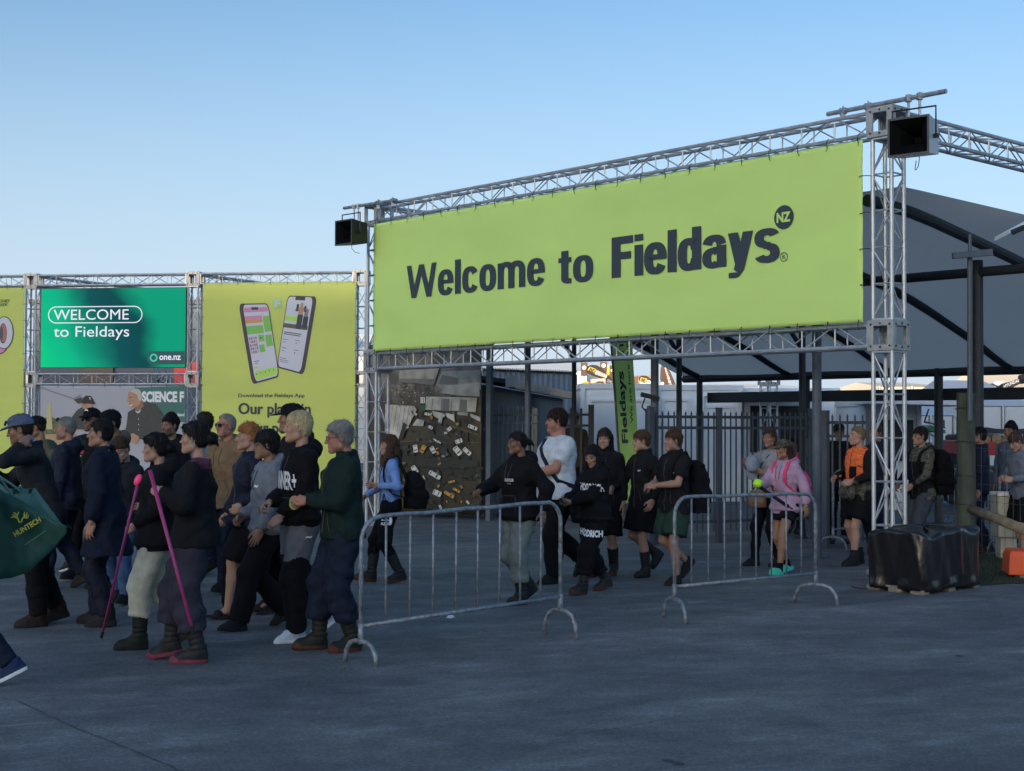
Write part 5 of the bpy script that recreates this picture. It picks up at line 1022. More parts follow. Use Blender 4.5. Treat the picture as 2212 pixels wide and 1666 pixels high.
# ================================================================== people
# ---- signed-distance sculpting on a grid, turned into a mesh by surface nets
class Field:
    def __init__(s, lo, hi, h):
        s.h = h; s.lo = np.array(lo, np.float32); n = np.ceil((np.array(hi) - np.array(lo)) / h).astype(int) + 1
        s.ax = [s.lo[i] + h * np.arange(n[i], dtype=np.float32) for i in range(3)]; s.F = np.full(n, .5, np.float32)
    def sl(s, lo, hi):
        r = []
        for i in range(3):
            a = int(np.searchsorted(s.ax[i], lo[i])); b_ = int(np.searchsorted(s.ax[i], hi[i], 'right'))
            if b_ <= a: return None, None
            r.append(slice(a, b_))
        return tuple(r), np.meshgrid(*[s.ax[i][r[i]] for i in range(3)], indexing='ij', sparse=True)
    def mix(s, r, d, k):
        f = s.F[r]
        if k > 0:
            hh = np.clip(.5 + .5 * (f - d) / k, 0, 1); s.F[r] = f * (1 - hh) + d * hh - k * hh * (1 - hh)
        else: s.F[r] = np.minimum(f, d)
    def carve(s, r, d, k):
        f = s.F[r]; hh = np.clip(.5 + .5 * (f + d) / k, 0, 1) if k > 0 else (f > -d); 
        if k > 0: s.F[r] = -((-f) * hh + d * (1 - hh)) * 1.0 if False else np.maximum(f, -d) + .25 * np.maximum(k - np.abs(f + d), 0) ** 2 / k
        else: s.F[r] = np.maximum(f, -d)
    def cone(s, a, b_, ra, rb, k=.02, flat=0, sq=None, sub=False):
        a = np.array(a, float); b_ = np.array(b_, float); m = max(ra, rb) + k + 2 * s.h + .01
        r, g = s.sl(np.minimum(a, b_) - m, np.maximum(a, b_) + m)
        if r is None: return
        ba = b_ - a; L2 = float(ba @ ba) + 1e-9; L = math.sqrt(L2); px, py, pz = g[0] - a[0], g[1] - a[1], g[2] - a[2]
        tt = (px * ba[0] + py * ba[1] + pz * ba[2]) / L2; t = np.clip(tt, 0, 1)
        d = np.sqrt((px - t * ba[0]) ** 2 + (py - t * ba[1]) ** 2 + (pz - t * ba[2]) ** 2) - (ra + (rb - ra) * t)
        if flat & 2: d = np.maximum(d, (tt - 1) * L)
        if flat & 1: d = np.maximum(d, -tt * L)
        (s.carve if sub else s.mix)(r, d.astype(np.float32), k)
    def ell(s, c, rad, k=.02, M=None, sub=False):
        c = np.array(c, float); rad = np.array(rad, float); m = rad.max() + k + 2 * s.h + .01
        r, g = s.sl(c - m, c + m)
        if r is None: return
        x, y, z = g[0] - c[0], g[1] - c[1], g[2] - c[2]
        if M is not None:
            Mi = np.array(M).T; x, y, z = [Mi[i, 0] * x + Mi[i, 1] * y + Mi[i, 2] * z for i in range(3)]
        q = np.sqrt((x / rad[0]) ** 2 + (y / rad[1]) ** 2 + (z / rad[2]) ** 2); g2 = np.sqrt((x / rad[0] ** 2) ** 2 + (y / rad[1] ** 2) ** 2 + (z / rad[2] ** 2) ** 2) + 1e-6
        d = q * (q - 1) / g2; (s.carve if sub else s.mix)(r, d.astype(np.float32), k)
    def loft(s, prof, k=.03, p=2.2):
        """prof rows: z, cx, cy, a, b (half widths) - a stack of superellipses"""
        P_ = np.array(prof, float); P_ = P_[P_[:, 0].argsort()]; m = max(P_[:, 3].max(), P_[:, 4].max()) + k + .03
        lo = (P_[:, 1].min() - m, P_[:, 2].min() - m, P_[0, 0] - k - .03); hi = (P_[:, 1].max() + m, P_[:, 2].max() + m, P_[-1, 0] + k + .03)
        r, g = s.sl(lo, hi)
        if r is None: return
        z = g[2]; I = lambda i: np.interp(z, P_[:, 0], P_[:, i]).astype(np.float32)
        cx, cy, a, b_ = I(1), I(2), I(3), I(4)
        q = (np.abs((g[0] - cx) / a) ** p + np.abs((g[1] - cy) / b_) ** p) ** (1 / p); d = (q - 1) * np.minimum(a, b_)
        d = np.maximum(d, np.maximum(P_[0, 0] - z, z - P_[-1, 0])); s.mix(r, d.astype(np.float32), k)
    def halfspace(s, pt, n):          # keep the side the normal points away from
        n = np.array(n, float); n /= np.linalg.norm(n); x, y, z = np.meshgrid(*s.ax, indexing='ij', sparse=True)
        s.F = np.maximum(s.F, ((x - pt[0]) * n[0] + (y - pt[1]) * n[1] + (z - pt[2]) * n[2]).astype(np.float32))
    def folds(s, amp, fr, seed, ridged=False):
        rr = np.random.RandomState(seed); x, y, z = np.meshgrid(*s.ax, indexing='ij', sparse=True); t = 0
        for i in range(4):
            d = rr.normal(size=3); d /= np.linalg.norm(d); d[2] *= 1.4; f = fr * (1 + i * .55); ph = rr.uniform(0, 6, 3)
            t = t + np.sin(f * (d[0] * x + d[1] * y + d[2] * z) + ph[0] + 1.6 * np.sin(f * .45 * (d[1] * x - d[0] * z + d[2] * y) + ph[1])) / (1 + i * .6)
        if ridged: t = 1.2 - 2.2 * np.abs(t) / 1.6
        s.F = s.F + (amp * .5) * t.astype(np.float32)
    def mesh(s):
        return surface_nets(s.F, s.lo, s.h)

def surface_nets(Fa, lo, h):
    S = Fa < 0; nx, ny, nz = Fa.shape; cn = np.zeros((nx - 1, ny - 1, nz - 1), np.int8)
    offs = [(i, j, k) for i in (0, 1) for j in (0, 1) for k in (0, 1)]
    for i, j, k in offs: cn += S[i:nx - 1 + i, j:ny - 1 + j, k:nz - 1 + k]
    act = (cn > 0) & (cn < 8); ci = np.argwhere(act)
    if len(ci) == 0: return np.zeros((0, 3)), np.zeros((0, 4), int)
    idx = np.full(act.shape, -1, np.int32); idx[act] = np.arange(len(ci))
    V8 = np.stack([Fa[ci[:, 0] + i, ci[:, 1] + j, ci[:, 2] + k] for i, j, k in offs], 1)
    acc = np.zeros((len(ci), 3)); cnt = np.zeros(len(ci)); O = np.array(offs, float)
    for a in range(8):
        for b_ in range(a + 1, 8):
            if np.abs(O[a] - O[b_]).sum() == 1:
                fa, fb = V8[:, a], V8[:, b_]; m = (fa < 0) != (fb < 0); t = np.where(m, fa / np.where(m, fa - fb, 1), 0)
                acc += np.where(m[:, None], O[a] + (O[b_] - O[a]) * t[:, None], 0); cnt += m
    v = (ci + acc / cnt[:, None]) * h + lo
    qs = []
    for ax in range(3):
        sl0 = [slice(None)] * 3; sl1 = [slice(None)] * 3; sl0[ax] = slice(0, -1); sl1[ax] = slice(1, None)
        A0, A1 = S[tuple(sl0)], S[tuple(sl1)]; e = np.argwhere(A0 != A1); fl = A0[tuple(e.T)]
        u, w_ = (ax + 1) % 3, (ax + 2) % 3; ok = (e[:, u] > 0) & (e[:, w_] > 0) & (e[:, u] < Fa.shape[u] - 1) & (e[:, w_] < Fa.shape[w_] - 1); e = e[ok]; fl = fl[ok]
        def cc(du, dw): c = e.copy(); c[:, u] += du; c[:, w_] += dw; return idx[tuple(c.T)]
        q = np.stack([cc(-1, -1), cc(0, -1), cc(0, 0), cc(-1, 0)], 1); q = np.where(fl[:, None], q, q[:, ::-1]); qs.append(q)
    q = np.concatenate(qs); return v, q[(q >= 0).all(1)]

def np_mesh(name, v, q, mats, mi=None, attrs=None):
    me = bpy.data.meshes.new(name); n = len(q); me.vertices.add(len(v)); me.loops.add(n * 4); me.polygons.add(n)
    me.vertices.foreach_set('co', np.asarray(v, np.float32).ravel()); me.loops.foreach_set('vertex_index', np.asarray(q, np.int32).ravel())
    me.polygons.foreach_set('loop_start', np.arange(n, dtype=np.int32) * 4)
    me.update(calc_edges=True)
    for m in (mats if isinstance(mats, (list, tuple)) else [mats]): me.materials.append(m)
    if mi is not None: me.polygons.foreach_set('material_index', np.asarray(mi, np.int32))
    me.polygons.foreach_set('use_smooth', np.ones(n, bool))
    for k, a in (attrs or {}).items():
        at_ = me.attributes.new(k, 'FLOAT_COLOR', 'POINT'); c = np.ones((len(v), 4), np.float32); c[:, :3] = a; at_.data.foreach_set('color', c.ravel())
    me.validate(); return me
def relax(v, q, n=1, f=.5):
    for _ in range(n):
        acc = np.zeros_like(v); cnt = np.zeros(len(v))
        for a, b_ in ((0, 1), (1, 2), (2, 3), (3, 0)):
            np.add.at(acc, q[:, a], v[q[:, b_]]); np.add.at(acc, q[:, b_], v[q[:, a]]); np.add.at(cnt, q[:, a], 1); np.add.at(cnt, q[:, b_], 1)
        v = v * (1 - f) + f * acc / np.maximum(cnt, 1)[:, None]
    return v

# ---- heads ---------------------------------------------------------------
def head_template(kind):
    """head centred between the ears, face towards +Y; kinds change jaw, brow, nose, fullness"""
    K = dict(male=(1, 1, 1, 0), female=(.93, .55, .82, 0), boy=(.94, .5, .85, .004), heavy=(1.10, .8, 1, .012), old=(1.0, 1.1, 1.12, .002))[kind]
    jw, br, ns, ch = K; f = Field((-.11, -.14, -.26), (.11, .16, .15), .0042)
    f.ell((0, -.022, .032), (.074, .094, .088), 0)
    f.ell((0, .022, -.035), (.060 * (jw * .5 + .5), .070, .082), .03)
    f.cone((-.042 * jw, .0, -.072), (0, .068, -.098), .026, .022, .025); f.cone((.042 * jw, .0, -.072), (0, .068, -.098), .026, .022, .025)
    f.ell((0, .080, -.102), (.021 * jw, .016, .017), .018)
    if ch: f.ell((-.040, .045, -.055), (.024 + ch, .028, .030 + ch), .02); f.ell((.040, .045, -.055), (.024 + ch, .028, .030 + ch), .02)
    f.cone((-.040, .070, .022), (.040, .070, .022), .013 + .003 * br, .013 + .003 * br, .02)
    for sx in (-1, 1):
        f.ell((sx * .045, .058, -.022), (.020, .020, .018), .02)                 # cheek bone
        f.ell((sx * .031, .094, .004), (.020, .016, .012), .014, sub=True)       # socket
        f.ell((sx * .031, .075, .004), (.0135, .0125, .0115), .004)              # eyeball under lids
        f.ell((sx * .075, -.010, -.008), (.010, .020, .032), .008, M=Euler((R(-12), 0, sx * R(-22))).to_matrix()); f.ell((sx * .083, -.010, -.005), (.005, .010, .018), .006, sub=True)
        f.cone((sx * .011, .094, -.034), (sx * .013, .086, -.036), .008, .008, .008)
    f.cone((0, .088, .014), (0, .107 + .006 * (ns - 1) * 8, -.026), .0085 * ns, .0105 * ns, .010)
    f.ell((0, .108 * (1 + (ns - 1) * .15), -.031), (.012 * ns, .013, .010), .008)
    f.ell((0, .086, -.060), (.024, .014, .0085), .010); f.ell((0, .085, -.0715), (.021, .014, .0085), .008); f.cone((-.020, .1, -.0655), (.020, .1, -.0655), .0035, .0035, .004, sub=True)
    f.cone((0, -.034, -.05), (0, -.046, -.25), .047 * (.55 + .45 * jw) + ch, .054 * (.55 + .45 * jw) + ch, .018)
    if ch > .01: f.cone((0, .035, -.115), (0, .0, -.2), .022 + ch * 1.5, .03 + ch, .03)
    elif kind != 'female': f.ell((0, .006, -.155), (.012, .012, .014), .012)
    v, q = f.mesh(); v = relax(v, q, 1, .3)
    x, y, z = v[:, 0], v[:, 1], v[:, 2]; ax = np.abs(x)
    lips = np.exp(-(((ax) / .021) ** 4 + ((z + .0655) / .0115) ** 4)) * (y > .075)
    brow = np.exp(-(((ax - .033) / .021) ** 4 + ((z - .027 + .0 * ax - .004 * np.sin((ax - .01) * 60)) / .0055) ** 4)) * (y > .05)
    eye = np.exp(-(((ax - .031) / .0135) ** 4 + ((z - .004) / .0055) ** 4)) * (y > .06)
    iris = np.exp(-(((ax - .031) / .0075) ** 4 + ((z - .004) / .0065) ** 4)) * (y > .06)
    lid = np.exp(-(((ax - .031) / .017) ** 4 + ((z - .0105) / .003) ** 4)) * (y > .06)  # lid: dark line of lid shadow painted above each eye
    beard = np.clip((-.035 - z) / .02, 0, 1) * np.clip((y - .0) / .03, 0, 1) * (z > -.125) * (1 - lips)
    ruddy = np.exp(-(((ax - .043) / .022) ** 2 + ((z + .03) / .02) ** 2)) * (y > .03) + .8 * np.exp(-((x / .014) ** 2 + ((z + .03) / .014) ** 2)) * (y > .09) + .6 * (ax > .072) * (np.abs(z) < .05)
    return v, q, np.stack([lips * .9, np.clip(np.maximum(brow, lid * .8), 0, 1), np.clip(eye, 0, 1)], 1), np.stack([np.clip(iris, 0, 1), np.clip(beard, 0, 1), np.clip(ruddy, 0, 1)], 1)
HEADS = {k: head_template(k) for k in ('male', 'female', 'boy', 'heavy', 'old')}

def skin_mat(name, col, hair, beard=0.0):
    if name in MATS: return MATS[name]
    m = bpy.data.materials.new(name); m.use_nodes = True; MATS[name] = m; n = m.node_tree.nodes; L = m.node_tree.links; p = n['Principled BSDF']
    a = n.new('ShaderNodeAttribute'); a.attribute_name = 'face1'; b_ = n.new('ShaderNodeAttribute'); b_.attribute_name = 'face2'
    s1 = n.new('ShaderNodeSeparateColor'); s2 = n.new('ShaderNodeSeparateColor'); L.new(a.outputs['Color'], s1.inputs[0]); L.new(b_.outputs['Color'], s2.inputs[0])
    co = n.new('ShaderNodeTexCoord'); nz = noisetex(n, L, co.outputs['Object'], 24, 5); rp = n.new('ShaderNodeMapRange'); rp.inputs[3].default_value = .86; rp.inputs[4].default_value = 1.14; L.new(nz.outputs[0], rp.inputs[0])
    m0 = n.new('ShaderNodeMix'); m0.data_type = 'RGBA'; m0.blend_type = 'MULTIPLY'; m0.inputs[0].default_value = 1; m0.inputs[6].default_value = (*col, 1); L.new(rp.outputs[0], m0.inputs[7]); cur = m0.outputs[2]
    def lay(fac, c, k=1.0):
        nonlocal cur
        mm = n.new('ShaderNodeMath'); mm.operation = 'MULTIPLY'; mm.inputs[1].default_value = k; L.new(fac, mm.inputs[0])
        mx = n.new('ShaderNodeMix'); mx.data_type = 'RGBA'; L.new(mm.outputs[0], mx.inputs[0]); L.new(cur, mx.inputs[6]); mx.inputs[7].default_value = (*c, 1); cur = mx.outputs[2]
    lay(s2.outputs[2], (col[0] * 1.0, col[1] * .68, col[2] * .66), .28)
    lay(s2.outputs[1], tuple(.25 * c + .75 * h for c, h in zip(col, hair)), beard)
    lay(s1.outputs[0], (col[0] * .75, col[1] * .45, col[2] * .45), .9); lay(s1.outputs[1], tuple(h * .6 + .006 for h in hair), .95); lay(s1.outputs[2], (.20, .18, .165), .7); lay(s2.outputs[0], (.012, .010, .009), 1.0)
    L.new(cur, p.inputs['Base Color']); p.inputs['Roughness'].default_value = .62; p.inputs['Specular IOR Level'].default_value = .3; p.inputs['Subsurface Weight'].default_value = .05; p.inputs['Subsurface Radius'].default_value = (.012, .005, .003)
    return m

HAIRS = {}
def hair_template(kind):
    """hair as a shell on the skull: top / side thickness, hairline (y -> z), strand depth, then locks"""
    if kind in HAIRS: return HAIRS[kind]
    lg = kind.startswith('long'); f = Field((-.20, -.28, -.54), (.20, .19, .20), .0055) if lg else Field((-.15, -.27, -.30), (.15, .17, .2), .0046)
    ot, os_, line, amp, ntuft, tr = dict(
        short=(.011, .004, [(-.2, -.085), (-.06, -.075), (-.02, -.025), (.0, -.005), (.03, .02), (.055, .058), (.08, .072), (.2, .08)], .004, 40, .012),
        crop=(.008, .004, [(-.2, -.085), (-.06, -.06), (-.02, -.01), (.0, .01), (.03, .035), (.055, .064), (.075, .078), (.2, .085)], .002, 0, 0),
        curly=(.020, .004, [(-.2, -.075), (-.06, -.06), (-.02, -.005), (.0, .015), (.03, .035), (.06, .05), (.085, .056), (.2, .06)], .005, 70, .013),
        mop=(.022, .010, [(-.2, -.085), (-.07, -.078), (-.03, -.045), (.01, -.020), (.045, .014), (.075, .030), (.2, .034)], .006, 60, .016),
        fringe=(.016, .005, [(-.2, -.085), (-.06, -.07), (-.02, -.02), (.0, .0), (.035, .026), (.06, .040), (.08, .044), (.2, .048)], .005, 54, .014),
        grey=(.014, .009, [(-.2, -.098), (-.06, -.092), (-.02, -.035), (.0, -.012), (.03, .025), (.06, .060), (.085, .070), (.2, .076)], .006, 90, .014),
        receding=(.005, .006, [(-.2, -.085), (-.06, -.06), (-.02, .0), (.0, .015), (.03, .045), (.05, .085), (.2, .11)], .002, 0, 0),
        bun=(.009, .007, [(-.2, -.07), (-.06, -.05), (-.02, .0), (.0, .02), (.03, .038), (.06, .064), (.08, .074), (.2, .08)], .002, 0, 0),
        loosebun=(.018, .013, [(-.2, -.10), (-.06, -.09), (-.02, -.03), (.0, .0), (.03, .022), (.06, .048), (.08, .060), (.2, .066)], .005, 40, .016),
        long=(.016, .012, [(-.2, -.5), (-.03, -.5), (.0, -.02), (.03, .02), (.06, .055), (.08, .066), (.2, .07)], .005, 20, .014),
        longside=(.016, .012, [(-.2, -.5), (-.03, -.5), (.0, -.02), (.03, .02), (.06, .055), (.085, .070), (.2, .076)], .005, 20, .014),
        longback=(.012, .008, [(-.2, -.5), (-.03, -.5), (.0, .0), (.03, .03), (.06, .062), (.08, .074), (.2, .078)], .004, 10, .012))[kind]
    f.ell((0, -.022, .032), (.074 + os_, .094 + (ot + os_) * .5, .088 + ot), 0); f.ell((0, .0, .05), (.066 + os_ * .6, .082 + ot * .7, .068 + ot), .02); f.ell((0, -.03, -.02), (.064 + os_, .076 + os_, .07), .02)
    rr = np.random.RandomState(len(kind) * 7 + ord(kind[0])); x, y, z = np.meshgrid(*f.ax, indexing='ij', sparse=True)
    for k in range(ntuft):                     # locks: short tapered strokes lying along the fall of the hair
        a = rr.uniform(0, 2 * pi); el_ = rr.uniform(.15, 1.35); c = np.array((0, -.022, .036)); R0 = np.array((.074 + os_ * .9, .092 + (ot + os_) * .45, .086 + ot * .9))
        d0 = np.array((sin(a) * cos(el_), cos(a) * cos(el_), sin(el_))); e1 = max(.02, el_ - rr.uniform(.3, .6)); a1 = a + rr.uniform(-.35, .35); d1 = np.array((sin(a1) * cos(e1), cos(a1) * cos(e1), sin(e1)))
        if kind == 'curly': f.ell(c + d0 * R0, (tr, tr * .9, tr * .8), .005)
        else: f.cone(c + d0 * R0 * .99, c + d1 * R0 * 1.03, tr * .8, tr * .35, .006)
    hz = np.interp(y, [a for a, c in line], [c for a, c in line]) + (.007 if kind in ('mop', 'fringe', 'grey', 'loosebun', 'short') else .003) * np.sin(x * 150 + 1 + y * 40) + .003 * np.sin(x * 340 - y * 260)
    f.F = np.maximum(f.F, (hz - z).astype(np.float32) * .8)
    if kind in ('bun', 'loosebun'): q = 1.25 if kind == 'loosebun' else .85; f.ell((0, -.135, .0), (.046 * q, .046 * q, .042 * q), .012); f.ell((0, -.11, .01), (.035, .03, .03), .01); f.cone((.0, -.16, -.01), (.01, -.19, -.045 * q), .022, .010, .02)
    if kind == 'longside':
        for sx in (-1, 1):
            for j in range(4): o_ = (j - 1.5) * .016; f.cone((sx * .070, -.015 + o_, .0), (sx * (.084 + .006 * (j % 2)), .03 + o_ * 1.6, -.2), .020, .022, .014); f.cone((sx * (.084 + .006 * (j % 2)), .03 + o_ * 1.6, -.2), (sx * (.088 - .008 * j), .085 + o_ * 1.2, -.38 - .03 * (j % 3)), .022, .009, .014)
        f.cone((0, -.08, .0), (0, -.10, -.25), .06, .06, .03)
    if kind == 'longback':
        f.cone((0, -.09, .0), (0, -.12, -.18), .058, .06, .03)
        for j in range(6): o_ = (j - 2.5) * .022; f.cone((o_, -.11, -.1), (o_ * 1.4, -.14 - .012 * (j % 2), -.28), .024, .024, .02); f.cone((o_ * 1.4, -.14 - .012 * (j % 2), -.28), (o_ * 1.2 + .01, -.15, -.42 - .03 * (j % 3)), .024, .009, .016)
        for sx in (-1, 1): f.cone((sx * .066, -.03, .02), (sx * .066, -.06, -.18), .022, .022, .03)
    ang = np.arctan2(x, y + .03); f.F = f.F + (amp * (.40 * np.sin(ang * 23 + 3 * np.sin(z * 34 + x * 20)) + .30 * np.sin(ang * 51 + 5 * np.sin(z * 60)) + .2 * np.sin(z * 190 + ang * 14))).astype(np.float32) * .55
    v, q = f.mesh(); ns_ = dict(crop=500, receding=260, curly=900).get(kind, 1100 if not lg else 1900); c_ = v[q].mean(1); nr = np.cross(v[q[:, 1]] - v[q[:, 0]], v[q[:, 3]] - v[q[:, 0]]); nr /= np.linalg.norm(nr, axis=1)[:, None] + 1e-9; pick = rr.randint(0, len(q), ns_); sv, sq = [], []
    for i in pick:                             # loose strands that break up the outline
        p, m_ = c_[i], nr[i]; fl = np.array((rr.normal() * .35, -.25 if p[2] > .06 else .0, -1.0)) if kind != 'curly' else rr.normal(size=3); fl = fl - m_ * (fl @ m_); L_ = np.linalg.norm(fl)
        if L_ < .2: fl = np.array((rr.normal(), rr.normal(), 0)); fl = fl - m_ * (fl @ m_); L_ = np.linalg.norm(fl) + 1e-6
        fl /= L_; sd_ = np.cross(m_, fl); ln = rr.uniform(.018, .042) * (.35 if kind in ('crop', 'receding') else 1) * (1.6 if lg else 1); w_ = .0013; up = m_ * rr.uniform(.001, .022 if kind == 'grey' else .010 if kind not in ('crop', 'receding', 'bun') else .004)
        a = p - m_ * .002; b_ = p + fl * ln * .6 + up * .8; e = p + fl * ln + up * rr.uniform(.2, 1.4); k = len(v) + len(sv); sv += [a - sd_ * w_, a + sd_ * w_, b_ + sd_ * w_, b_ - sd_ * w_, e + sd_ * w_ * .3, e - sd_ * w_ * .3]; sq += [[k, k + 1, k + 2, k + 3], [k + 3, k + 2, k + 4, k + 5]]
    v = np.concatenate([v, np.array(sv)]); q = np.concatenate([q, np.array(sq)])
    HAIRS[kind] = (v, q); return v, q
HATS = {}
def hat_template(kind):
    if kind in HATS: return HATS[kind]
    if kind == 'cap':
        f = Field((-.13, -.16, -.02), (.13, .23, .17), .0045); f.ell((0, -.022, .040), (.091, .112, .096), 0); f.ell((0, .03, .09), (.06, .05, .035), .03)
        f.halfspace((0, 0, .036), (0, .12, -1))
        g = Field(f.lo, (.13, .23, .17), .0045); g.F[:] = .5; g.ell((0, .085, .045), (.078, .105, .05), 0); x, y, z = np.meshgrid(*g.ax, indexing='ij', sparse=True)
        surf = .052 - .9 * x ** 2 * 2.2 - .25 * (y - .08) * (y > .08); g.F = np.maximum(np.maximum(g.F, np.abs(z - surf) - .005), (.05 - y)).astype(np.float32); f.F = np.minimum(f.F, g.F[:f.F.shape[0], :f.F.shape[1], :f.F.shape[2]])
        f.ell((0, -.022, .138), (.008, .008, .005), .003)
    elif kind == 'beanie':
        f = Field((-.13, -.16, -.04), (.13, .13, .2), .0045); f.ell((0, -.022, .040), (.088, .108, .104), 0); f.ell((0, -.03, .12), (.05, .05, .04), .03); f.halfspace((0, 0, .030), (0, .25, -1))
        x, y, z = np.meshgrid(*f.ax, indexing='ij', sparse=True); f.F = f.F + (.0015 * np.sin(np.arctan2(x, y) * 46) * (z > -1)).astype(np.float32) - (.004 * ((z < .075) & (z > .02))).astype(np.float32)
    elif kind == 'bucket':
        f = Field((-.16, -.19, -.02), (.16, .20, .17), .0048); f.ell((0, -.015, .045), (.090, .108, .088), 0); f.halfspace((0, 0, .045), (0, .1, -1))
        g = Field(f.lo, (.16, .20, .17), .0048); g.ell((0, .0, .05), (.135, .165, .06), 0); x, y, z = np.meshgrid(*g.ax, indexing='ij', sparse=True); rad = np.sqrt((x / .09) ** 2 + (y / .11) ** 2); surf = .062 - .045 * (rad - 1); g.F = np.maximum(g.F, np.abs(z - surf) - .005).astype(np.float32); f.F = np.minimum(f.F, g.F)
    elif kind == 'hood':
        f = Field((-.16, -.20, -.24), (.16, .15, .18), .0055); f.ell((0, -.030, .030), (.100, .118, .112), 0); f.cone((0, -.045, -.03), (0, -.07, -.19), .100, .115, .05)
        f.ell((0, .105, -.02), (.076, .10, .105), .02, sub=True); f.ell((0, .02, .0), (.076, .10, .095), .01, sub=True); f.folds(.008, 38, 3)
    v, q = f.mesh(); HATS[kind] = (v, q); return v, q

# ---- hands: +Y along the fingers, back of the hand +Z, thumb on -X (a right hand) ----
HANDS = {}
def hand_template(kind):
    if kind in HANDS: return HANDS[kind]
    f = Field((-.10, -.11, -.11), (.075, .215, .06), .0042)
    f.cone((0, -.10, 0), (0, -.005, 0), .030, .025, .01); f.ell((.0, .045, -.002), (.039, .052, .0155), .015); f.ell((-.026, .028, -.012), (.018, .034, .016), .012); f.ell((.028, .03, -.010), (.014, .036, .013), .012)
    curl = dict(relaxed=(18, 28, 20), grip=(62, 78, 50), hold=(38, 52, 30), open=(-2, 8, 6), point=(50, 70, 40))[kind]
    for i, (bx, by, L_, r_, sp) in enumerate(((-.028, .083, .072, .0088, -5), (-.009, .090, .080, .0090, -1), (.010, .087, .074, .0086, 3), (.028, .076, .058, .0078, 8))):
        p = np.array((bx, by, .001)); a = 0; sp *= 2.2 if kind == 'open' else 1
        for j, fr in enumerate((.44, .31, .25)):
            a += curl[j] * (1 + .10 * (i - 1)); d = np.array((sin(R(sp)), cos(R(sp)) * cos(R(a)), -sin(R(a)))); e = p + d * (L_ * fr); f.cone(p, e, r_ * (1 - .07 * j), r_ * (.93 - .08 * j), .004); p = e
    th = dict(relaxed=[(-.055, .055, -.022), (-.058, .088, -.034)], grip=[(-.048, .058, -.040), (-.016, .072, -.058)], hold=[(-.055, .060, -.034), (-.036, .090, -.050)], open=[(-.070, .050, -.010), (-.088, .080, -.012)], point=[(-.05, .06, -.04), (-.02, .08, -.05)])[kind]
    f.cone((-.024, .012, -.008), th[0], .0145, .0105, .008); f.cone(th[0], th[1], .0105, .0085, .005)
    v, q = f.mesh(); HANDS[kind] = (v, q); return v, q

# ---- footwear: heel at origin's back, toe +Y, sole at z=0; second material from the sole up ----
SHOES = {}
def shoe_template(kind):
    if kind in SHOES: return SHOES[kind]
    f = Field((-.075, -.11, -.005), (.075, .235, .38), .0055)
    if kind == 'boot':
        f.loft([(.0, 0, .055, .045, .135), (.02, 0, .055, .047, .138), (.05, 0, .05, .046, .128), (.08, 0, .03, .043, .095), (.11, 0, .0, .043, .062)], .02); f.cone((0, -.01, .08), (0, -.015, .33), .053, .068, .04, flat=2); f.cone((0, .13, .035), (0, .13, .045), .043, .035, .03)
        f.cone((0, -.015, .335), (0, -.016, .35), .058, .060, .0, flat=3, sub=True); x, y, z = np.meshgrid(*f.ax, indexing='ij', sparse=True); f.F = f.F + (.0022 * np.sin(z * 150 + 8 * y) * ((z > .09) & (z < .2))).astype(np.float32); cut = .030
    elif kind == 'shortboot':
        f.loft([(.0, 0, .055, .046, .135), (.03, 0, .055, .047, .137), (.06, 0, .05, .045, .122), (.09, 0, .02, .043, .085), (.13, 0, -.01, .043, .056)], .02); f.cone((0, -.012, .1), (0, -.014, .19), .050, .052, .03, flat=2); cut = .028
    elif kind == 'clog':
        f.loft([(.0, 0, .06, .050, .135), (.035, 0, .06, .050, .133), (.065, 0, .07, .044, .110), (.088, 0, .085, .034, .07)], .02); f.ell((0, -.015, .10), (.04, .055, .06), .01, sub=True); cut = .02
    elif kind == 'slide':
        f.loft([(.0, 0, .06, .048, .135), (.028, 0, .06, .046, .132)], .01); f.ell((0, .085, .04), (.05, .04, .034), .006); cut = .022
    else:
        f.loft([(.0, 0, .055, .044, .137), (.022, 0, .055, .046, .139), (.05, 0, .045, .043, .122), (.075, 0, .02, .041, .088), (.10, 0, -.012, .039, .055)], .02); f.ell((0, .055, .075), (.03, .06, .028), .02); f.cone((0, -.012, .08), (0, -.014, .112), .043, .042, .02, flat=2); cut = .026
    f.F = np.maximum(f.F, -np.meshgrid(*f.ax, indexing='ij', sparse=True)[2] + .0005).astype(np.float32)
    v, q = f.mesh(); zc = v[q].mean(1)[:, 2]; yc = v[q].mean(1)[:, 1]; mi = (zc < cut + (.035 * np.clip((yc - .12) / .05, 0, 1) if kind == 'boot' else 0)).astype(int); SHOES[kind] = (v, q, mi); return SHOES[kind]
def apply(M, v): A_ = np.array(M); return v @ A_[:3, :3].T + A_[:3, 3]
def cloth(name, col, rough=.85, var=.18, bump=.35, sheen=.15):
    m = mat(name, col, rough, 0, var, 14, bump, 19, spec=.14); [setattr(n_.inputs['Distance'], 'default_value', .035) for n_ in m.node_tree.nodes if n_.type == 'BUMP']; [setattr(n_.inputs['Detail'], 'default_value', 8) for n_ in m.node_tree.nodes if n_.type == 'TEX_NOISE']
    m.node_tree.nodes['Principled BSDF'].inputs['Sheen Weight'].default_value = sheen * .0; return m
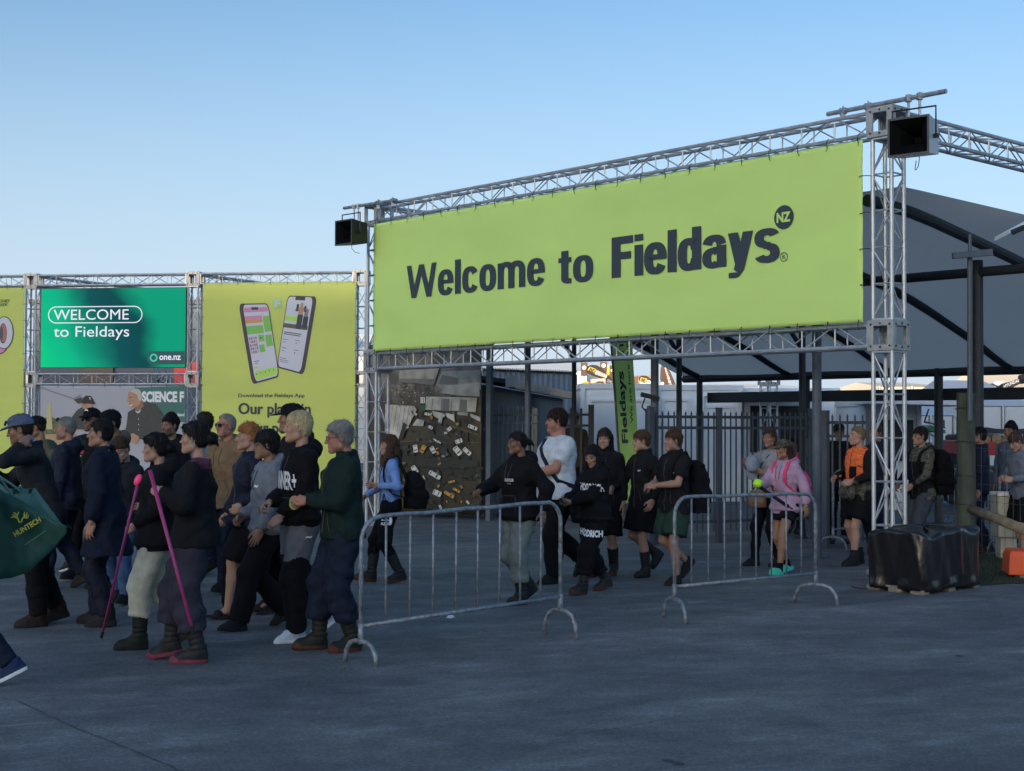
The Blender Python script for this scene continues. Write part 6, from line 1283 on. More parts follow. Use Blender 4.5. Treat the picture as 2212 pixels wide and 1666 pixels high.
def camo(name, cols, sc=9):
    if name in MATS: return MATS[name]
    m = bpy.data.materials.new(name); m.use_nodes = True; MATS[name] = m; n = m.node_tree.nodes; L = m.node_tree.links; p = n['Principled BSDF']
    co = n.new('ShaderNodeTexCoord'); t = noisetex(n, L, co.outputs['Object'], sc, 6, (1, 1, 1.7), .65); r = ramp(n, L, t.outputs[0], [(.0, cols[0]), (.44, cols[0]), (.45, cols[1]), (.52, cols[1]), (.53, cols[2]), (.60, cols[2]), (.61, cols[3])])
    r.color_ramp.interpolation = 'CONSTANT'; L.new(r.outputs[0], p.inputs['Base Color']); p.inputs['Roughness'].default_value = .85; return m
RUB = cloth('dark_gumboot_rubber', (.022, .022, .026), .5, .2, .1, 0); RUBG = cloth('green_gumboot_rubber', (.017, .019, .016), .55, .2, .1, 0); SOLR = cloth('brick_red_sole', (.07, .030, .022), .7, .2, .1, 0); SOLD = cloth('dark_sole', (.018, .018, .02), .7); SOLP = cloth('pink_sole', (.17, .040, .065), .6); SOLW = cloth('white_sole', (.62, .64, .68), .6); SHB = cloth('black_shoe', (.014, .014, .017), .6)
LENS = mat('dark_lens', (.008, .009, .012), .12); LENSC = mat('clear_lens_glint', (.35, .38, .42), .1, alpha=.25)

def rowsum(a, b_): return tuple(x + y for x, y in zip(a, b_))
def ik(A_, T, l1, l2, pole):
    A_, T, pole = np.array(A_, float), np.array(T, float), np.array(pole, float); d = T - A_; D = np.linalg.norm(d)
    if D > (l1 + l2) * .999: T = A_ + d / D * (l1 + l2) * .999; d = T - A_; D = np.linalg.norm(d)
    u = d / D; a = (l1 * l1 - l2 * l2 + D * D) / (2 * D); h = math.sqrt(max(l1 * l1 - a * a, 0)); pp_ = pole - u * (pole @ u); pp_ /= np.linalg.norm(pp_) + 1e-9
    return A_ + u * a + pp_ * h, T
BODY = [(.83, .13, .10), (.92, .164, .114), (1.0, .154, .106), (1.08, .142, .098), (1.18, .146, .102), (1.28, .160, .111), (1.36, .160, .104), (1.42, .140, .084), (1.47, .072, .062)]
BODYF = [(.83, .14, .105), (.92, .176, .125), (1.0, .158, .112), (1.08, .130, .096), (1.18, .134, .100), (1.28, .146, .120), (1.36, .142, .100), (1.42, .124, .078), (1.47, .066, .058)]
UNI = [0]
class Person: pass

def person(label, pos, H, yaw, top, bottom, shoe, head, g=1.0, legs=((0, 0, 0), (0, 0, 0)), arms=(None, None), hands=('relaxed', 'relaxed'), hnorm=(None, None), lean=0.0, slim=None, fem=False, hs=1.0, seed=1, Y=None, group=None, shrug=0, toe=(6, 6), fine=.0115, wid=1.0):
    """pos = picture point of the ground midway between the feet (or of the body column with Y given); every measure below is for a 1.75 m figure, scaled by H"""
    sc = H / 1.775; UNI[0] += 1
    gp = ground(*pos) if Y is None else Vector((at(pos[0], 900, Y).x, Y, 0)); P = Person()
    prof = BODYF if fem else BODY; gl = .5 + .5 * g
    # skeleton -------------------------------------------------------------
    hipw = .088 if fem else .085; A_ = []
    for (fy, lift, pit), sx, tn_ in zip(legs, (-1, 1), toe):
        p = R(pit); lz = .075 + lift + (max(0, .125 * sin(p)) if pit > 0 else .06 * sin(-p)); A_.append((np.array((sx * (hipw * .95 + .01), fy, lz)), pit, tn_))
    hz = .905
    for (an, _, _), sx in zip(A_, (-1, 1)):
        dh = math.hypot(an[1], 0); hz = min(hz, an[2] + math.sqrt(max(.835 ** 2 - dh ** 2, .1)))
    dz = hz - .905
    ly = lambda z: lean * (z - .92)
    S3 = lambda x, y, z: np.array((x, y + ly(z), z + dz))
    hips = [np.array((sx * hipw, 0, hz)) for sx in (-1, 1)]; knees = []; ank = []
    for h_, (an, pit, tn_), sx in zip(hips, A_, (-1, 1)):
        k_, a_ = ik(h_, an, .425, .42, (sx * .12, 1, .05)); knees.append(k_); ank.append(a_)
    shw = (.152 if fem else .170) * (.6 + .4 * g) * wid; sho = [S3(sx * shw, -.005, 1.405 + shrug) for sx in (-1, 1)]; elb = []; wri = []
    for s_, t, sx in zip(sho, arms, (-1, 1)):
        t = np.array(t, float) + np.array((0, 0, dz)) if t is not None else np.array((sx * (.24 + .1 * (g - 1)), .03 + ly(1.0), .87 + dz))
        if arms[0 if sx < 0 else 1] is not None:
            lim = .505 if t[2] - dz > .9 else .53; dd = np.linalg.norm(t - s_)
            if dd > lim: t = s_ + (t - s_) * lim / dd
        e_, w_ = ik(s_, t, .285, .255, (sx * .7, .1, -1) if t[2] - dz > 1.27 else (sx * .55, -.75, -.35)); elb.append(e_); wri.append(w_)
    ctr = lambda z: (0, ly(z) + (.012 if 1.15 < z < 1.4 else 0) - (.012 if z > 1.44 else 0))
    # body -----------------------------------------------------------------
    f = Field((-.62, -.62, 0), (.62, .72, 1.56), .0135)
    f.loft([(z + dz, *ctr(z), a * g * .93, b_ * g * .93) for z, a, b_ in prof], .03)
    bare_leg = bottom.get('kind') == 'shorts'; kl = .98 if bare_leg else .86; bare_arm = top.get('sleeve', 'long') != 'long'; ka = 1.0 if bare_arm else .82
    for h_, k_, a_ in zip(hips, knees, ank):
        f.cone(h_, k_, .082 * gl * kl, .055 * gl * kl, .03); f.cone(k_, k_ + (a_ - k_) * .35 + np.array((0, -.012, 0)), .052 * gl * kl, .054 * gl * kl, .02); f.cone(k_ + (a_ - k_) * .35 + np.array((0, -.012, 0)), a_, .054 * gl * kl, .034 * kl, .02)
        if shoe['kind'] in ('slide', 'clog'): f.cone(a_, a_ + np.array((0, .10, -.045)), .034, .022, .02)
    for s_, e_, w_ in zip(sho, elb, wri):
        f.cone(s_, e_, .049 * gl * ka, .040 * gl * ka, .03); f.cone(e_, e_ + (w_ - e_) * .3, .041 * gl * ka, .041 * gl * ka, .015); f.cone(e_ + (w_ - e_) * .3, w_, .041 * gl * ka, .027 * (.5 + .5 * gl), .015)
    V, Q = f.mesh(); V = relax(V, Q, 1, .4); n0 = len(V); A1 = [np.zeros((n0, 3))]; A2 = [np.zeros((n0, 3))]; VS = [V]; QS = [Q]
    # hands
    P.hand = []
    for sx, e_, w_, kind, nn_ in zip((-1, 1), elb, wri, hands, hnorm):
        yv = Vector(w_ - e_).normalized(); zn = Vector(nn_) if nn_ is not None else Vector((sx * 1.0, .15, .25)); zv = (zn - yv * zn.dot(yv)).normalized(); xv = yv.cross(zv); hsz = (.92 if fem else 1.0)
        M = Matrix(((xv.x, yv.x, zv.x, w_[0]), (xv.y, yv.y, zv.y, w_[1]), (xv.z, yv.z, zv.z, w_[2]), (0, 0, 0, 1)))
        v, q = hand_template(kind); v = v * hsz
        if sx < 0: v = v * np.array((-1, 1, 1)); q = q[:, ::-1]
        VS.append(apply(M, v)); QS.append(q); A1.append(np.zeros((len(v), 3))); A2.append(np.zeros((len(v), 3))); P.hand.append(M)
    # head
    hv, hq, h1, h2 = HEADS[head.get('kind', 'male')]; hy, hp, ht = head.get('yaw', 0), head.get('pitch', 0), head.get('tilt', 0)
    hp0 = S3(0, .022, 1.63); piv = np.array((0, -.03, -.10)); Rm = np.array(Euler((R(-hp), R(ht), R(hy)), 'YXZ').to_matrix()); hsc = hs * (.905 if fem else .94)
    def hx(v, full=True):
        v = v * hsc; w_ = np.ones(len(v)) if full else np.clip((v[:, 2] + .20) / .09, 0, 1); rot = (v - piv) @ Rm.T + piv
        return v * (1 - w_[:, None]) + rot * w_[:, None] + hp0 + np.array((0, 0, (hsc - 1) * .04))
    VS.append(hx(hv, False)); QS.append(hq); A1.append(h1); A2.append(h2)
    base = 0; qq = []
    for v, q in zip(VS, QS): qq.append(q + base); base += len(v)
    hair = head.get('hair', (.02, .014, .01)); sk = head.get('skin', (.36, .20, .14)); skm = skin_mat('skin_%02x%02x%02x_%02x%02x' % (int(sk[0] * 255), int(sk[1] * 255), int(sk[2] * 255), int(hair[0] * 255), int(head.get('beard', 0) * 99)), sk, hair, head.get('beard', 0))
    me = np_mesh('person', np.concatenate(VS) * sc, np.concatenate(qq), skm, None, {'face1': np.concatenate(A1), 'face2': np.concatenate(A2)})
    root = put('person', me); root.location = gp; root.rotation_euler.z = R(yaw); tag(root, label, 'person', group); P.root = root; P.sc = sc; P.gp = gp
    RZ = Matrix.Rotation(R(yaw), 3, 'Z'); P.W = lambda p: gp + RZ @ (Vector(p) * sc); P.RZ = RZ; P.wri, P.elb, P.sho = wri, elb, sho; P.dz = dz; P.ly = ly; P.yaw = yaw; P.hx = hx; P.ank = ank
    def child(name, v, q, m, mi=None, parent=root):
        o = put(name, np_mesh(name, np.asarray(v) * sc, q, m, mi), parent); return o
    P.child = child
    # upper garment --------------------------------------------------------
    th = top.get('thick', .022) * .62; hem = top.get('hem', .84); bag = top.get('bag', .02) * .6; sl = top.get('sleeve', 'long'); fl = top.get('flare', 0)
    f = Field((-.64, -.6, .35), (.64, .72, 1.60), fine); rows = []
    rows_src = prof if hem > .84 else [(hem, prof[0][1] * (1.25 + fl), prof[0][2] * (1.2 + fl))] + [r_ for r_ in prof if r_[0] > hem + .02]
    for z, a, b_ in rows_src:
        if z < hem - .001: continue
        wst = bag * (1 - abs(z - 1.08) / .35 if abs(z - 1.08) < .35 else 0)
        ex = th + wst + (fl * .10 * max(0, (1.1 - z) / .3)); wq_ = min(1, max(0, (1.04 - z) / .10)); lo2 = bottom.get('loose', .012); na = (hipw + .092 * gl + lo2 + .012) * wq_; nb = max((.092 * gl + lo2 + .016), b_ * g + .032) * wq_
        rows.append((z + dz, *ctr(z), max(a * g + ex, na, (a * g + .030) * wq_), max(b_ * g + ex * .95, nb)))
    if rows[0][0] > hem + dz + .005: a0 = rows[0]; rows.insert(0, (hem + dz, a0[1], a0[2], a0[3] * 1.0, a0[4] * 1.0))
    if top.get('rib'): a0 = rows[0]; rows[0] = (a0[0], a0[1], a0[2], a0[3] * .93, a0[4] * .93); rows.insert(1, (a0[0] + .05, a0[1], a0[2], a0[3] * 1.05 + .01, a0[4] * 1.05 + .01))
    f.loft(rows, .02, 2.4); P.rows = rows
    f.cone(S3(-.10, -.014, 1.432), S3(.10, -.014, 1.432), .048, .048, .05)
    for s_, e_, w_ in zip(sho, elb, wri):
        if sl == 'none': f.cone(s_ * np.array((.82, 1, 1)), s_ * np.array((.98, 1, 1)), .066 * gl, .060 * gl, .03, flat=2); continue
        lo_ = top.get('loose', 1.0)
        if sl == 'short': f.cone(s_, s_ + (e_ - s_) * .72, (.053 * gl + th * .7), (.054 * gl + th) * lo_, .04, flat=2)
        else:
            f.cone(s_, e_, .050 * gl + th * .6, (.042 * gl + th * .8) * lo_, .04); wq = e_ + (w_ - e_) * top.get('cuff', .93)
            f.cone(e_, e_ + (wq - e_) * .75, (.042 * gl + th * .8) * lo_, (.034 * gl + th * .8) * lo_, .02); f.cone(e_ + (wq - e_) * .75, wq, (.034 * gl + th * .8) * lo_, .030 * gl + th * .5, .015, flat=2)
    if top.get('hood') == 'down':
        f.ell(S3(0, -.105, 1.455), (.125, .065, .075), .03); f.ell(S3(0, -.10, 1.50), (.085, .05, .05), .03)
        for sx in (-1, 1): f.cone(S3(sx * .105, -.06, 1.475), S3(sx * .055, .085, 1.435), .036, .026, .03)
    if top.get('collar'):
        cz = top['collar']; g2 = f; 
        for k in range(12):
            a0, a1 = 2 * pi * k / 12, 2 * pi * (k + 1) / 12; 
            if top.get('open') and (abs(a0 - pi / 2) < .5 or abs(a1 - pi / 2) < .5): continue
            f.cone(S3(.074 * cos(a0), .074 * sin(a0) - .012, 1.455 + cz - .012 * sin(a0)), S3(.074 * cos(a1), .074 * sin(a1) - .012, 1.455 + cz - .012 * sin(a1)), .016, .016, .012)
            f.cone(S3(.085 * cos(a0), .08 * sin(a0) - .012, 1.44), S3(.074 * cos(a0), .074 * sin(a0) - .012, 1.45 + cz), .022, .016, .02)
    f.folds(top.get('fold', .010) * .8, 22, seed); f.folds(.0045, 13, seed + 9, True)
    if top.get('vneck'): f.ell(S3(0, .13, 1.46), (.062, .12, top['vneck']), .008, sub=True)
    v, q = f.mesh(); v = relax(v, q, 1, .35)
    mi = None; tm = top['mat']
    if isinstance(tm, (list, tuple)): c_ = v[q].mean(1); mi = np.asarray(top['split'](c_, dz)).astype(int)
    P.top = child(top.get('name', 'jacket'), v, q, tm, mi); P.topv, P.topq = v, q
    P.bvh = BVHTree.FromPolygons([tuple(p) for p in v], [tuple(int(i) for i in r_) for r_ in q])
    # seams, zips and cords drawn on the cloth
    nm = top.get('name', 'jacket'); ink = mat('garment_trim', (.035, .037, .042), .6); cord = mat('drawstring', (.035, .035, .038), .7)
    if nm in ('jacket', 'coat', 'fleece', 'vest', 'shirt', 'cardigan'):
        z0_ = max(hem, .80) + .04; zs = [z0_ + (1.42 - z0_) * k / 14 for k in range(15)]; b = MB(); b.tube([proj(P, .004 * sin(k), z, 1, .001) * sc for k, z in enumerate(zs)], .0042, 5); b.build('zip', ink, P.top)
        for sx in (-1, 1): b = MB(); b.tube([proj(P, sx * (.07 + .045 * k / 4), 1.05 - .13 * k / 4, 1, .001) * sc for k in range(5)], .0032, 4); b.build('pocket_seam', ink, P.top)
    if nm == 'hoodie' and not top.get('plain'):
        for sx in (-1, 1): b = MB(); b.tube([proj(P, sx * (.035 + .006 * sin(k * 1.3)), 1.41 - .17 * k / 5, 1, .003) * sc for k in range(6)], .0036, 5); b.build('drawstring', cord, P.top)
        pk = [(-.13, .93), (-.13, 1.0), (-.085, 1.09), (.085, 1.09), (.13, 1.0), (.13, .93)]; b = MB(); pl_ = []
        for i in range(5): pl_ += [(pk[i][0] + (pk[i + 1][0] - pk[i][0]) * k / 4, pk[i][1] + (pk[i + 1][1] - pk[i][1]) * k / 4) for k in range(4)]
        b.tube([proj(P, x, z, 1, .001) * sc for x, z in pl_], .0035, 4); b.build('pocket_seam', ink, P.top)
    # lower garment --------------------------------------------------------
    bl = bottom.get('loose', .012); f = Field((-.5, -.62, 0), (.5, .6, 1.12), fine)
    f.loft([(z + dz, *ctr(z), a * g + .008, b_ * g + .008) for z, a, b_ in prof if z < 1.01], .03)
    for h_, k_, a_ in zip(hips, knees, ank):
        if bottom['kind'] == 'shorts':
            e_ = h_ + (k_ - h_) * bottom.get('len', .85); f.cone(h_ + np.array((0, 0, -.02)), e_, .092 * gl + bl, .075 * gl + bl * 2.0, .03, flat=2)
        else:
            r1 = .062 * gl + bl * 1.1; to = bottom.get('to', .96); r2 = (.046 * gl + bl * bottom.get('taper', 1.3)); e_ = k_ + (a_ - k_) * to
            f.cone(h_ + np.array((0, 0, -.02)), k_, .092 * gl + bl, r1, .04); f.cone(k_, k_ + (e_ - k_) * .5 + np.array((0, -.008, 0)), r1, (r1 + r2) / 2 + .004, .03); f.cone(k_ + (e_ - k_) * .5 + np.array((0, -.008, 0)), e_, (r1 + r2) / 2 + .004, r2, .02, flat=2)
            if bottom.get('gather'): f.ell(e_ + np.array((0, .0, .03)), (r2 + .006, r2 + .006, .03), .03)
    f.folds(bottom.get('fold', .010) * .8, 20, seed + 50); f.folds(.005, 12, seed + 70, True); v, q = f.mesh(); v = relax(v, q, 1, .35); mi = None; bm_ = bottom['mat']
    if isinstance(bm_, (list, tuple)): mi = np.asarray(bottom['split'](v[q].mean(1), dz)).astype(int)
    P.bot = child(bottom.get('name', 'trousers' if bottom['kind'] != 'shorts' else 'shorts'), v, q, bm_, mi); P.botv, P.botq = v, q
    # footwear -------------------------------------------------------------
    for a_, (an, pit, tn_), sx, k_ in zip(ank, A_, (-1, 1), knees):
        v, q, mi = shoe_template(shoe['kind']); v = v * np.array((1, 1, 1)) - np.array((0, 0, .075)); ks = shoe.get('size', 1.0); v = v * ks
        M0 = Euler((R(-pit), 0, R(-sx * tn_)), 'XYZ').to_matrix(); foot = v @ np.array(M0).T
        if shoe['kind'] == 'boot':       # the shaft follows the shin
            d = Vector(k_ - a_).normalized(); side = Vector((1, 0, 0)); fw = d.cross(side).normalized() * -1; fw = side.cross(d) * -1; fw = (Vector((0, 1, 0)) - d * d.y).normalized(); sd2 = fw.cross(d)
            M1 = np.array(((sd2.x, fw.x, d.x), (sd2.y, fw.y, d.y), (sd2.z, fw.z, d.z))); leg = v @ M1.T; wt = np.clip((v[:, 2] - .0) / .10, 0, 1)[:, None]; wt = wt * wt * (3 - 2 * wt); foot = foot * (1 - wt) + leg * wt
        o = child(shoe.get('name', {'boot': 'gumboot', 'shortboot': 'boot', 'clog': 'clog', 'slide': 'slide'}.get(shoe['kind'], 'shoe')), foot + a_, q, [shoe['mat'], shoe.get('sole', SOLD)], mi)
        if shoe.get('sock'):
            sv = Field(a_ - .1, a_ + np.array((.1, .1, .16)), .007); sv.cone(a_ + np.array((0, 0, -.03)), a_ + (k_ - a_) * .2, .042, .043, .02, flat=2); vv, qq_ = sv.mesh(); child('sock', vv, qq_, shoe['sock'])
    # hair and hats --------------------------------------------------------
    if head.get('style'):
        v, q = hair_template(head['style']); hm = cloth('hair_%02x%02x%02x' % tuple(int(c * 255) for c in hair), hair, .55, .35, .5, 0)
        if head.get('mirror'): v = v * np.array((-1, 1, 1)); q = q[:, ::-1]
        if head['style'].startswith('long'):
            v = v * hsc; lowz = np.clip((v[:, 2] + .22) / .16, 0, 1)[:, None]; rot = (v - piv) @ Rm.T + piv; part = Matrix.Rotation(R(hy * .35), 3, 'Z'); rot2 = (v - piv) @ np.array(part).T + piv; v2 = rot * lowz + rot2 * (1 - lowz) + hp0; child('hair', v2, q, hm)
        else: child('hair', hx(v), q, hm)
    if head.get('hat'):
        k, m_ = head['hat']; v, q = hat_template(k); o = child({'cap': 'cap', 'beanie': 'beanie', 'bucket': 'sun_hat', 'hood': 'hood'}[k], hx(v), q, m_)
        if k == 'cap' and head.get('badge'): 
            b = MB(); b.face([hx(np.array([(.024 * cos(a), .083 - .006 + .006 * abs(sin(a)) * 0, .092 + .022 * sin(a))]))[0] * sc + np.array(Rm @ np.array((0, .004, .004))) for a in [2 * pi * i / 16 for i in range(16)]][::-1])
            b.build('cap_badge', head['badge'], o)
    if head.get('glasses'):
        kind, m_ = head['glasses']; up = (.078 if kind == 'upcap' else .094) if kind.startswith('up') else 0; yo = (.030 if kind == 'upcap' else .016) if up else 0; b = MB(); mg = [BLACK, m_]
        tf = lambda x, y, z: tuple(hx(np.array([(x, y, z)]))[0] * sc)
        for sx in (-1, 1):
            cx, cz = sx * .032, .003 + up; ring = []; 
            for k in range(16):
                a = 2 * pi * k / 16; rx_, rz_ = (.025, .019); cxx = np.sign(cos(a)) * abs(cos(a)) ** .7 * rx_; czz = np.sign(sin(a)) * abs(sin(a)) ** .7 * rz_; ring.append((cx + cxx, (.103 if not up else .082) - abs(cx + cxx) * .22 + yo - (czz * .55 if up else 0), cz + czz))
            b.cur = 0; b.tube([tf(*p) for p in ring], .0022 * sc, 4, closed=True); b.cur = 1; b.face([tf(*p) for p in ring])
            b.cur = 0; b.tube([tf(sx * .056, .092 - (.02 if up else 0), .006 + up), tf(sx * .080, .03, .006 + up * .95), tf(sx * .079, -.012, .004 + up * .8)], .0025 * sc, 4)
        b.tube([tf(-.008, .1045 - (.018 if up else 0), .007 + up), tf(.008, .1045 - (.018 if up else 0), .007 + up)], .0025 * sc, 4); b.build('glasses' if kind != 'sun' else 'sunglasses', mg, root)
    return P

def torso_hit(P, o, d, bvh, c):
    h = bvh.ray_cast(o, d); rows = np.array(P.rows); z = o.z; a = float(np.interp(z, rows[:, 0], rows[:, 3])); b_ = float(np.interp(z, rows[:, 0], rows[:, 4])); cx = float(np.interp(z, rows[:, 0], rows[:, 1])); cy = float(np.interp(z, rows[:, 0], rows[:, 2])); best = None
    for k in range(800):
        t = .8 - .001 * k; q = c + (o - c - (-d) * .8) + (-d) * t
        if (abs((q.x - cx) / a) ** 2.4 + abs((q.y - cy) / b_) ** 2.4) < 1: best = q; break
    if best is None: return h[0]
    if h[0] is not None and (h[0] - best).length < .018: return h[0]
    return best - d * .012
def proj(P, x, z, side=1, off=.004, bvh=None):
    """point of the garment in front (side=1) or behind (side=-1) at body coordinates x, z"""
    bvh = bvh or P.bvh; p = torso_hit(P, Vector((x, P.ly(z) + side * .8, z + P.dz)), Vector((0, -side, 0)), bvh, Vector((0, P.ly(z), z + P.dz)))
    p = p if p is not None else Vector((x, side * .14, z + P.dz)); return Vector((p.x, p.y + side * off, p.z))
def print_on(P, s_, x0, x1, z0, z1, m, parent=None, bold=.02, bvh=None, dirv=None, off=.005, name='print', tilt=0, arch=0):
    """lettering wrapped on a garment; dirv = direction the print faces in body space (default straight ahead)"""
    v, f, asp = text_raw(s_, bold, 2); b = MB(); bvh = bvh or P.bvh; d = Vector(dirv or (0, 1, 0)).normalized(); rt = Vector((0, 0, 1)).cross(d).normalized() * 1.0; 
    for x, y in v:
        u = -(x0 + (x1 - x0) * x); zz = z0 + (z1 - z0) * y + tilt * x + arch * (1 - (2 * x - 1) ** 2); c = Vector((0, P.ly(zz), zz + P.dz)); o = c + d * .8 + rt * (-u if False else -u)
        own = bvh is P.bvh; p = torso_hit(P, o, -d, bvh, c) if own else bvh.ray_cast(o, -d)[0]; p = p if p is not None else c + d * .15 + rt * -u
        b.v.append(tuple((p + d * off) * P.sc))
    b.f = f; b.mi = [0] * len(f); return b.build(name, m, parent or P.top)
def tube_obj(name, pts, r, m, n=8, **k):
    b = MB(); b.tube(pts, r, n, **k); return b.build(name, m, smooth=True)
def backpack(P, m, label, size=(.15, .10, .23), z=1.17, strap=True, sm=None, y=None):
    """a rucksack hanging from the wearer's shoulders: bag with pocket, two straps lying on the chest"""
    r_ = empty('backpack', P.gp, R(P.yaw), label, 'backpack', 'backpacks worn in the crowd'); yb = -.135 - size[1] + P.ly(z) - .02 if y is None else y
    f = Field((-.3, yb - .3, z - .4), (.3, yb + .3, z + .4), .012); a, b_, c = size
    f.loft([(z - c + P.dz, 0, yb - .01, a * .9, b_ * 1.0), (z - c * .4 + P.dz, 0, yb - .015, a, b_ * 1.08), (z + c * .4 + P.dz, 0, yb, a * .95, b_ * .9), (z + c * .85 + P.dz, 0, yb + .02, a * .8, b_ * .65), (z + c + P.dz, 0, yb + .03, a * .5, b_ * .35)], .02, 2.8); f.ell((0, yb - b_ * .9, z - c * .35 + P.dz), (a * .7, .05, c * .42), .02); f.folds(.010, 26, 5)
    v, q = f.mesh(); o = put('bag_body', np_mesh('bag_body', v * P.sc, q, m), r_)
    if strap:
        for sx in (-1, 1):
            pts = [Vector((sx * .10, yb + b_ * .8, z + c * .75 + P.dz)), Vector((sx * .115, -.06 + P.ly(1.45), 1.505 + P.dz))]
            for zz in (1.46, 1.40, 1.33, 1.25, 1.17): pts.append(proj(P, sx * (.118 + .01 * (1.4 - zz)), zz, 1, .010))
            pts += [Vector((sx * .19, .0 + P.ly(1.05), 1.06 + P.dz)), Vector((sx * .13, yb + b_ * .5, .99 + P.dz))]
            b = MB()
            for i in range(len(pts) - 1): pass
            rings = []
            for i, p in enumerate(pts):
                d = (pts[min(i + 1, len(pts) - 1)] - pts[max(i - 1, 0)]).normalized(); w_ = Vector((1, 0, 0)); w_ = (w_ - d * w_.dot(d)).normalized(); nn = d.cross(w_)
                rings.append([(p + w_ * (.026 * cx) + nn * (.007 * cz)) * P.sc for cx, cz in ((-1, -1), (1, -1), (1, 1), (-1, 1))])
            b.loft(rings); s_ = b.build('strap', sm or m, r_, smooth=False)
    return r_
# ---- clothes' cloth ----
BLK_ = cloth('black_fleece', (.009, .009, .011)); BLK2 = cloth('black_cotton', (.006, .006, .008)); NAVY = cloth('navy_cloth', (.009, .013, .028)); NAVY2 = cloth('deep_navy_nylon', (.010, .013, .028), .6); CHAR = cloth('charcoal_cloth', (.017, .019, .024)); GREYH = cloth('grey_marl_fleece', (.15, .165, .195)); DKGRN = cloth('dark_green_fleece', (.008, .019, .018)); OLIVE = cloth('olive_cotton', (.075, .075, .050)); TANH = cloth('tan_fleece', (.17, .112, .062)); LBLUE = cloth('pale_blue_cotton', (.20, .30, .46)); SKYB = cloth('sky_blue_knit', (.14, .245, .51)); WHT_T = cloth('white_cotton', (.43, .47, .53)); PINKH = cloth('pale_pink_fleece', (.36, .235, .34)); DENIM = cloth('dark_denim', (.009, .014, .031), .8, .3); DENIM2 = cloth('mid_denim', (.05, .10, .22), .8, .3); CREAM = cloth('cream_twill', (.50, .47, .37)); SAGE = cloth('sage_denim', (.13, .155, .145)); PLUM = cloth('grey_plum_cotton', (.030, .030, .047)); GRNS = cloth('dark_green_shorts', (.018, .042, .030)); GREYT = cloth('grey_tee_cotton', (.20, .20, .22)); GREYB = cloth('blue_grey_sweat', (.12, .145, .20)); GREYP = cloth('slate_trouser', (.05, .058, .075)); PINKB = cloth('pink_print_nylon', (.62, .06, .16), .6); HIPINK = cloth('bright_pink_cotton', (.75, .08, .16)); BLUEC = cloth('faded_blue_cap', (.085, .11, .18)); GREYC = cloth('grey_cap_cotton', (.20, .225, .28)); TEAL = cloth('teal_foam', (.06, .52, .40), .6); BROWNB = cloth('brown_boot_leather', (.026, .018, .015), .6); WSHOE = cloth('white_trainer', (.50, .54, .62), .6); BLUESH = cloth('navy_trainer', (.015, .03, .085), .7)
CAMO = camo('forest_camo', [(.05, .05, .035), (.09, .085, .06), (.02, .022, .018), (.13, .12, .09)]); OCAMO = camo('orange_camo', [(.80, .16, .03), (.55, .09, .02), (.80, .16, .03), (.06, .03, .02)], 11)
DARKH, BLKH, BRNH, GINH, BLOH, GRYH = (.020, .014, .010), (.009, .008, .009), (.055, .032, .020), (.22, .095, .035), (.42, .34, .20), (.17, .165, .16)
FAIR, FAIR2, RUD, BRN, TANSK = (.36, .215, .16), (.31, .175, .125), (.33, .16, .115), (.17, .092, .060), (.25, .14, .092)
MIRB = mat('blue_mirror_lens', (.02, .10, .75), .1, .6)
G1 = 'crowd walking in through the gateway'
def cam_dir(P, a): return (-sin(R(a)), cos(R(a)), 0)
def item(name, P, label, cat, group=None): return empty(name, P.gp, R(P.yaw), label, cat, group)
def loc_tube(P, name, pts, r, m, parent, n=8): b = MB(); b.tube([Vector(p) * P.sc for p in pts], r, n); return b.build(name, m, parent, smooth=True)
def hp_(P, i, v): return P.hand[i] @ Vector(v)           # a point in hand space -> body space (unscaled)
def wristband(P, i, m):
    h = P.hand[i]; b = MB(); b.tube([(h @ Vector((.031 * cos(a), -.035, .026 * sin(a)))) * P.sc for a in [2 * pi * k / 12 for k in range(12)]], .007, 6, closed=True); return b.build('wristband', m, P.root)
def phone(P, i, label, m=BLACK, tilt=0):
    r_ = item('mobile_phone', P, label, 'phone'); c = hp_(P, i, (0, .085, -.034)); M = P.hand[i].to_3x3() @ Euler((0, R(tilt), 0)).to_matrix(); b = MB(); b.box(c * P.sc, (.072, .145, .009), M); b.build('case', m, r_, bevel=.003); b = MB(); b.box((c - M @ Vector((0, 0, .0052))) * P.sc, (.064, .132, .002), M); b.build('screen', mat('phone_glass', (.02, .022, .026), .15), r_); return r_
LIMEB = mat('lime_wristband', (.34, .62, .05), .5)
def walk(f, k=1.0): return ((.27 * k, 0, -8), (-.27 * k, 0, 30)) if f == 'L' else ((-.27 * k, 0, 30), (.27 * k, 0, -8))

# P1 cut by the left edge, green shopping bag
p = person('man cut off by the left edge in dark jeans and blue trainer', (-76, 1476), 1.78, 92, dict(mat=NAVY, hem=.82), dict(kind='trousers', mat=DENIM, loose=.012), dict(kind='trainer', mat=BLUESH, sole=SOLW, size=.92), dict(kind='male', skin=FAIR2, hair=BRNH, style='short'), legs=((-.32, 0, 26), (.3, 0, -6)), arms=((-.27, -.14, 1.02), (.25, .2, .95)), seed=1)
cb_ = lambda x, y: (x * .4066, 840.4 + y * .4066)
bag = empty('shopping_bag', at(60, 1240, 9.35), 0, 'green shopping bag with yellow antler lettering held at the left edge', 'bag')
GBAG = mat('green_bag_fabric', (.012, .075, .055), .6, 0, .12, 9, .25, 22); GBAG2 = mat('pale_green_lining', (.06, .17, .15), .6); YEL = mat('yellow_print', (.55, .50, .06), .6)
def bagpoly(l, Y0, Y1, m, name):
    b = MB(); b.loft([[at(*cb_(*q), Y0) for q in l], [at(*cb_(*q), Y1) for q in l]]); o = b.build(name, m, recalc=True, bevel=.006); return worldpart(o, bag)
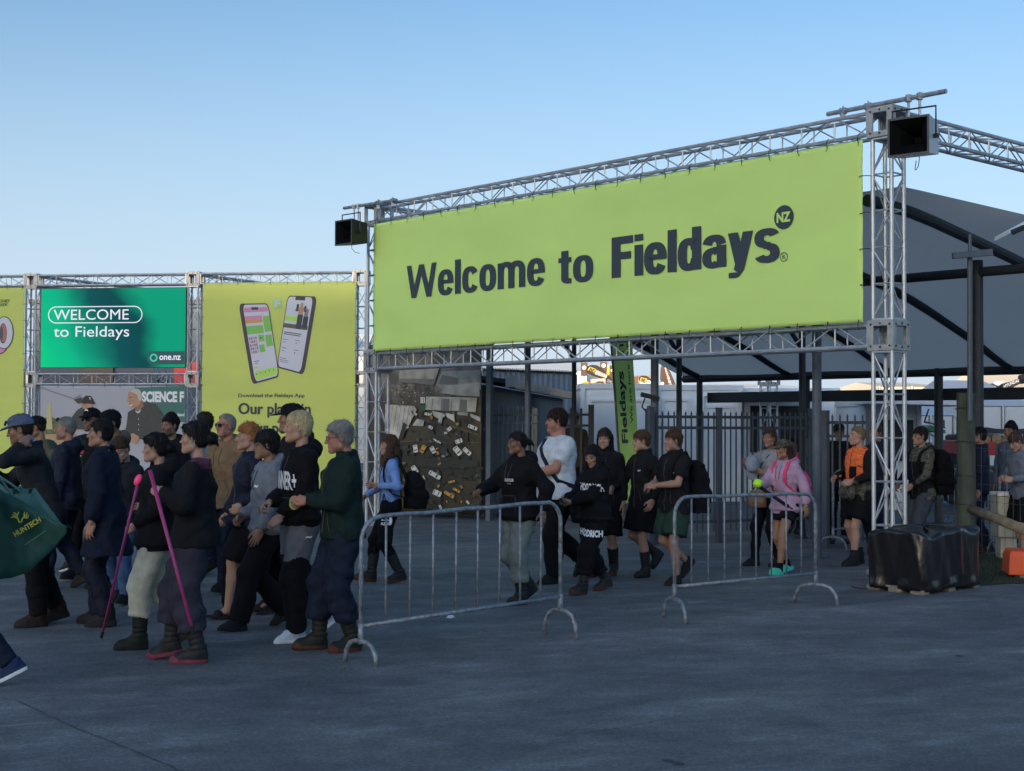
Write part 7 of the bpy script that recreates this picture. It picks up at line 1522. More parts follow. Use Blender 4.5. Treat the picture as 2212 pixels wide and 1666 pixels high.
fp = [(-60, 470), (20, 545), (95, 580), (200, 642), (300, 700), (356, 728), (352, 770), (280, 850), (190, 935), (148, 975), (60, 1005), (-20, 1012), (-110, 960)]
nf = 14; 
def bagsheet(poly, Yf, name, m, bul):
    bm = bmesh.new(); vs = [bm.verts.new(at(*cb_(*q), Yf)) for q in poly]; fc = bm.faces.new(vs); bmesh.ops.triangulate(bm, faces=[fc]); bmesh.ops.subdivide_edges(bm, edges=bm.edges[:], cuts=6, use_grid_fill=True)
    for v in bm.verts: v.co.y += .035 * mn.noise(v.co * 5) + .012 * mn.noise(v.co * 17)
    ext = bmesh.ops.solidify(bm, geom=bm.faces[:], thickness=.006); bmesh.ops.recalc_face_normals(bm, faces=bm.faces); me = bpy.data.meshes.new(name); bm.to_mesh(me); bm.free(); me.materials.append(m); me.polygons.foreach_set('use_smooth', [True] * len(me.polygons)); return worldpart(put(name, me), bag)
bagsheet(fp, 9.30, 'front_panel', GBAG, 0); bagsheet([(-40, 470), (40, 530), (120, 545), (190, 527), (235, 585), (285, 668), (340, 735), (200, 900), (-60, 950)], 9.46, 'back_panel', GBAG2, 0)
bagsheet([(356, 728), (352, 770), (148, 975), (60, 1005), (90, 930), (220, 850)], 9.40, 'gusset', GBAG, 0)
b = MB(); 
def bt(s_, bl, br, hgt, m, bold=.02):
    v, f, asp = text_raw(s_, bold, 3); b = MB(); dx, dy = br[0] - bl[0], br[1] - bl[1]; L_ = math.hypot(dx, dy); ux, uy = -dy / L_, dx / L_
    for x, y in v: b.v.append(tuple(at(*cb_(bl[0] + dx * x - ux * 0 + (-uy * 0) + (dy / L_) * hgt * y * 1, bl[1] + dy * x - (dx / L_) * hgt * y), 9.235)))
    b.f = f; b.mi = [0] * len(f); return worldpart(b.build('lettering', m), bag)
bt('HUNTECH', (82, 788), (222, 704), 30, YEL, .03); bt('www.huntech.co.nz', (134, 832), (242, 756), 9, mat('pale_print', (.20, .34, .25), .6), 0)
b = MB()
for l in ([(100, 706), (96, 690), (84, 682), (68, 680), (56, 684)], [(84, 682), (76, 672), (64, 668)], [(92, 686), (90, 672), (80, 660), (70, 658)], [(90, 672), (98, 660), (96, 652)], [(114, 706), (118, 690), (130, 678), (142, 668), (144, 655)], [(130, 678), (128, 664), (132, 652)], [(122, 684), (138, 684), (150, 678), (154, 668)], [(138, 684), (148, 690)], [(100, 706), (107, 710), (114, 706)]): b.tube([at(*cb_(*q), 9.24) for q in l], [.0052] * (len(l) - 1) + [.002], 5)
worldpart(b.build('antler_emblem', YEL), bag)
b = MB(); b.tube([at(*cb_(*q), 9.31) for q in ((70, 572), (40, 530), (5, 480), (-40, 430), (-70, 440))], .008, 6); worldpart(b.build('handle', GBAG2), bag)
b = MB(); b.tube([at(*cb_(*q), 9.45) for q in ((110, 545), (60, 505), (5, 470), (-40, 430))], .008, 6); worldpart(b.build('handle', GBAG2), bag)

# P2 phone call, blue cap
p = person('man in a blue cap with mirrored sunglasses talking on a phone', (100, 1350), 1.74, 112, dict(mat=CHAR, hem=.80, collar=.045, open=1, flare=.15, thick=.03), dict(kind='trousers', mat=BLK2, loose=.016, to=.95), dict(kind='shortboot', mat=BROWNB, sole=SOLD), dict(kind='male', skin=TANSK, hair=DARKH, style='short', hat=('cap', BLUEC), glasses=('upcap', MIRB), pitch=14, yaw=-10, beard=.5), lean=.26, legs=((.07, 0, 0), (-.10, 0, 14)), arms=((-.165, .22, 1.50), (.10, .47, 1.26)), hands=('hold', 'grip'), hnorm=((-.9, .2, .2), (.5, .3, .6)), seed=2, g=1.08)
phone(p, 0, 'phone at the ear of the man in the blue cap', mat('blue_grey_case', (.12, .15, .22), .4), 10)
it = item('green_strap', p, 'short lime green strap gripped by the man in the blue cap', 'strap'); loc_tube(p, 'strap', [hp_(p, 1, q) for q in ((-.03, .05, -.035), (-.01, .085, -.05), (.02, .10, -.03), (.0, .12, .0), (-.03, .10, .01))], .012, LIMEB, it)
# P3 olive tee man
p = person('man in a black cap and olive tee stooping behind the phone caller', (138, 1232), 1.76, 100, dict(mat=OLIVE, hem=.84, sleeve='short', name='tee'), dict(kind='shorts', mat=BLK2, len=.92, loose=.02), dict(kind='trainer', mat=SHB, sole=SOLW, sock=WHT_T), dict(kind='male', skin=TANSK, hair=DARKH, style='crop', hat=('cap', BLK2), pitch=10), lean=.40, legs=((-.12, 0, 20), (.2, 0, 0)), arms=((-.22, .12, 1.0), (.2, .3, 1.05)), seed=3, g=1.12)
b = MB(); h = p.hand[0]; b.tube([(h @ Vector((.032 * cos(a), -.03, .026 * sin(a)))) * p.sc for a in [2 * pi * k / 12 for k in range(12)]], .008, 6, closed=True); b.box((h @ Vector((0, -.03, .03))) * p.sc, (.034, .034, .01), h.to_3x3()); b.build('wristwatch', GALV, p.root)
# P4 grey haired
person('grey haired man in navy jacket with sunglasses pushed up on his head', (146, 0), 1.73, 92, dict(mat=NAVY2, hem=.80, hood='down', thick=.03), dict(kind='trousers', mat=DENIM), dict(kind='shortboot', mat=SHB), dict(kind='old', skin=FAIR2, hair=(.14, .135, .13), style='crop', glasses=('up', LENS), beard=.35), Y=14.0, legs=walk('L', .6), seed=4, g=1.1)
# P5 cap with badge
p = person('man in black cap with round white badge and dark sunglasses facing forward', (200, 0), 1.82, 158, dict(mat=BLK_, hem=.82, thick=.03), dict(kind='trousers', mat=BLK2), dict(kind='shortboot', mat=SHB), dict(kind='male', skin=TANSK, hair=DARKH, style='crop', hat=('cap', BLK2), badge=WHITEINK, glasses=('sun', LENS), beard=.6), Y=14.8, legs=walk('R', .5), seed=5, g=1.1)
print_on(p, 'K', -.11, -.05, 1.20, 1.27, WHITEINK, dirv=cam_dir(p, 20)); print_on(p, '-', -.13, -.04, 1.29, 1.33, mat('red_print', (.5, .03, .05), .6), dirv=cam_dir(p, 20), bold=.1)
# P6 camo cap
person('man in black cap and dark camouflage shirt looking down to the left', (246, 0), 1.80, 128, dict(mat=CAMO, hem=.82, hood='down'), dict(kind='trousers', mat=BLK2), dict(kind='shortboot', mat=SHB), dict(kind='male', skin=BRN, hair=BLKH, style='short', hat=('cap', BLK2), pitch=12, beard=.5), Y=14.0, legs=walk('L', .5), seed=6, g=1.12)
# P7 navy coat
p = person('dark haired man in a long navy coat walking left past the crowd', (226, 1351), 1.70, 86, dict(mat=NAVY, hem=.60, flare=.25, thick=.034, collar=.05, fold=.014, loose=1.2, name='coat'), dict(kind='trousers', mat=NAVY2, loose=.014, to=.97), dict(kind='shortboot', mat=SHB, sole=SOLD), dict(kind='male', skin=FAIR2, hair=BLKH, style='short', yaw=10), legs=((-.05, 0, 4), (.10, 0, 0)), arms=((-.27, .03, .845), None), seed=7, g=1.08, lean=.05)
# P8 curly child
person('curly haired youngster looking down, hemmed in behind the navy coat', (268, 0), 1.54, 165, dict(mat=CHAR, hem=.82, hood='down'), dict(kind='trousers', mat=DENIM2), dict(kind='trainer', mat=SHB), dict(kind='boy', skin=FAIR, hair=(.05, .028, .016), style='curly', pitch=26), Y=12.9, legs=walk('L', .4), seed=8, hs=1.06, g=.9)
# P9 cream trousers and pink pole
PINKP = mat('magenta_pole_sleeve', (.30, .025, .14), .5, 0, .15, 12); NEON = mat('neon_pink_tip', (1.0, .06, .22), .5)
p9 = person('woman with dark ponytail in cream trousers and gumboots holding a pink pole', (337, 1399), 1.60, 97, dict(mat=BLK_, hem=.80, hood='down', thick=.03, rib=1, name='hoodie'), dict(kind='trousers', mat=CREAM, loose=.024, to=.55, taper=1.2, gather=1, fold=.014), dict(kind='boot', mat=RUBG, sole=SOLD), dict(kind='female', skin=FAIR, hair=BLKH, style='loosebun', glasses=('up', LENS), pitch=3), fem=True, g=1.12, legs=((.13, 0, 0), (-.24, 0, 32)), arms=((-.12, .17, 1.0), (.10, .14, 1.15)), hands=('grip', 'grip'), hnorm=((-.7, -.2, .5), (.6, .2, .6)), seed=9)
def pole(a_px, Ya, b_px, Yb, label, tip=None, r_=.0105):
    a = at(*a_px, Ya); c = at(*b_px, Yb); root = empty('walking_pole', c, 0, label, 'pole', 'pink poles carried by two women'); b = MB(); b.tube([a, a.lerp(c, .5), c], [r_ * 1.1, r_, r_ * .8], 10); worldpart(b.build('shaft', PINKP, smooth=True), root)
    b = MB(); d = (c - a).normalized(); b.tube([c - d * .05, c + d * .0], r_ * 1.05, 8); worldpart(b.build('ferrule', SOLD), root)
    if tip:
        ct = at(*tip, Ya); b = MB(); q = Matrix.Rotation(R(25), 3, 'Y'); b.loft([[ct + q @ Vector((.024 * cos(t) * k, dy, .044 * sin(t) * k)) for t in [2 * pi * i / 20 for i in range(20)]] for dy, k in ((-.012, .8), (-.006, 1), (.006, 1), (.012, .8))]); worldpart(b.build('paddle_head', NEON, smooth=True), root)
    return root
pole((297, 1048), 10.05, (219, 1378), 10.35, 'pink pole with a neon paddle head held by the woman in cream trousers', (298, 1037))
# P10 black top and plum trousers
p10 = person('woman in black top and wide grey trousers with pink soled gumboots holding a pole', (421, 1428), 1.68, 92, dict(mat=[BLK_, cloth('floral_yoke', (.10, .03, .05), .9, .6)], split=lambda c, dz: (c[:, 2] > 1.405 + dz) & (c[:, 1] < .01) & (np.abs(c[:, 0]) < .2), hem=.84, thick=.024, vneck=.13, loose=1.25, name='blouse', fold=.014), dict(kind='trousers', mat=PLUM, loose=.036, to=.62, taper=1.5, fold=.016), dict(kind='boot', mat=RUB, sole=SOLP), dict(kind='female', skin=FAIR, hair=BLKH, style='loosebun', glasses=('up', LENS)), fem=True, g=1.18, legs=((-.03, 0, 0), (.20, 0, 12)), arms=((-.13, .24, 1.235), (.12, .22, 1.20)), hands=('grip', 'grip'), hnorm=((-.8, .2, .4), (.6, .3, .6)), seed=10)
b = MB(); q = p10.hx(np.array([(-.083, -.004, -.046)]))[0] * p10.sc; b.tube([Vector(q) + Vector((0, .014 * cos(a), .014 * sin(a))) for a in [2 * pi * k / 12 for k in range(12)]], .003, 5, closed=True); b.build('earring', GALV, p10.root)
b = MB(); b.tube([Vector(p10.hx(np.array([(x, y, z)]))[0]) * p10.sc for x, y, z in ((-.06, -.0, -.19), (-.04, .045, -.215), (0, .07, -.24), (.04, .045, -.215), (.06, 0, -.19))], .002, 4); b.build('necklace', GALV, p10.root)
pole((324, 1016), 9.40, (418, 1369), 9.25, 'thick pink pole held slanting by the woman in grey trousers', None, .0125)
# P11 beanie
person('man in a black beanie facing forward behind the woman with the pole', (370, 0), 1.76, 158, dict(mat=BLK_, hem=.82, hood='down'), dict(kind='trousers', mat=BLK2), dict(kind='shortboot', mat=SHB), dict(kind='male', skin=TANSK, hair=BLKH, style='short', hat=('beanie', BLK2), beard=.7, yaw=-8), Y=15.0, legs=walk('L', .5), seed=11)
# P12 blue shirt
p = person('dark haired man in pale blue shirt and jeans turned away', (444, 0), 1.80, 62, dict(mat=LBLUE, hem=.83, collar=.03, name='shirt', thick=.02), dict(kind='trousers', mat=DENIM2), dict(kind='shortboot', mat=SHB), dict(kind='male', skin=FAIR, hair=DARKH, style='short', yaw=14), Y=15.6, legs=walk('R', .7), seed=12, g=1.06)
# P13 tan hoodie
person('bald older man in tan hoodie and dark sunglasses before the lime banner', (492, 0), 1.765, 150, dict(mat=TANH, hem=.82, hood='down', thick=.03, name='hoodie'), dict(kind='trousers', mat=DENIM), dict(kind='shortboot', mat=SHB), dict(kind='old', skin=RUD, hair=(.2, .18, .16), style='receding', glasses=('sun', LENS), yaw=-14, beard=.2), Y=13.8, legs=walk('L', .5), seed=13, g=1.14)
# P14 ginger
p = person('ginger haired youth in navy jacket, black shorts and slides', (537, 1332), 1.68, 110, dict(mat=NAVY2, hem=.83, thick=.034, collar=.03, open=1, loose=1.15), dict(kind='shorts', mat=BLK2, len=.97, loose=.028), dict(kind='slide', mat=SHB, sole=SOLD), dict(kind='male', skin=FAIR, hair=GINH, style='curly', beard=.1, yaw=-8), legs=((.20, 0, -4), (-.24, 0, 22)), arms=((-.24, .12, 1.02), (.2, .20, .86)), hands=('grip', 'grip'), seed=14, g=1.02)
it = item('navy_cap', p, 'navy cap dangling from the hand of the ginger haired youth', 'cap'); v, q = hat_template('cap'); hc = hp_(p, 0, (0, .07, -.06)); o = put('crown', np_mesh('crown', apply(Matrix.Translation(hc) @ Euler((R(150), 0, R(40))).to_matrix().to_4x4(), v) * p.sc, q, NAVY), it)
it = empty('tote_bag', at(491, 1320, 12.25), 0, 'long black tote bag hanging beside the legs of the ginger haired youth', 'bag'); b = MB()
for dy in (0,): b.loft([[at(x, y, 12.2) for x, y in ((481, 1212), (478, 1300), (484, 1318), (498, 1320), (504, 1300), (503, 1204))], [at(x, y, 12.32) for x, y in ((482, 1210), (480, 1300), (485, 1316), (497, 1318), (503, 1300), (502, 1203))]])
worldpart(b.build('sack', BLK2, recalc=True, bevel=.01), it); b = MB(); b.tube([at(484, 1212, 12.26), at(488, 1160, 12.26), at(497, 1140, 12.26), at(501, 1206, 12.26)], .008, 5); worldpart(b.build('handle', BLK2), it)
# P15 grey hoodie
p = person('boy with black bowl cut and clear glasses in a grey hoodie', (577, 1356), 1.64, 118, dict(mat=GREYH, hem=.86, hood='down', thick=.032, rib=1, name='hoodie', fold=.014), dict(kind='trousers', mat=BLK2, loose=.026, to=1.0, taper=1.6), dict(kind='trainer', mat=SHB, sole=SOLD), dict(kind='boy', skin=TANSK, hair=BLKH, style='mop', glasses=('clear', LENSC), pitch=2, yaw=-10), hands=('relaxed', 'hold'), legs=((.28, 0, -4), (-.20, 0, 26)), arms=((-.22, .16, .84), (.13, .20, 1.0)), seed=15, g=1.0, hs=1.03)
print_on(p, '~', .00, .05, 1.26, 1.29, WHITEINK, dirv=cam_dir(p, 25), bold=.05)
# P16 blond
p = person('blond youth in black hoodie lettered INNER with white trainers', (646, 1382), 1.76, 122, dict(mat=BLK2, hem=.88, hood='down', thick=.036, rib=1, name='hoodie', loose=1.15, fold=.013), dict(kind='trousers', mat=[BLK2, cloth('mid_grey_fleece', (.115, .12, .14))], split=lambda c, dz: (c[:, 2] > .62 + .10 * np.clip(c[:, 1] / .1, -1, 1) * 0 + dz + .03 * np.sin(c[:, 1] * 20)), loose=.028, to=1.0, taper=1.3), dict(kind='trainer', mat=WSHOE, sole=SOLW), dict(kind='male', skin=FAIR, hair=BLOH, style='fringe', yaw=-22), legs=((.06, 0, 0), (-.26, 0, 34)), arms=((-.10, .21, .95), (.05, .24, 1.05)), hands=('hold', 'hold'), hnorm=((-.6, .4, .6), (.5, .5, .6)), seed=16)
print_on(p, 'INNER+', -.14, .10, 1.16, 1.30, WHITEINK, dirv=cam_dir(p, 24), bold=.03, tilt=-.01); print_on(p, '~', .03, .08, .79, .81, WHITEINK, dirv=cam_dir(p, 70), bold=.06, parent=p.bot, bvh=BVHTree.FromPolygons([tuple(x) for x in p.botv], [tuple(int(i) for i in r_) for r_ in p.botq]))
# P17 behind blond
person('tall man in black cap and black hooded top behind the blond youth', (645, 0), 1.86, 95, dict(mat=BLK_, hem=.82, hood='down', thick=.04, name='hoodie'), dict(kind='trousers', mat=BLK2, loose=.02), dict(kind='trainer', mat=SHB), dict(kind='male', skin=TANSK, hair=BLKH, style='short', hat=('cap', BLK2)), Y=12.3, lean=.06, legs=((-.2, 0, 24), (.2, 0, 0)), seed=17, g=1.15)
# P18 older man
p = person('older man with grey hair and glasses in dark green fleece and jeans', (739, 1404), 1.70, 112, dict(mat=DKGRN, hem=.86, collar=.05, open=1, thick=.034, loose=1.15, fold=.013, name='fleece'), dict(kind='trousers', mat=DENIM, loose=.030, to=.62, taper=1.4, gather=1, fold=.014), dict(kind='boot', mat=RUBG, sole=SOLR), dict(kind='old', skin=RUD, hair=GRYH, style='grey', glasses=('clear', LENSC), pitch=8, yaw=-8, beard=.25), legs=((-.05, 0, 0), (.17, 0, -2)), arms=((-.06, .31, 1.15), (.06, .30, 1.14)), hands=('hold', 'hold'), hnorm=((-.6, .5, .5), (.6, .5, .5)), seed=18, g=1.12)
it = item('wristband_roll', p, 'yellow green roll of tape in the hands of the man in the green fleece', 'roll'); c = hp_(p, 0, (-.01, .09, -.05)); b = MB()
for k in range(2): b.tube([(c + Vector((.0, .034 * cos(a), .034 * sin(a) + .02 * k))) * p.sc for a in [2 * pi * i / 18 for i in range(18)]], .009, 6, closed=True)
b.build('tape', mat('yellow_green_tape', (.34, .40, .10), .6), it)
# ---- middle
# P19 girl in blue
p = person('girl with long brown hair in a sky blue cardigan and gumboots', (842, 1258), 1.57, 102, dict(mat=SKYB, hem=.93, thick=.014, bag=.0, name='cardigan', fold=.008, open=1), dict(kind='trousers', mat=BLK2, loose=.008, to=.66, taper=.6), dict(kind='boot', mat=RUB, sole=SOLR), dict(kind='female', skin=FAIR2, hair=BRNH, style='longside', pitch=2), fem=True, g=.98, legs=((-.10, 0, 10), (.22, 0, -6)), arms=((-.14, .17, 1.16), (.16, .28, 1.02)), hands=('open', 'grip'), hnorm=((-.3, -.9, .1), (.6, .3, .5)), seed=19)
backpack(p, BLK2, 'black backpack on the girl in the sky blue cardigan', (.15, .13, .22), 1.10)
tb = item('carrier_bag', p, 'black bag printed with white lettering carried by the girl in blue', 'bag'); BB = lambda x, y, z: Vector((x, y, z)) * p.sc
b = MB(); b.loft([[BB(-.30, .02, .82), BB(-.31, .0, .60), BB(-.30, .01, .47), BB(-.28, .15, .46), BB(-.28, .17, .60), BB(-.285, .16, .82)], [BB(-.21, .02, .82), BB(-.18, .0, .60), BB(-.20, .01, .48), BB(-.20, .15, .47), BB(-.18, .17, .60), BB(-.21, .16, .82)]]); b.build('sack', BLK2, tb, recalc=True, bevel=.008)
b = MB(); b.tube([BB(-.26, .05, .82), BB(-.22, .09, 1.0), BB(-.2, .1, 1.05), BB(-.24, .13, .82)], .006, 5); b.build('handle', BLK2, tb)
def flat_text(s_, P_, o, ux, uy, m, parent, bold=.03):
    v, f, asp = text_raw(s_, bold, 2); b = MB()
    for x, y in v: b.v.append(tuple((Vector(o) + Vector(ux) * x + Vector(uy) * y) * P_.sc))
    b.f = f; b.mi = [0] * len(f); return b.build('lettering', m, parent)
flat_text('the great', p, (-.3165, .145, .735), (0, -.11, 0), (0, 0, .025), WHITEINK, tb); flat_text('PLEDGE', p, (-.3165, .145, .69), (0, -.11, 0), (0, 0, .032), WHITEINK, tb, .05)
b = MB(); b.face([BB(-.317, .035 + .02 * cos(a), .74 + .045 * sin(a)) for a in [2 * pi * k / 14 for k in range(14)]]); b.build('leaf_mark', WHITEINK, tb)
# P20
p = person('woman in black hoodie and loose grey green jeans clenching her fist', (1122, 1303), 1.61, 128, dict(mat=BLK2, hem=.84, hood='down', thick=.036, rib=1, name='hoodie', loose=1.2, fold=.013), dict(kind='trousers', mat=SAGE, loose=.022, to=.62, taper=1.5, gather=1, fold=.014), dict(kind='boot', mat=RUB, sole=SOLD), dict(kind='female', skin=BRN, hair=BLKH, style='bun', yaw=-24, pitch=5), fem=True, g=1.2, legs=((.06, 0, 0), (-.20, 0, 30)), arms=((-.32, -.05, .92), (.17, .40, 1.13)), hands=('relaxed', 'grip'), hnorm=(None, (.8, .2, .5)), seed=20)
print_on(p, 'LEISURE CLUB', -.085, .045, 1.235, 1.265, WHITEINK, dirv=cam_dir(p, 20), bold=.04); print_on(p, 'clothing', -.045, .005, 1.205, 1.222, WHITEINK, dirv=cam_dir(p, 20), bold=.0); wristband(p, 1, LIMEB)
# P21
p = person('big young man in white tee with a cross body strap', (1205, 1258), 1.83, 116, dict(mat=WHT_T, hem=.84, sleeve='short', thick=.022, bag=.0, name='tee', fold=.006), dict(kind='trousers', mat=BLK2, loose=.020, to=1.0, taper=1.0), dict(kind='trainer', mat=SHB, sole=SOLD), dict(kind='heavy', skin=RUD, hair=(.016, .009, .008), style='mop', beard=.25, pitch=0, yaw=-12), g=1.42, wid=.95, legs=((.10, 0, 0), (-.34, .05, 42)), arms=((-.05, .34, 1.10), (.06, .34, 1.08)), hnorm=((-.5, .5, .6), (.5, .5, .6)), seed=21)
sb = item('shoulder_bag', p, 'black bag slung at the hip of the young man in white tee', 'bag'); f = Field((-.5, -.5, .5), (.2, .3, 1.2), .012); f.loft([(.62, -.27, -.16, .08, .14), (.72, -.28, -.17, .10, .17), (.86, -.27, -.16, .10, .17), (.96, -.25, -.14, .07, .13)], .02, 2.8); f.folds(.012, 20, 3); v, q = f.mesh(); put('sack', np_mesh('sack', v * p.sc, q, BLK2), sb)
pts = [proj(p, x, z, 1, .008) for x, z in ((.06, 1.44), (.03, 1.36), (-.02, 1.28), (-.08, 1.19), (-.14, 1.10), (-.19, 1.03))]; pts = [Vector((.075, -.02, 1.485))] + pts + [Vector((-.27, -.02, .98)), Vector((-.28, -.12, .93))]; rings = []
for i, q_ in enumerate(pts):
    d = (pts[min(i + 1, len(pts) - 1)] - pts[max(i - 1, 0)]).normalized(); n_ = Vector((-.3, 1, 0)); w_ = d.cross(n_).normalized(); n_ = w_.cross(d); rings.append([(q_ + w_ * (.022 * a) + n_ * (.005 * c)) * p.sc for a, c in ((-1, -1), (1, -1), (1, 1), (-1, 1))])
b = MB(); b.loft(rings); b.build('strap', NAVY2, sb)
# P22
p = person('woman in black tracksuit lettered HOODRICH looking at her phone', (1284, 1280), 1.50, 124, dict(mat=BLK2, hem=.84, hood='down', thick=.04, rib=1, plain=1, name='hoodie', loose=1.25, fold=.014), dict(kind='trousers', mat=BLK2, loose=.032, to=.66, taper=1.2, gather=1), dict(kind='boot', mat=RUB, sole=SOLR), dict(kind='female', skin=FAIR2, hair=BLKH, style='longside', pitch=24, yaw=22), fem=True, g=1.12, hs=1.05, legs=((.25, 0, -4), (-.24, 0, 14)), arms=((.03, .33, 1.08), (.10, .34, 1.10)), hands=('hold', 'hold'), hnorm=((-.6, .4, -.6), (.6, .4, -.6)), seed=22)
phone(p, 1, 'dark phone in the hands of the woman in the HOODRICH tracksuit'); print_on(p, 'HOODRICH', -.15, .15, 1.215, 1.305, WHITEINK, dirv=cam_dir(p, 38), bold=.05, tilt=-.015, arch=.0)
bvb = BVHTree.FromPolygons([tuple(x) for x in p.botv], [tuple(int(i) for i in r_) for r_ in p.botq]); print_on(p, 'HOODRICH', -.17, .14, .70, .78, WHITEINK, dirv=cam_dir(p, 38), bold=.05, tilt=-.02, parent=p.bot, bvh=bvb); wristband(p, 0, LIMEB)
# P23
p = person('boy with his black hood up behind the HOODRICH tracksuit', (1306, 1243), 1.63, 163, dict(mat=BLK_, hem=.82, thick=.036, name='hoodie', fold=.013), dict(kind='shorts', mat=BLK2, len=1.0, loose=.03), dict(kind='boot', mat=RUB, sole=SOLR), dict(kind='boy', skin=FAIR, hair=(.045, .024, .014), style='fringe', hat=('hood', BLK_), pitch=4), legs=((-.08, 0, 8), (.14, 0, 0)), seed=23)
print_on(p, '~', .03, .08, 1.28, 1.31, WHITEINK, dirv=cam_dir(p, 0), bold=.05)
# P24, P25
p = person('boy in black jacket and dark shorts with a raised gumboot', (1390, 1246), 1.60, 122, dict(mat=BLK_, hem=.80, collar=.06, thick=.036, name='jacket', fold=.011), dict(kind='shorts', mat=BLK2, len=.86, loose=.032), dict(kind='boot', mat=RUB, sole=SOLD, size=.93), dict(kind='boy', skin=FAIR, hair=(.06, .033, .018), style='fringe', pitch=5, yaw=-18), legs=((.04, 0, 0), (-.27, .07, 52)), arms=((-.24, .05, .92), (.17, .34, 1.06)), hands=('relaxed', 'hold'), seed=24, hs=1.04, g=.98)
print_on(p, 'SKF', .00, .045, 1.265, 1.285, WHITEINK, dirv=cam_dir(p, 25), bold=.05)
p = person('boy in black short sleeved jacket and dark green shorts with a backpack', (1457, 1261), 1.61, 124, dict(mat=BLK_, hem=.80, collar=.06, thick=.036, sleeve='short', name='jacket', fold=.011), dict(kind='shorts', mat=GRNS, len=.84, loose=.034), dict(kind='trainer', mat=SHB, sole=SOLD), dict(kind='boy', skin=FAIR2, hair=(.05, .028, .016), style='fringe', yaw=-12), legs=((.05, 0, 0), (-.27, .06, 48)), arms=((-.07, .34, 1.13), (.05, .35, 1.11)), hands=('hold', 'hold'), hnorm=((-.6, .4, .6), (.6, .4, .6)), seed=25, hs=1.04, g=1.06)
print_on(p, 'SKF', .00, .045, 1.255, 1.275, WHITEINK, dirv=cam_dir(p, 35), bold=.05); backpack(p, BLK2, 'bulky black backpack on the boy in green shorts', (.17, .15, .30), 1.10)
phone(p, 1, 'small dark phone held by the boy in green shorts')
# P26, P27
p = person('woman with straight brown hair holding a grey cap behind the pink hoodie', (1664, 1222), 1.64, 124, dict(mat=GREYT, hem=.88, sleeve='short', thick=.018, name='tee'), dict(kind='trousers', mat=BLK2, loose=.006, to=1.0, taper=.5), dict(kind='trainer', mat=SHB), dict(kind='female', skin=TANSK, hair=(.045, .026, .018), style='longback', yaw=14), fem=True, g=1.02, legs=((-.05, 0, 4), (.18, 0, 0)), arms=((-.10, .26, 1.20), (.20, .24, 1.28)), hands=('hold', 'hold'), hnorm=((-.5, .4, -.5), (.5, .4, -.5)), seed=26)
it = item('grey_cap', p, 'grey cap held to the chest of the woman with straight brown hair', 'cap'); v, q = hat_template('cap'); put('crown', np_mesh('crown', apply(Matrix.Translation(Vector((.02, .30, 1.27))) @ Matrix(((-.56, .0, -.83), (-.83, .0, .56), (.0, -1, .0))).to_4x4(), v) * p.sc, q, GREYC), it)
it = item('tan_bag', p, 'tan cross body bag on the hip of the woman holding the cap', 'bag'); f = Field((-.3, -.2, .6), (.4, .5, 1.1), .012); f.loft([(.74, .06, .16, .13, .05), (.80, .06, .17, .14, .06), (.92, .06, .16, .13, .055), (.95, .06, .16, .12, .03)], .01, 3.5); v, q = f.mesh(); put('pouch', np_mesh('pouch', v * p.sc, q, cloth('tan_leather', (.20, .115, .075), .6)), it); loc_tube(p, 'strap', [(.17, .15, .94)] + [proj(p, x, z, 1, .006) for x, z in ((.14, 1.05), (.08, 1.18), (.0, 1.3), (-.06, 1.4))] + [Vector((-.085, -.02, 1.475))], .006, BLK2, it, 6)
p = person('girl in pale pink hoodie and teal clogs with a camouflage cap', (1697, 1240), 1.52, 124, dict(mat=PINKH, hem=.80, hood='down', thick=.034, rib=1, name='hoodie', loose=1.2, fold=.014), dict(kind='shorts', mat=BLK2, len=.48, loose=.02), dict(kind='clog', mat=TEAL, sole=TEAL, sock=BLK2), dict(kind='female', skin=TANSK, hair=(.04, .020, .016), style='longback', hat=('cap', CAMO), pitch=6, yaw=-16), fem=True, g=1.0, hs=1.06, legs=((.20, 0, -4), (-.14, 0, 14)), arms=((-.28, -.10, .86), (.06, .42, 1.16)), hands=('relaxed', 'hold'), hnorm=(None, (.5, .2, -.7)), seed=27)
backpack(p, PINKB, 'pink patterned backpack on the girl in the pink hoodie', (.14, .11, .22), 1.13); print_on(p, 'Camp', -.03, .05, 1.235, 1.26, NAVY, dirv=cam_dir(p, 40), bold=.0); print_on(p, 'Quality', -.03, .05, 1.205, 1.225, NAVY, dirv=cam_dir(p, 40), bold=.0)
it = item('lime_ball', p, 'fuzzy lime ball in the hand of the girl in the pink hoodie', 'ball'); f = Field((-.3, .2, .9), (.4, .75, 1.6), .008); c = hp_(p, 1, (-.0, .10, -.06)); f.ell(c, (.062, .062, .055), 0); v, q = f.mesh(); put('ball', np_mesh('ball', v * p.sc, q, cloth('lime_felt', (.42, .85, .04), .9, .1, .5)), it)
it = item('umbrella', p, 'furled dark umbrella under the arm of the girl in the pink hoodie', 'umbrella'); loc_tube(p, 'canopy', [(.04, .42, 1.13), (-.08, .24, .98), (-.17, .12, .88)], .020, NAVY2, it); loc_tube(p, 'handle', [(-.17, .12, .88), (-.20, .08, .85)], .012, BLACK, it)
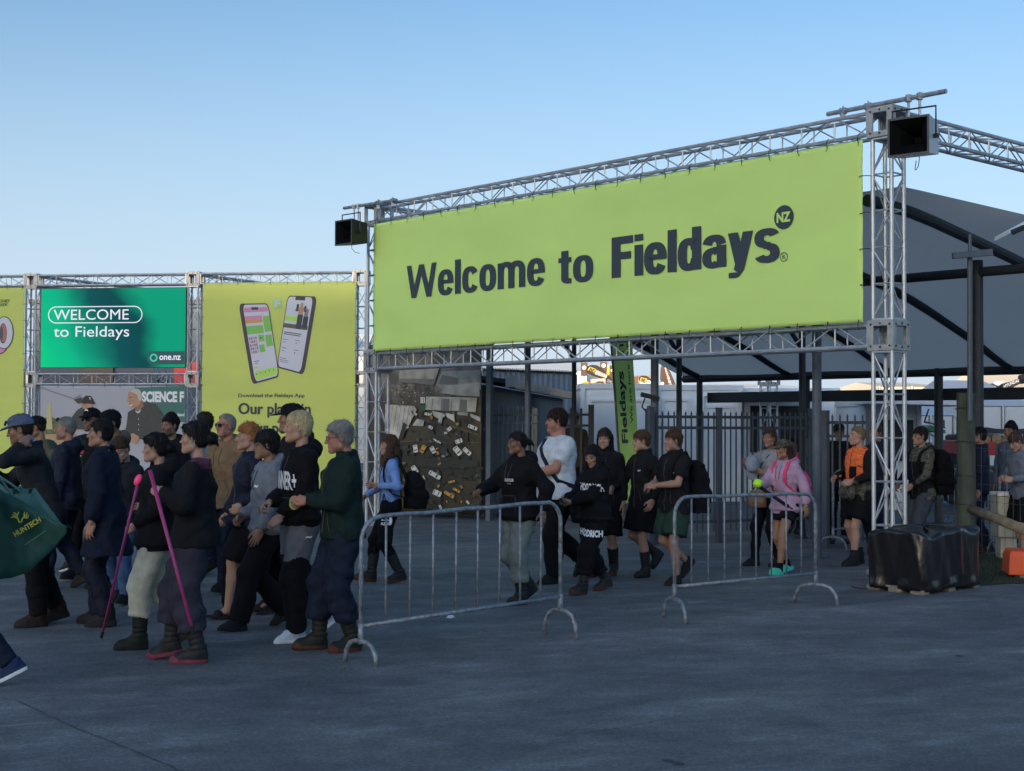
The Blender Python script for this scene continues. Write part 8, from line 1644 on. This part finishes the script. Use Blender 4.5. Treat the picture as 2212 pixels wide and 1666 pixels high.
# P28
p = person('fair haired man in orange camouflage vest and black shorts', (1856, 1220), 1.67, 116, dict(mat=[BLK_, OCAMO, CAMO], split=lambda c, dz: np.where((np.abs(c[:, 0]) < .175) & (c[:, 2] > 1.08 + dz), 1, np.where((np.abs(c[:, 0]) < .2) & (c[:, 2] < 1.08 + dz) & (c[:, 2] > .80), 2, 0)), hem=.82, thick=.03, name='vest', collar=.02, open=1), dict(kind='shorts', mat=BLK2, len=.80, loose=.03), dict(kind='shortboot', mat=SHB, sole=SOLD, size=1.08), dict(kind='male', skin=FAIR, hair=(.15, .10, .055), style='crop', yaw=-14), legs=((.16, .0, 0), (-.06, 0, 4)), arms=((-.14, .24, 1.06), (.20, .22, 1.10)), hands=('hold', 'hold'), hnorm=((-.7, .4, .4), (.8, .3, .4)), seed=28)
it = item('bum_bag', p, 'dark camouflage pouch worn at the waist of the man in orange vest', 'bag'); f = Field((-.3, 0, .7), (.3, .4, 1.15), .011); f.loft([(.84, -.02, .20, .11, .05), (.90, -.02, .21, .13, .065), (.98, -.02, .20, .125, .05), (1.0, -.02, .19, .11, .03)], .01, 3); v, q = f.mesh(); put('pouch', np_mesh('pouch', v * p.sc, q, CAMO), it); wristband(p, 1, LIMEB)
it = item('harness_pouch', p, 'small black pouch on the chest of the man in the orange vest', 'pouch'); c = proj(p, -.05, 1.17, 1, .01); b = MB(); b.box(c * p.sc, (.10, .03, .14)); b.build('pouch', BLK2, it, bevel=.006)
# P29 - P37
person('young man in navy jacket glimpsed through the large mast', (1894, 0), 1.68, 150, dict(mat=NAVY2, hem=.82, collar=.05), dict(kind='trousers', mat=DENIM), dict(kind='shortboot', mat=SHB), dict(kind='male', skin=FAIR, hair=BRNH, style='short', yaw=-20), Y=18.0, legs=walk('L', .4), seed=29)
p = person('youth in black and camouflage jacket with grey trousers beside the large mast', (1990, 0), 1.65, 112, dict(mat=[BLK_, CAMO], split=lambda c, dz: (c[:, 2] > 1.30 + dz) | (np.abs(c[:, 0]) > .20), hem=.80, hood='down', thick=.034, name='jacket'), dict(kind='trousers', mat=GREYP, loose=.03), dict(kind='shortboot', mat=SHB), dict(kind='male', skin=FAIR2, hair=DARKH, style='fringe', yaw=-6), Y=17.3, legs=walk('L', .4), arms=((-.14, .28, .98), (.10, .30, .98)), hands=('relaxed', 'relaxed'), seed=30)
backpack(p, BLK2, 'large black backpack on the youth in the camouflage jacket', (.17, .15, .30), 1.16)
person('person in dark jacket and jeans half hidden by the round timber post', (2117, 0), 1.66, 70, dict(mat=NAVY2, hem=.82, collar=.04), dict(kind='trousers', mat=DENIM), dict(kind='trainer', mat=SHB), dict(kind='male', skin=FAIR2, hair=BLKH, style='short'), Y=18.3, legs=((-.1, 0, 10), (.14, 0, 0)), seed=31, g=1.1)
person('youth in blue grey sweatshirt looking down at the right edge', (2212, 0), 1.62, 112, dict(mat=GREYB, hem=.82, thick=.03, name='sweatshirt'), dict(kind='shorts', mat=BLK2, len=.95, loose=.03), dict(kind='trainer', mat=SHB), dict(kind='male', skin=FAIR, hair=BRNH, style='fringe', pitch=34), Y=17.2, lean=.10, legs=((.1, 0, 0), (-.1, 0, 8)), arms=((-.1, .3, 1.1), (.1, .3, 1.1)), hands=('hold', 'hold'), seed=32)
person('man in dark beanie and pale shirt behind the youth looking down', (2184, 0), 1.72, 128, dict(mat=cloth('slate_blue_shirt', (.085, .11, .17)), hem=.82), dict(kind='trousers', mat=BLK2), dict(kind='trainer', mat=SHB), dict(kind='male', skin=TANSK, hair=BLKH, style='short', hat=('beanie', BLK2)), Y=18.8, legs=walk('L', .4), seed=33)
person('shadowy man in dark brimmed cap standing behind the short palisade panel', (1812, 0), 1.70, 168, dict(mat=BLK_, hem=.82), dict(kind='trousers', mat=BLK2), dict(kind='shortboot', mat=SHB), dict(kind='male', skin=BRN, hair=BLKH, style='short', hat=('cap', NAVY2)), Y=19.6, legs=walk('L', .3), seed=34)
person('person in grey tee half hidden behind the near canopy post', (1770, 0), 1.74, 200, dict(mat=GREYT, hem=.84, sleeve='short', name='tee'), dict(kind='trousers', mat=BLK2), dict(kind='shortboot', mat=SHB), dict(kind='male', skin=BRN, hair=BLKH, style='short'), Y=20.8, legs=walk('L', .3), seed=35)
person('child in bright pink top seen through the fence behind the pink hoodie', (1714, 0), 1.46, 150, dict(mat=HIPINK, hem=.82, sleeve='short', name='tee'), dict(kind='trousers', mat=BLK2), dict(kind='trainer', mat=SHB), dict(kind='boy', skin=TANSK, hair=BLKH, style='short'), Y=21.4, legs=walk('L', .3), seed=36, hs=1.06)
person('tall person in a brown top far back between the shed and white cabin', (1240, 0), 1.88, 180, dict(mat=cloth('brown_wool', (.055, .042, .035)), hem=.82), dict(kind='trousers', mat=BLK2), dict(kind='shortboot', mat=SHB), dict(kind='male', skin=TANSK, hair=BRNH, style='mop'), Y=25.5, legs=walk('L', .3), seed=37)
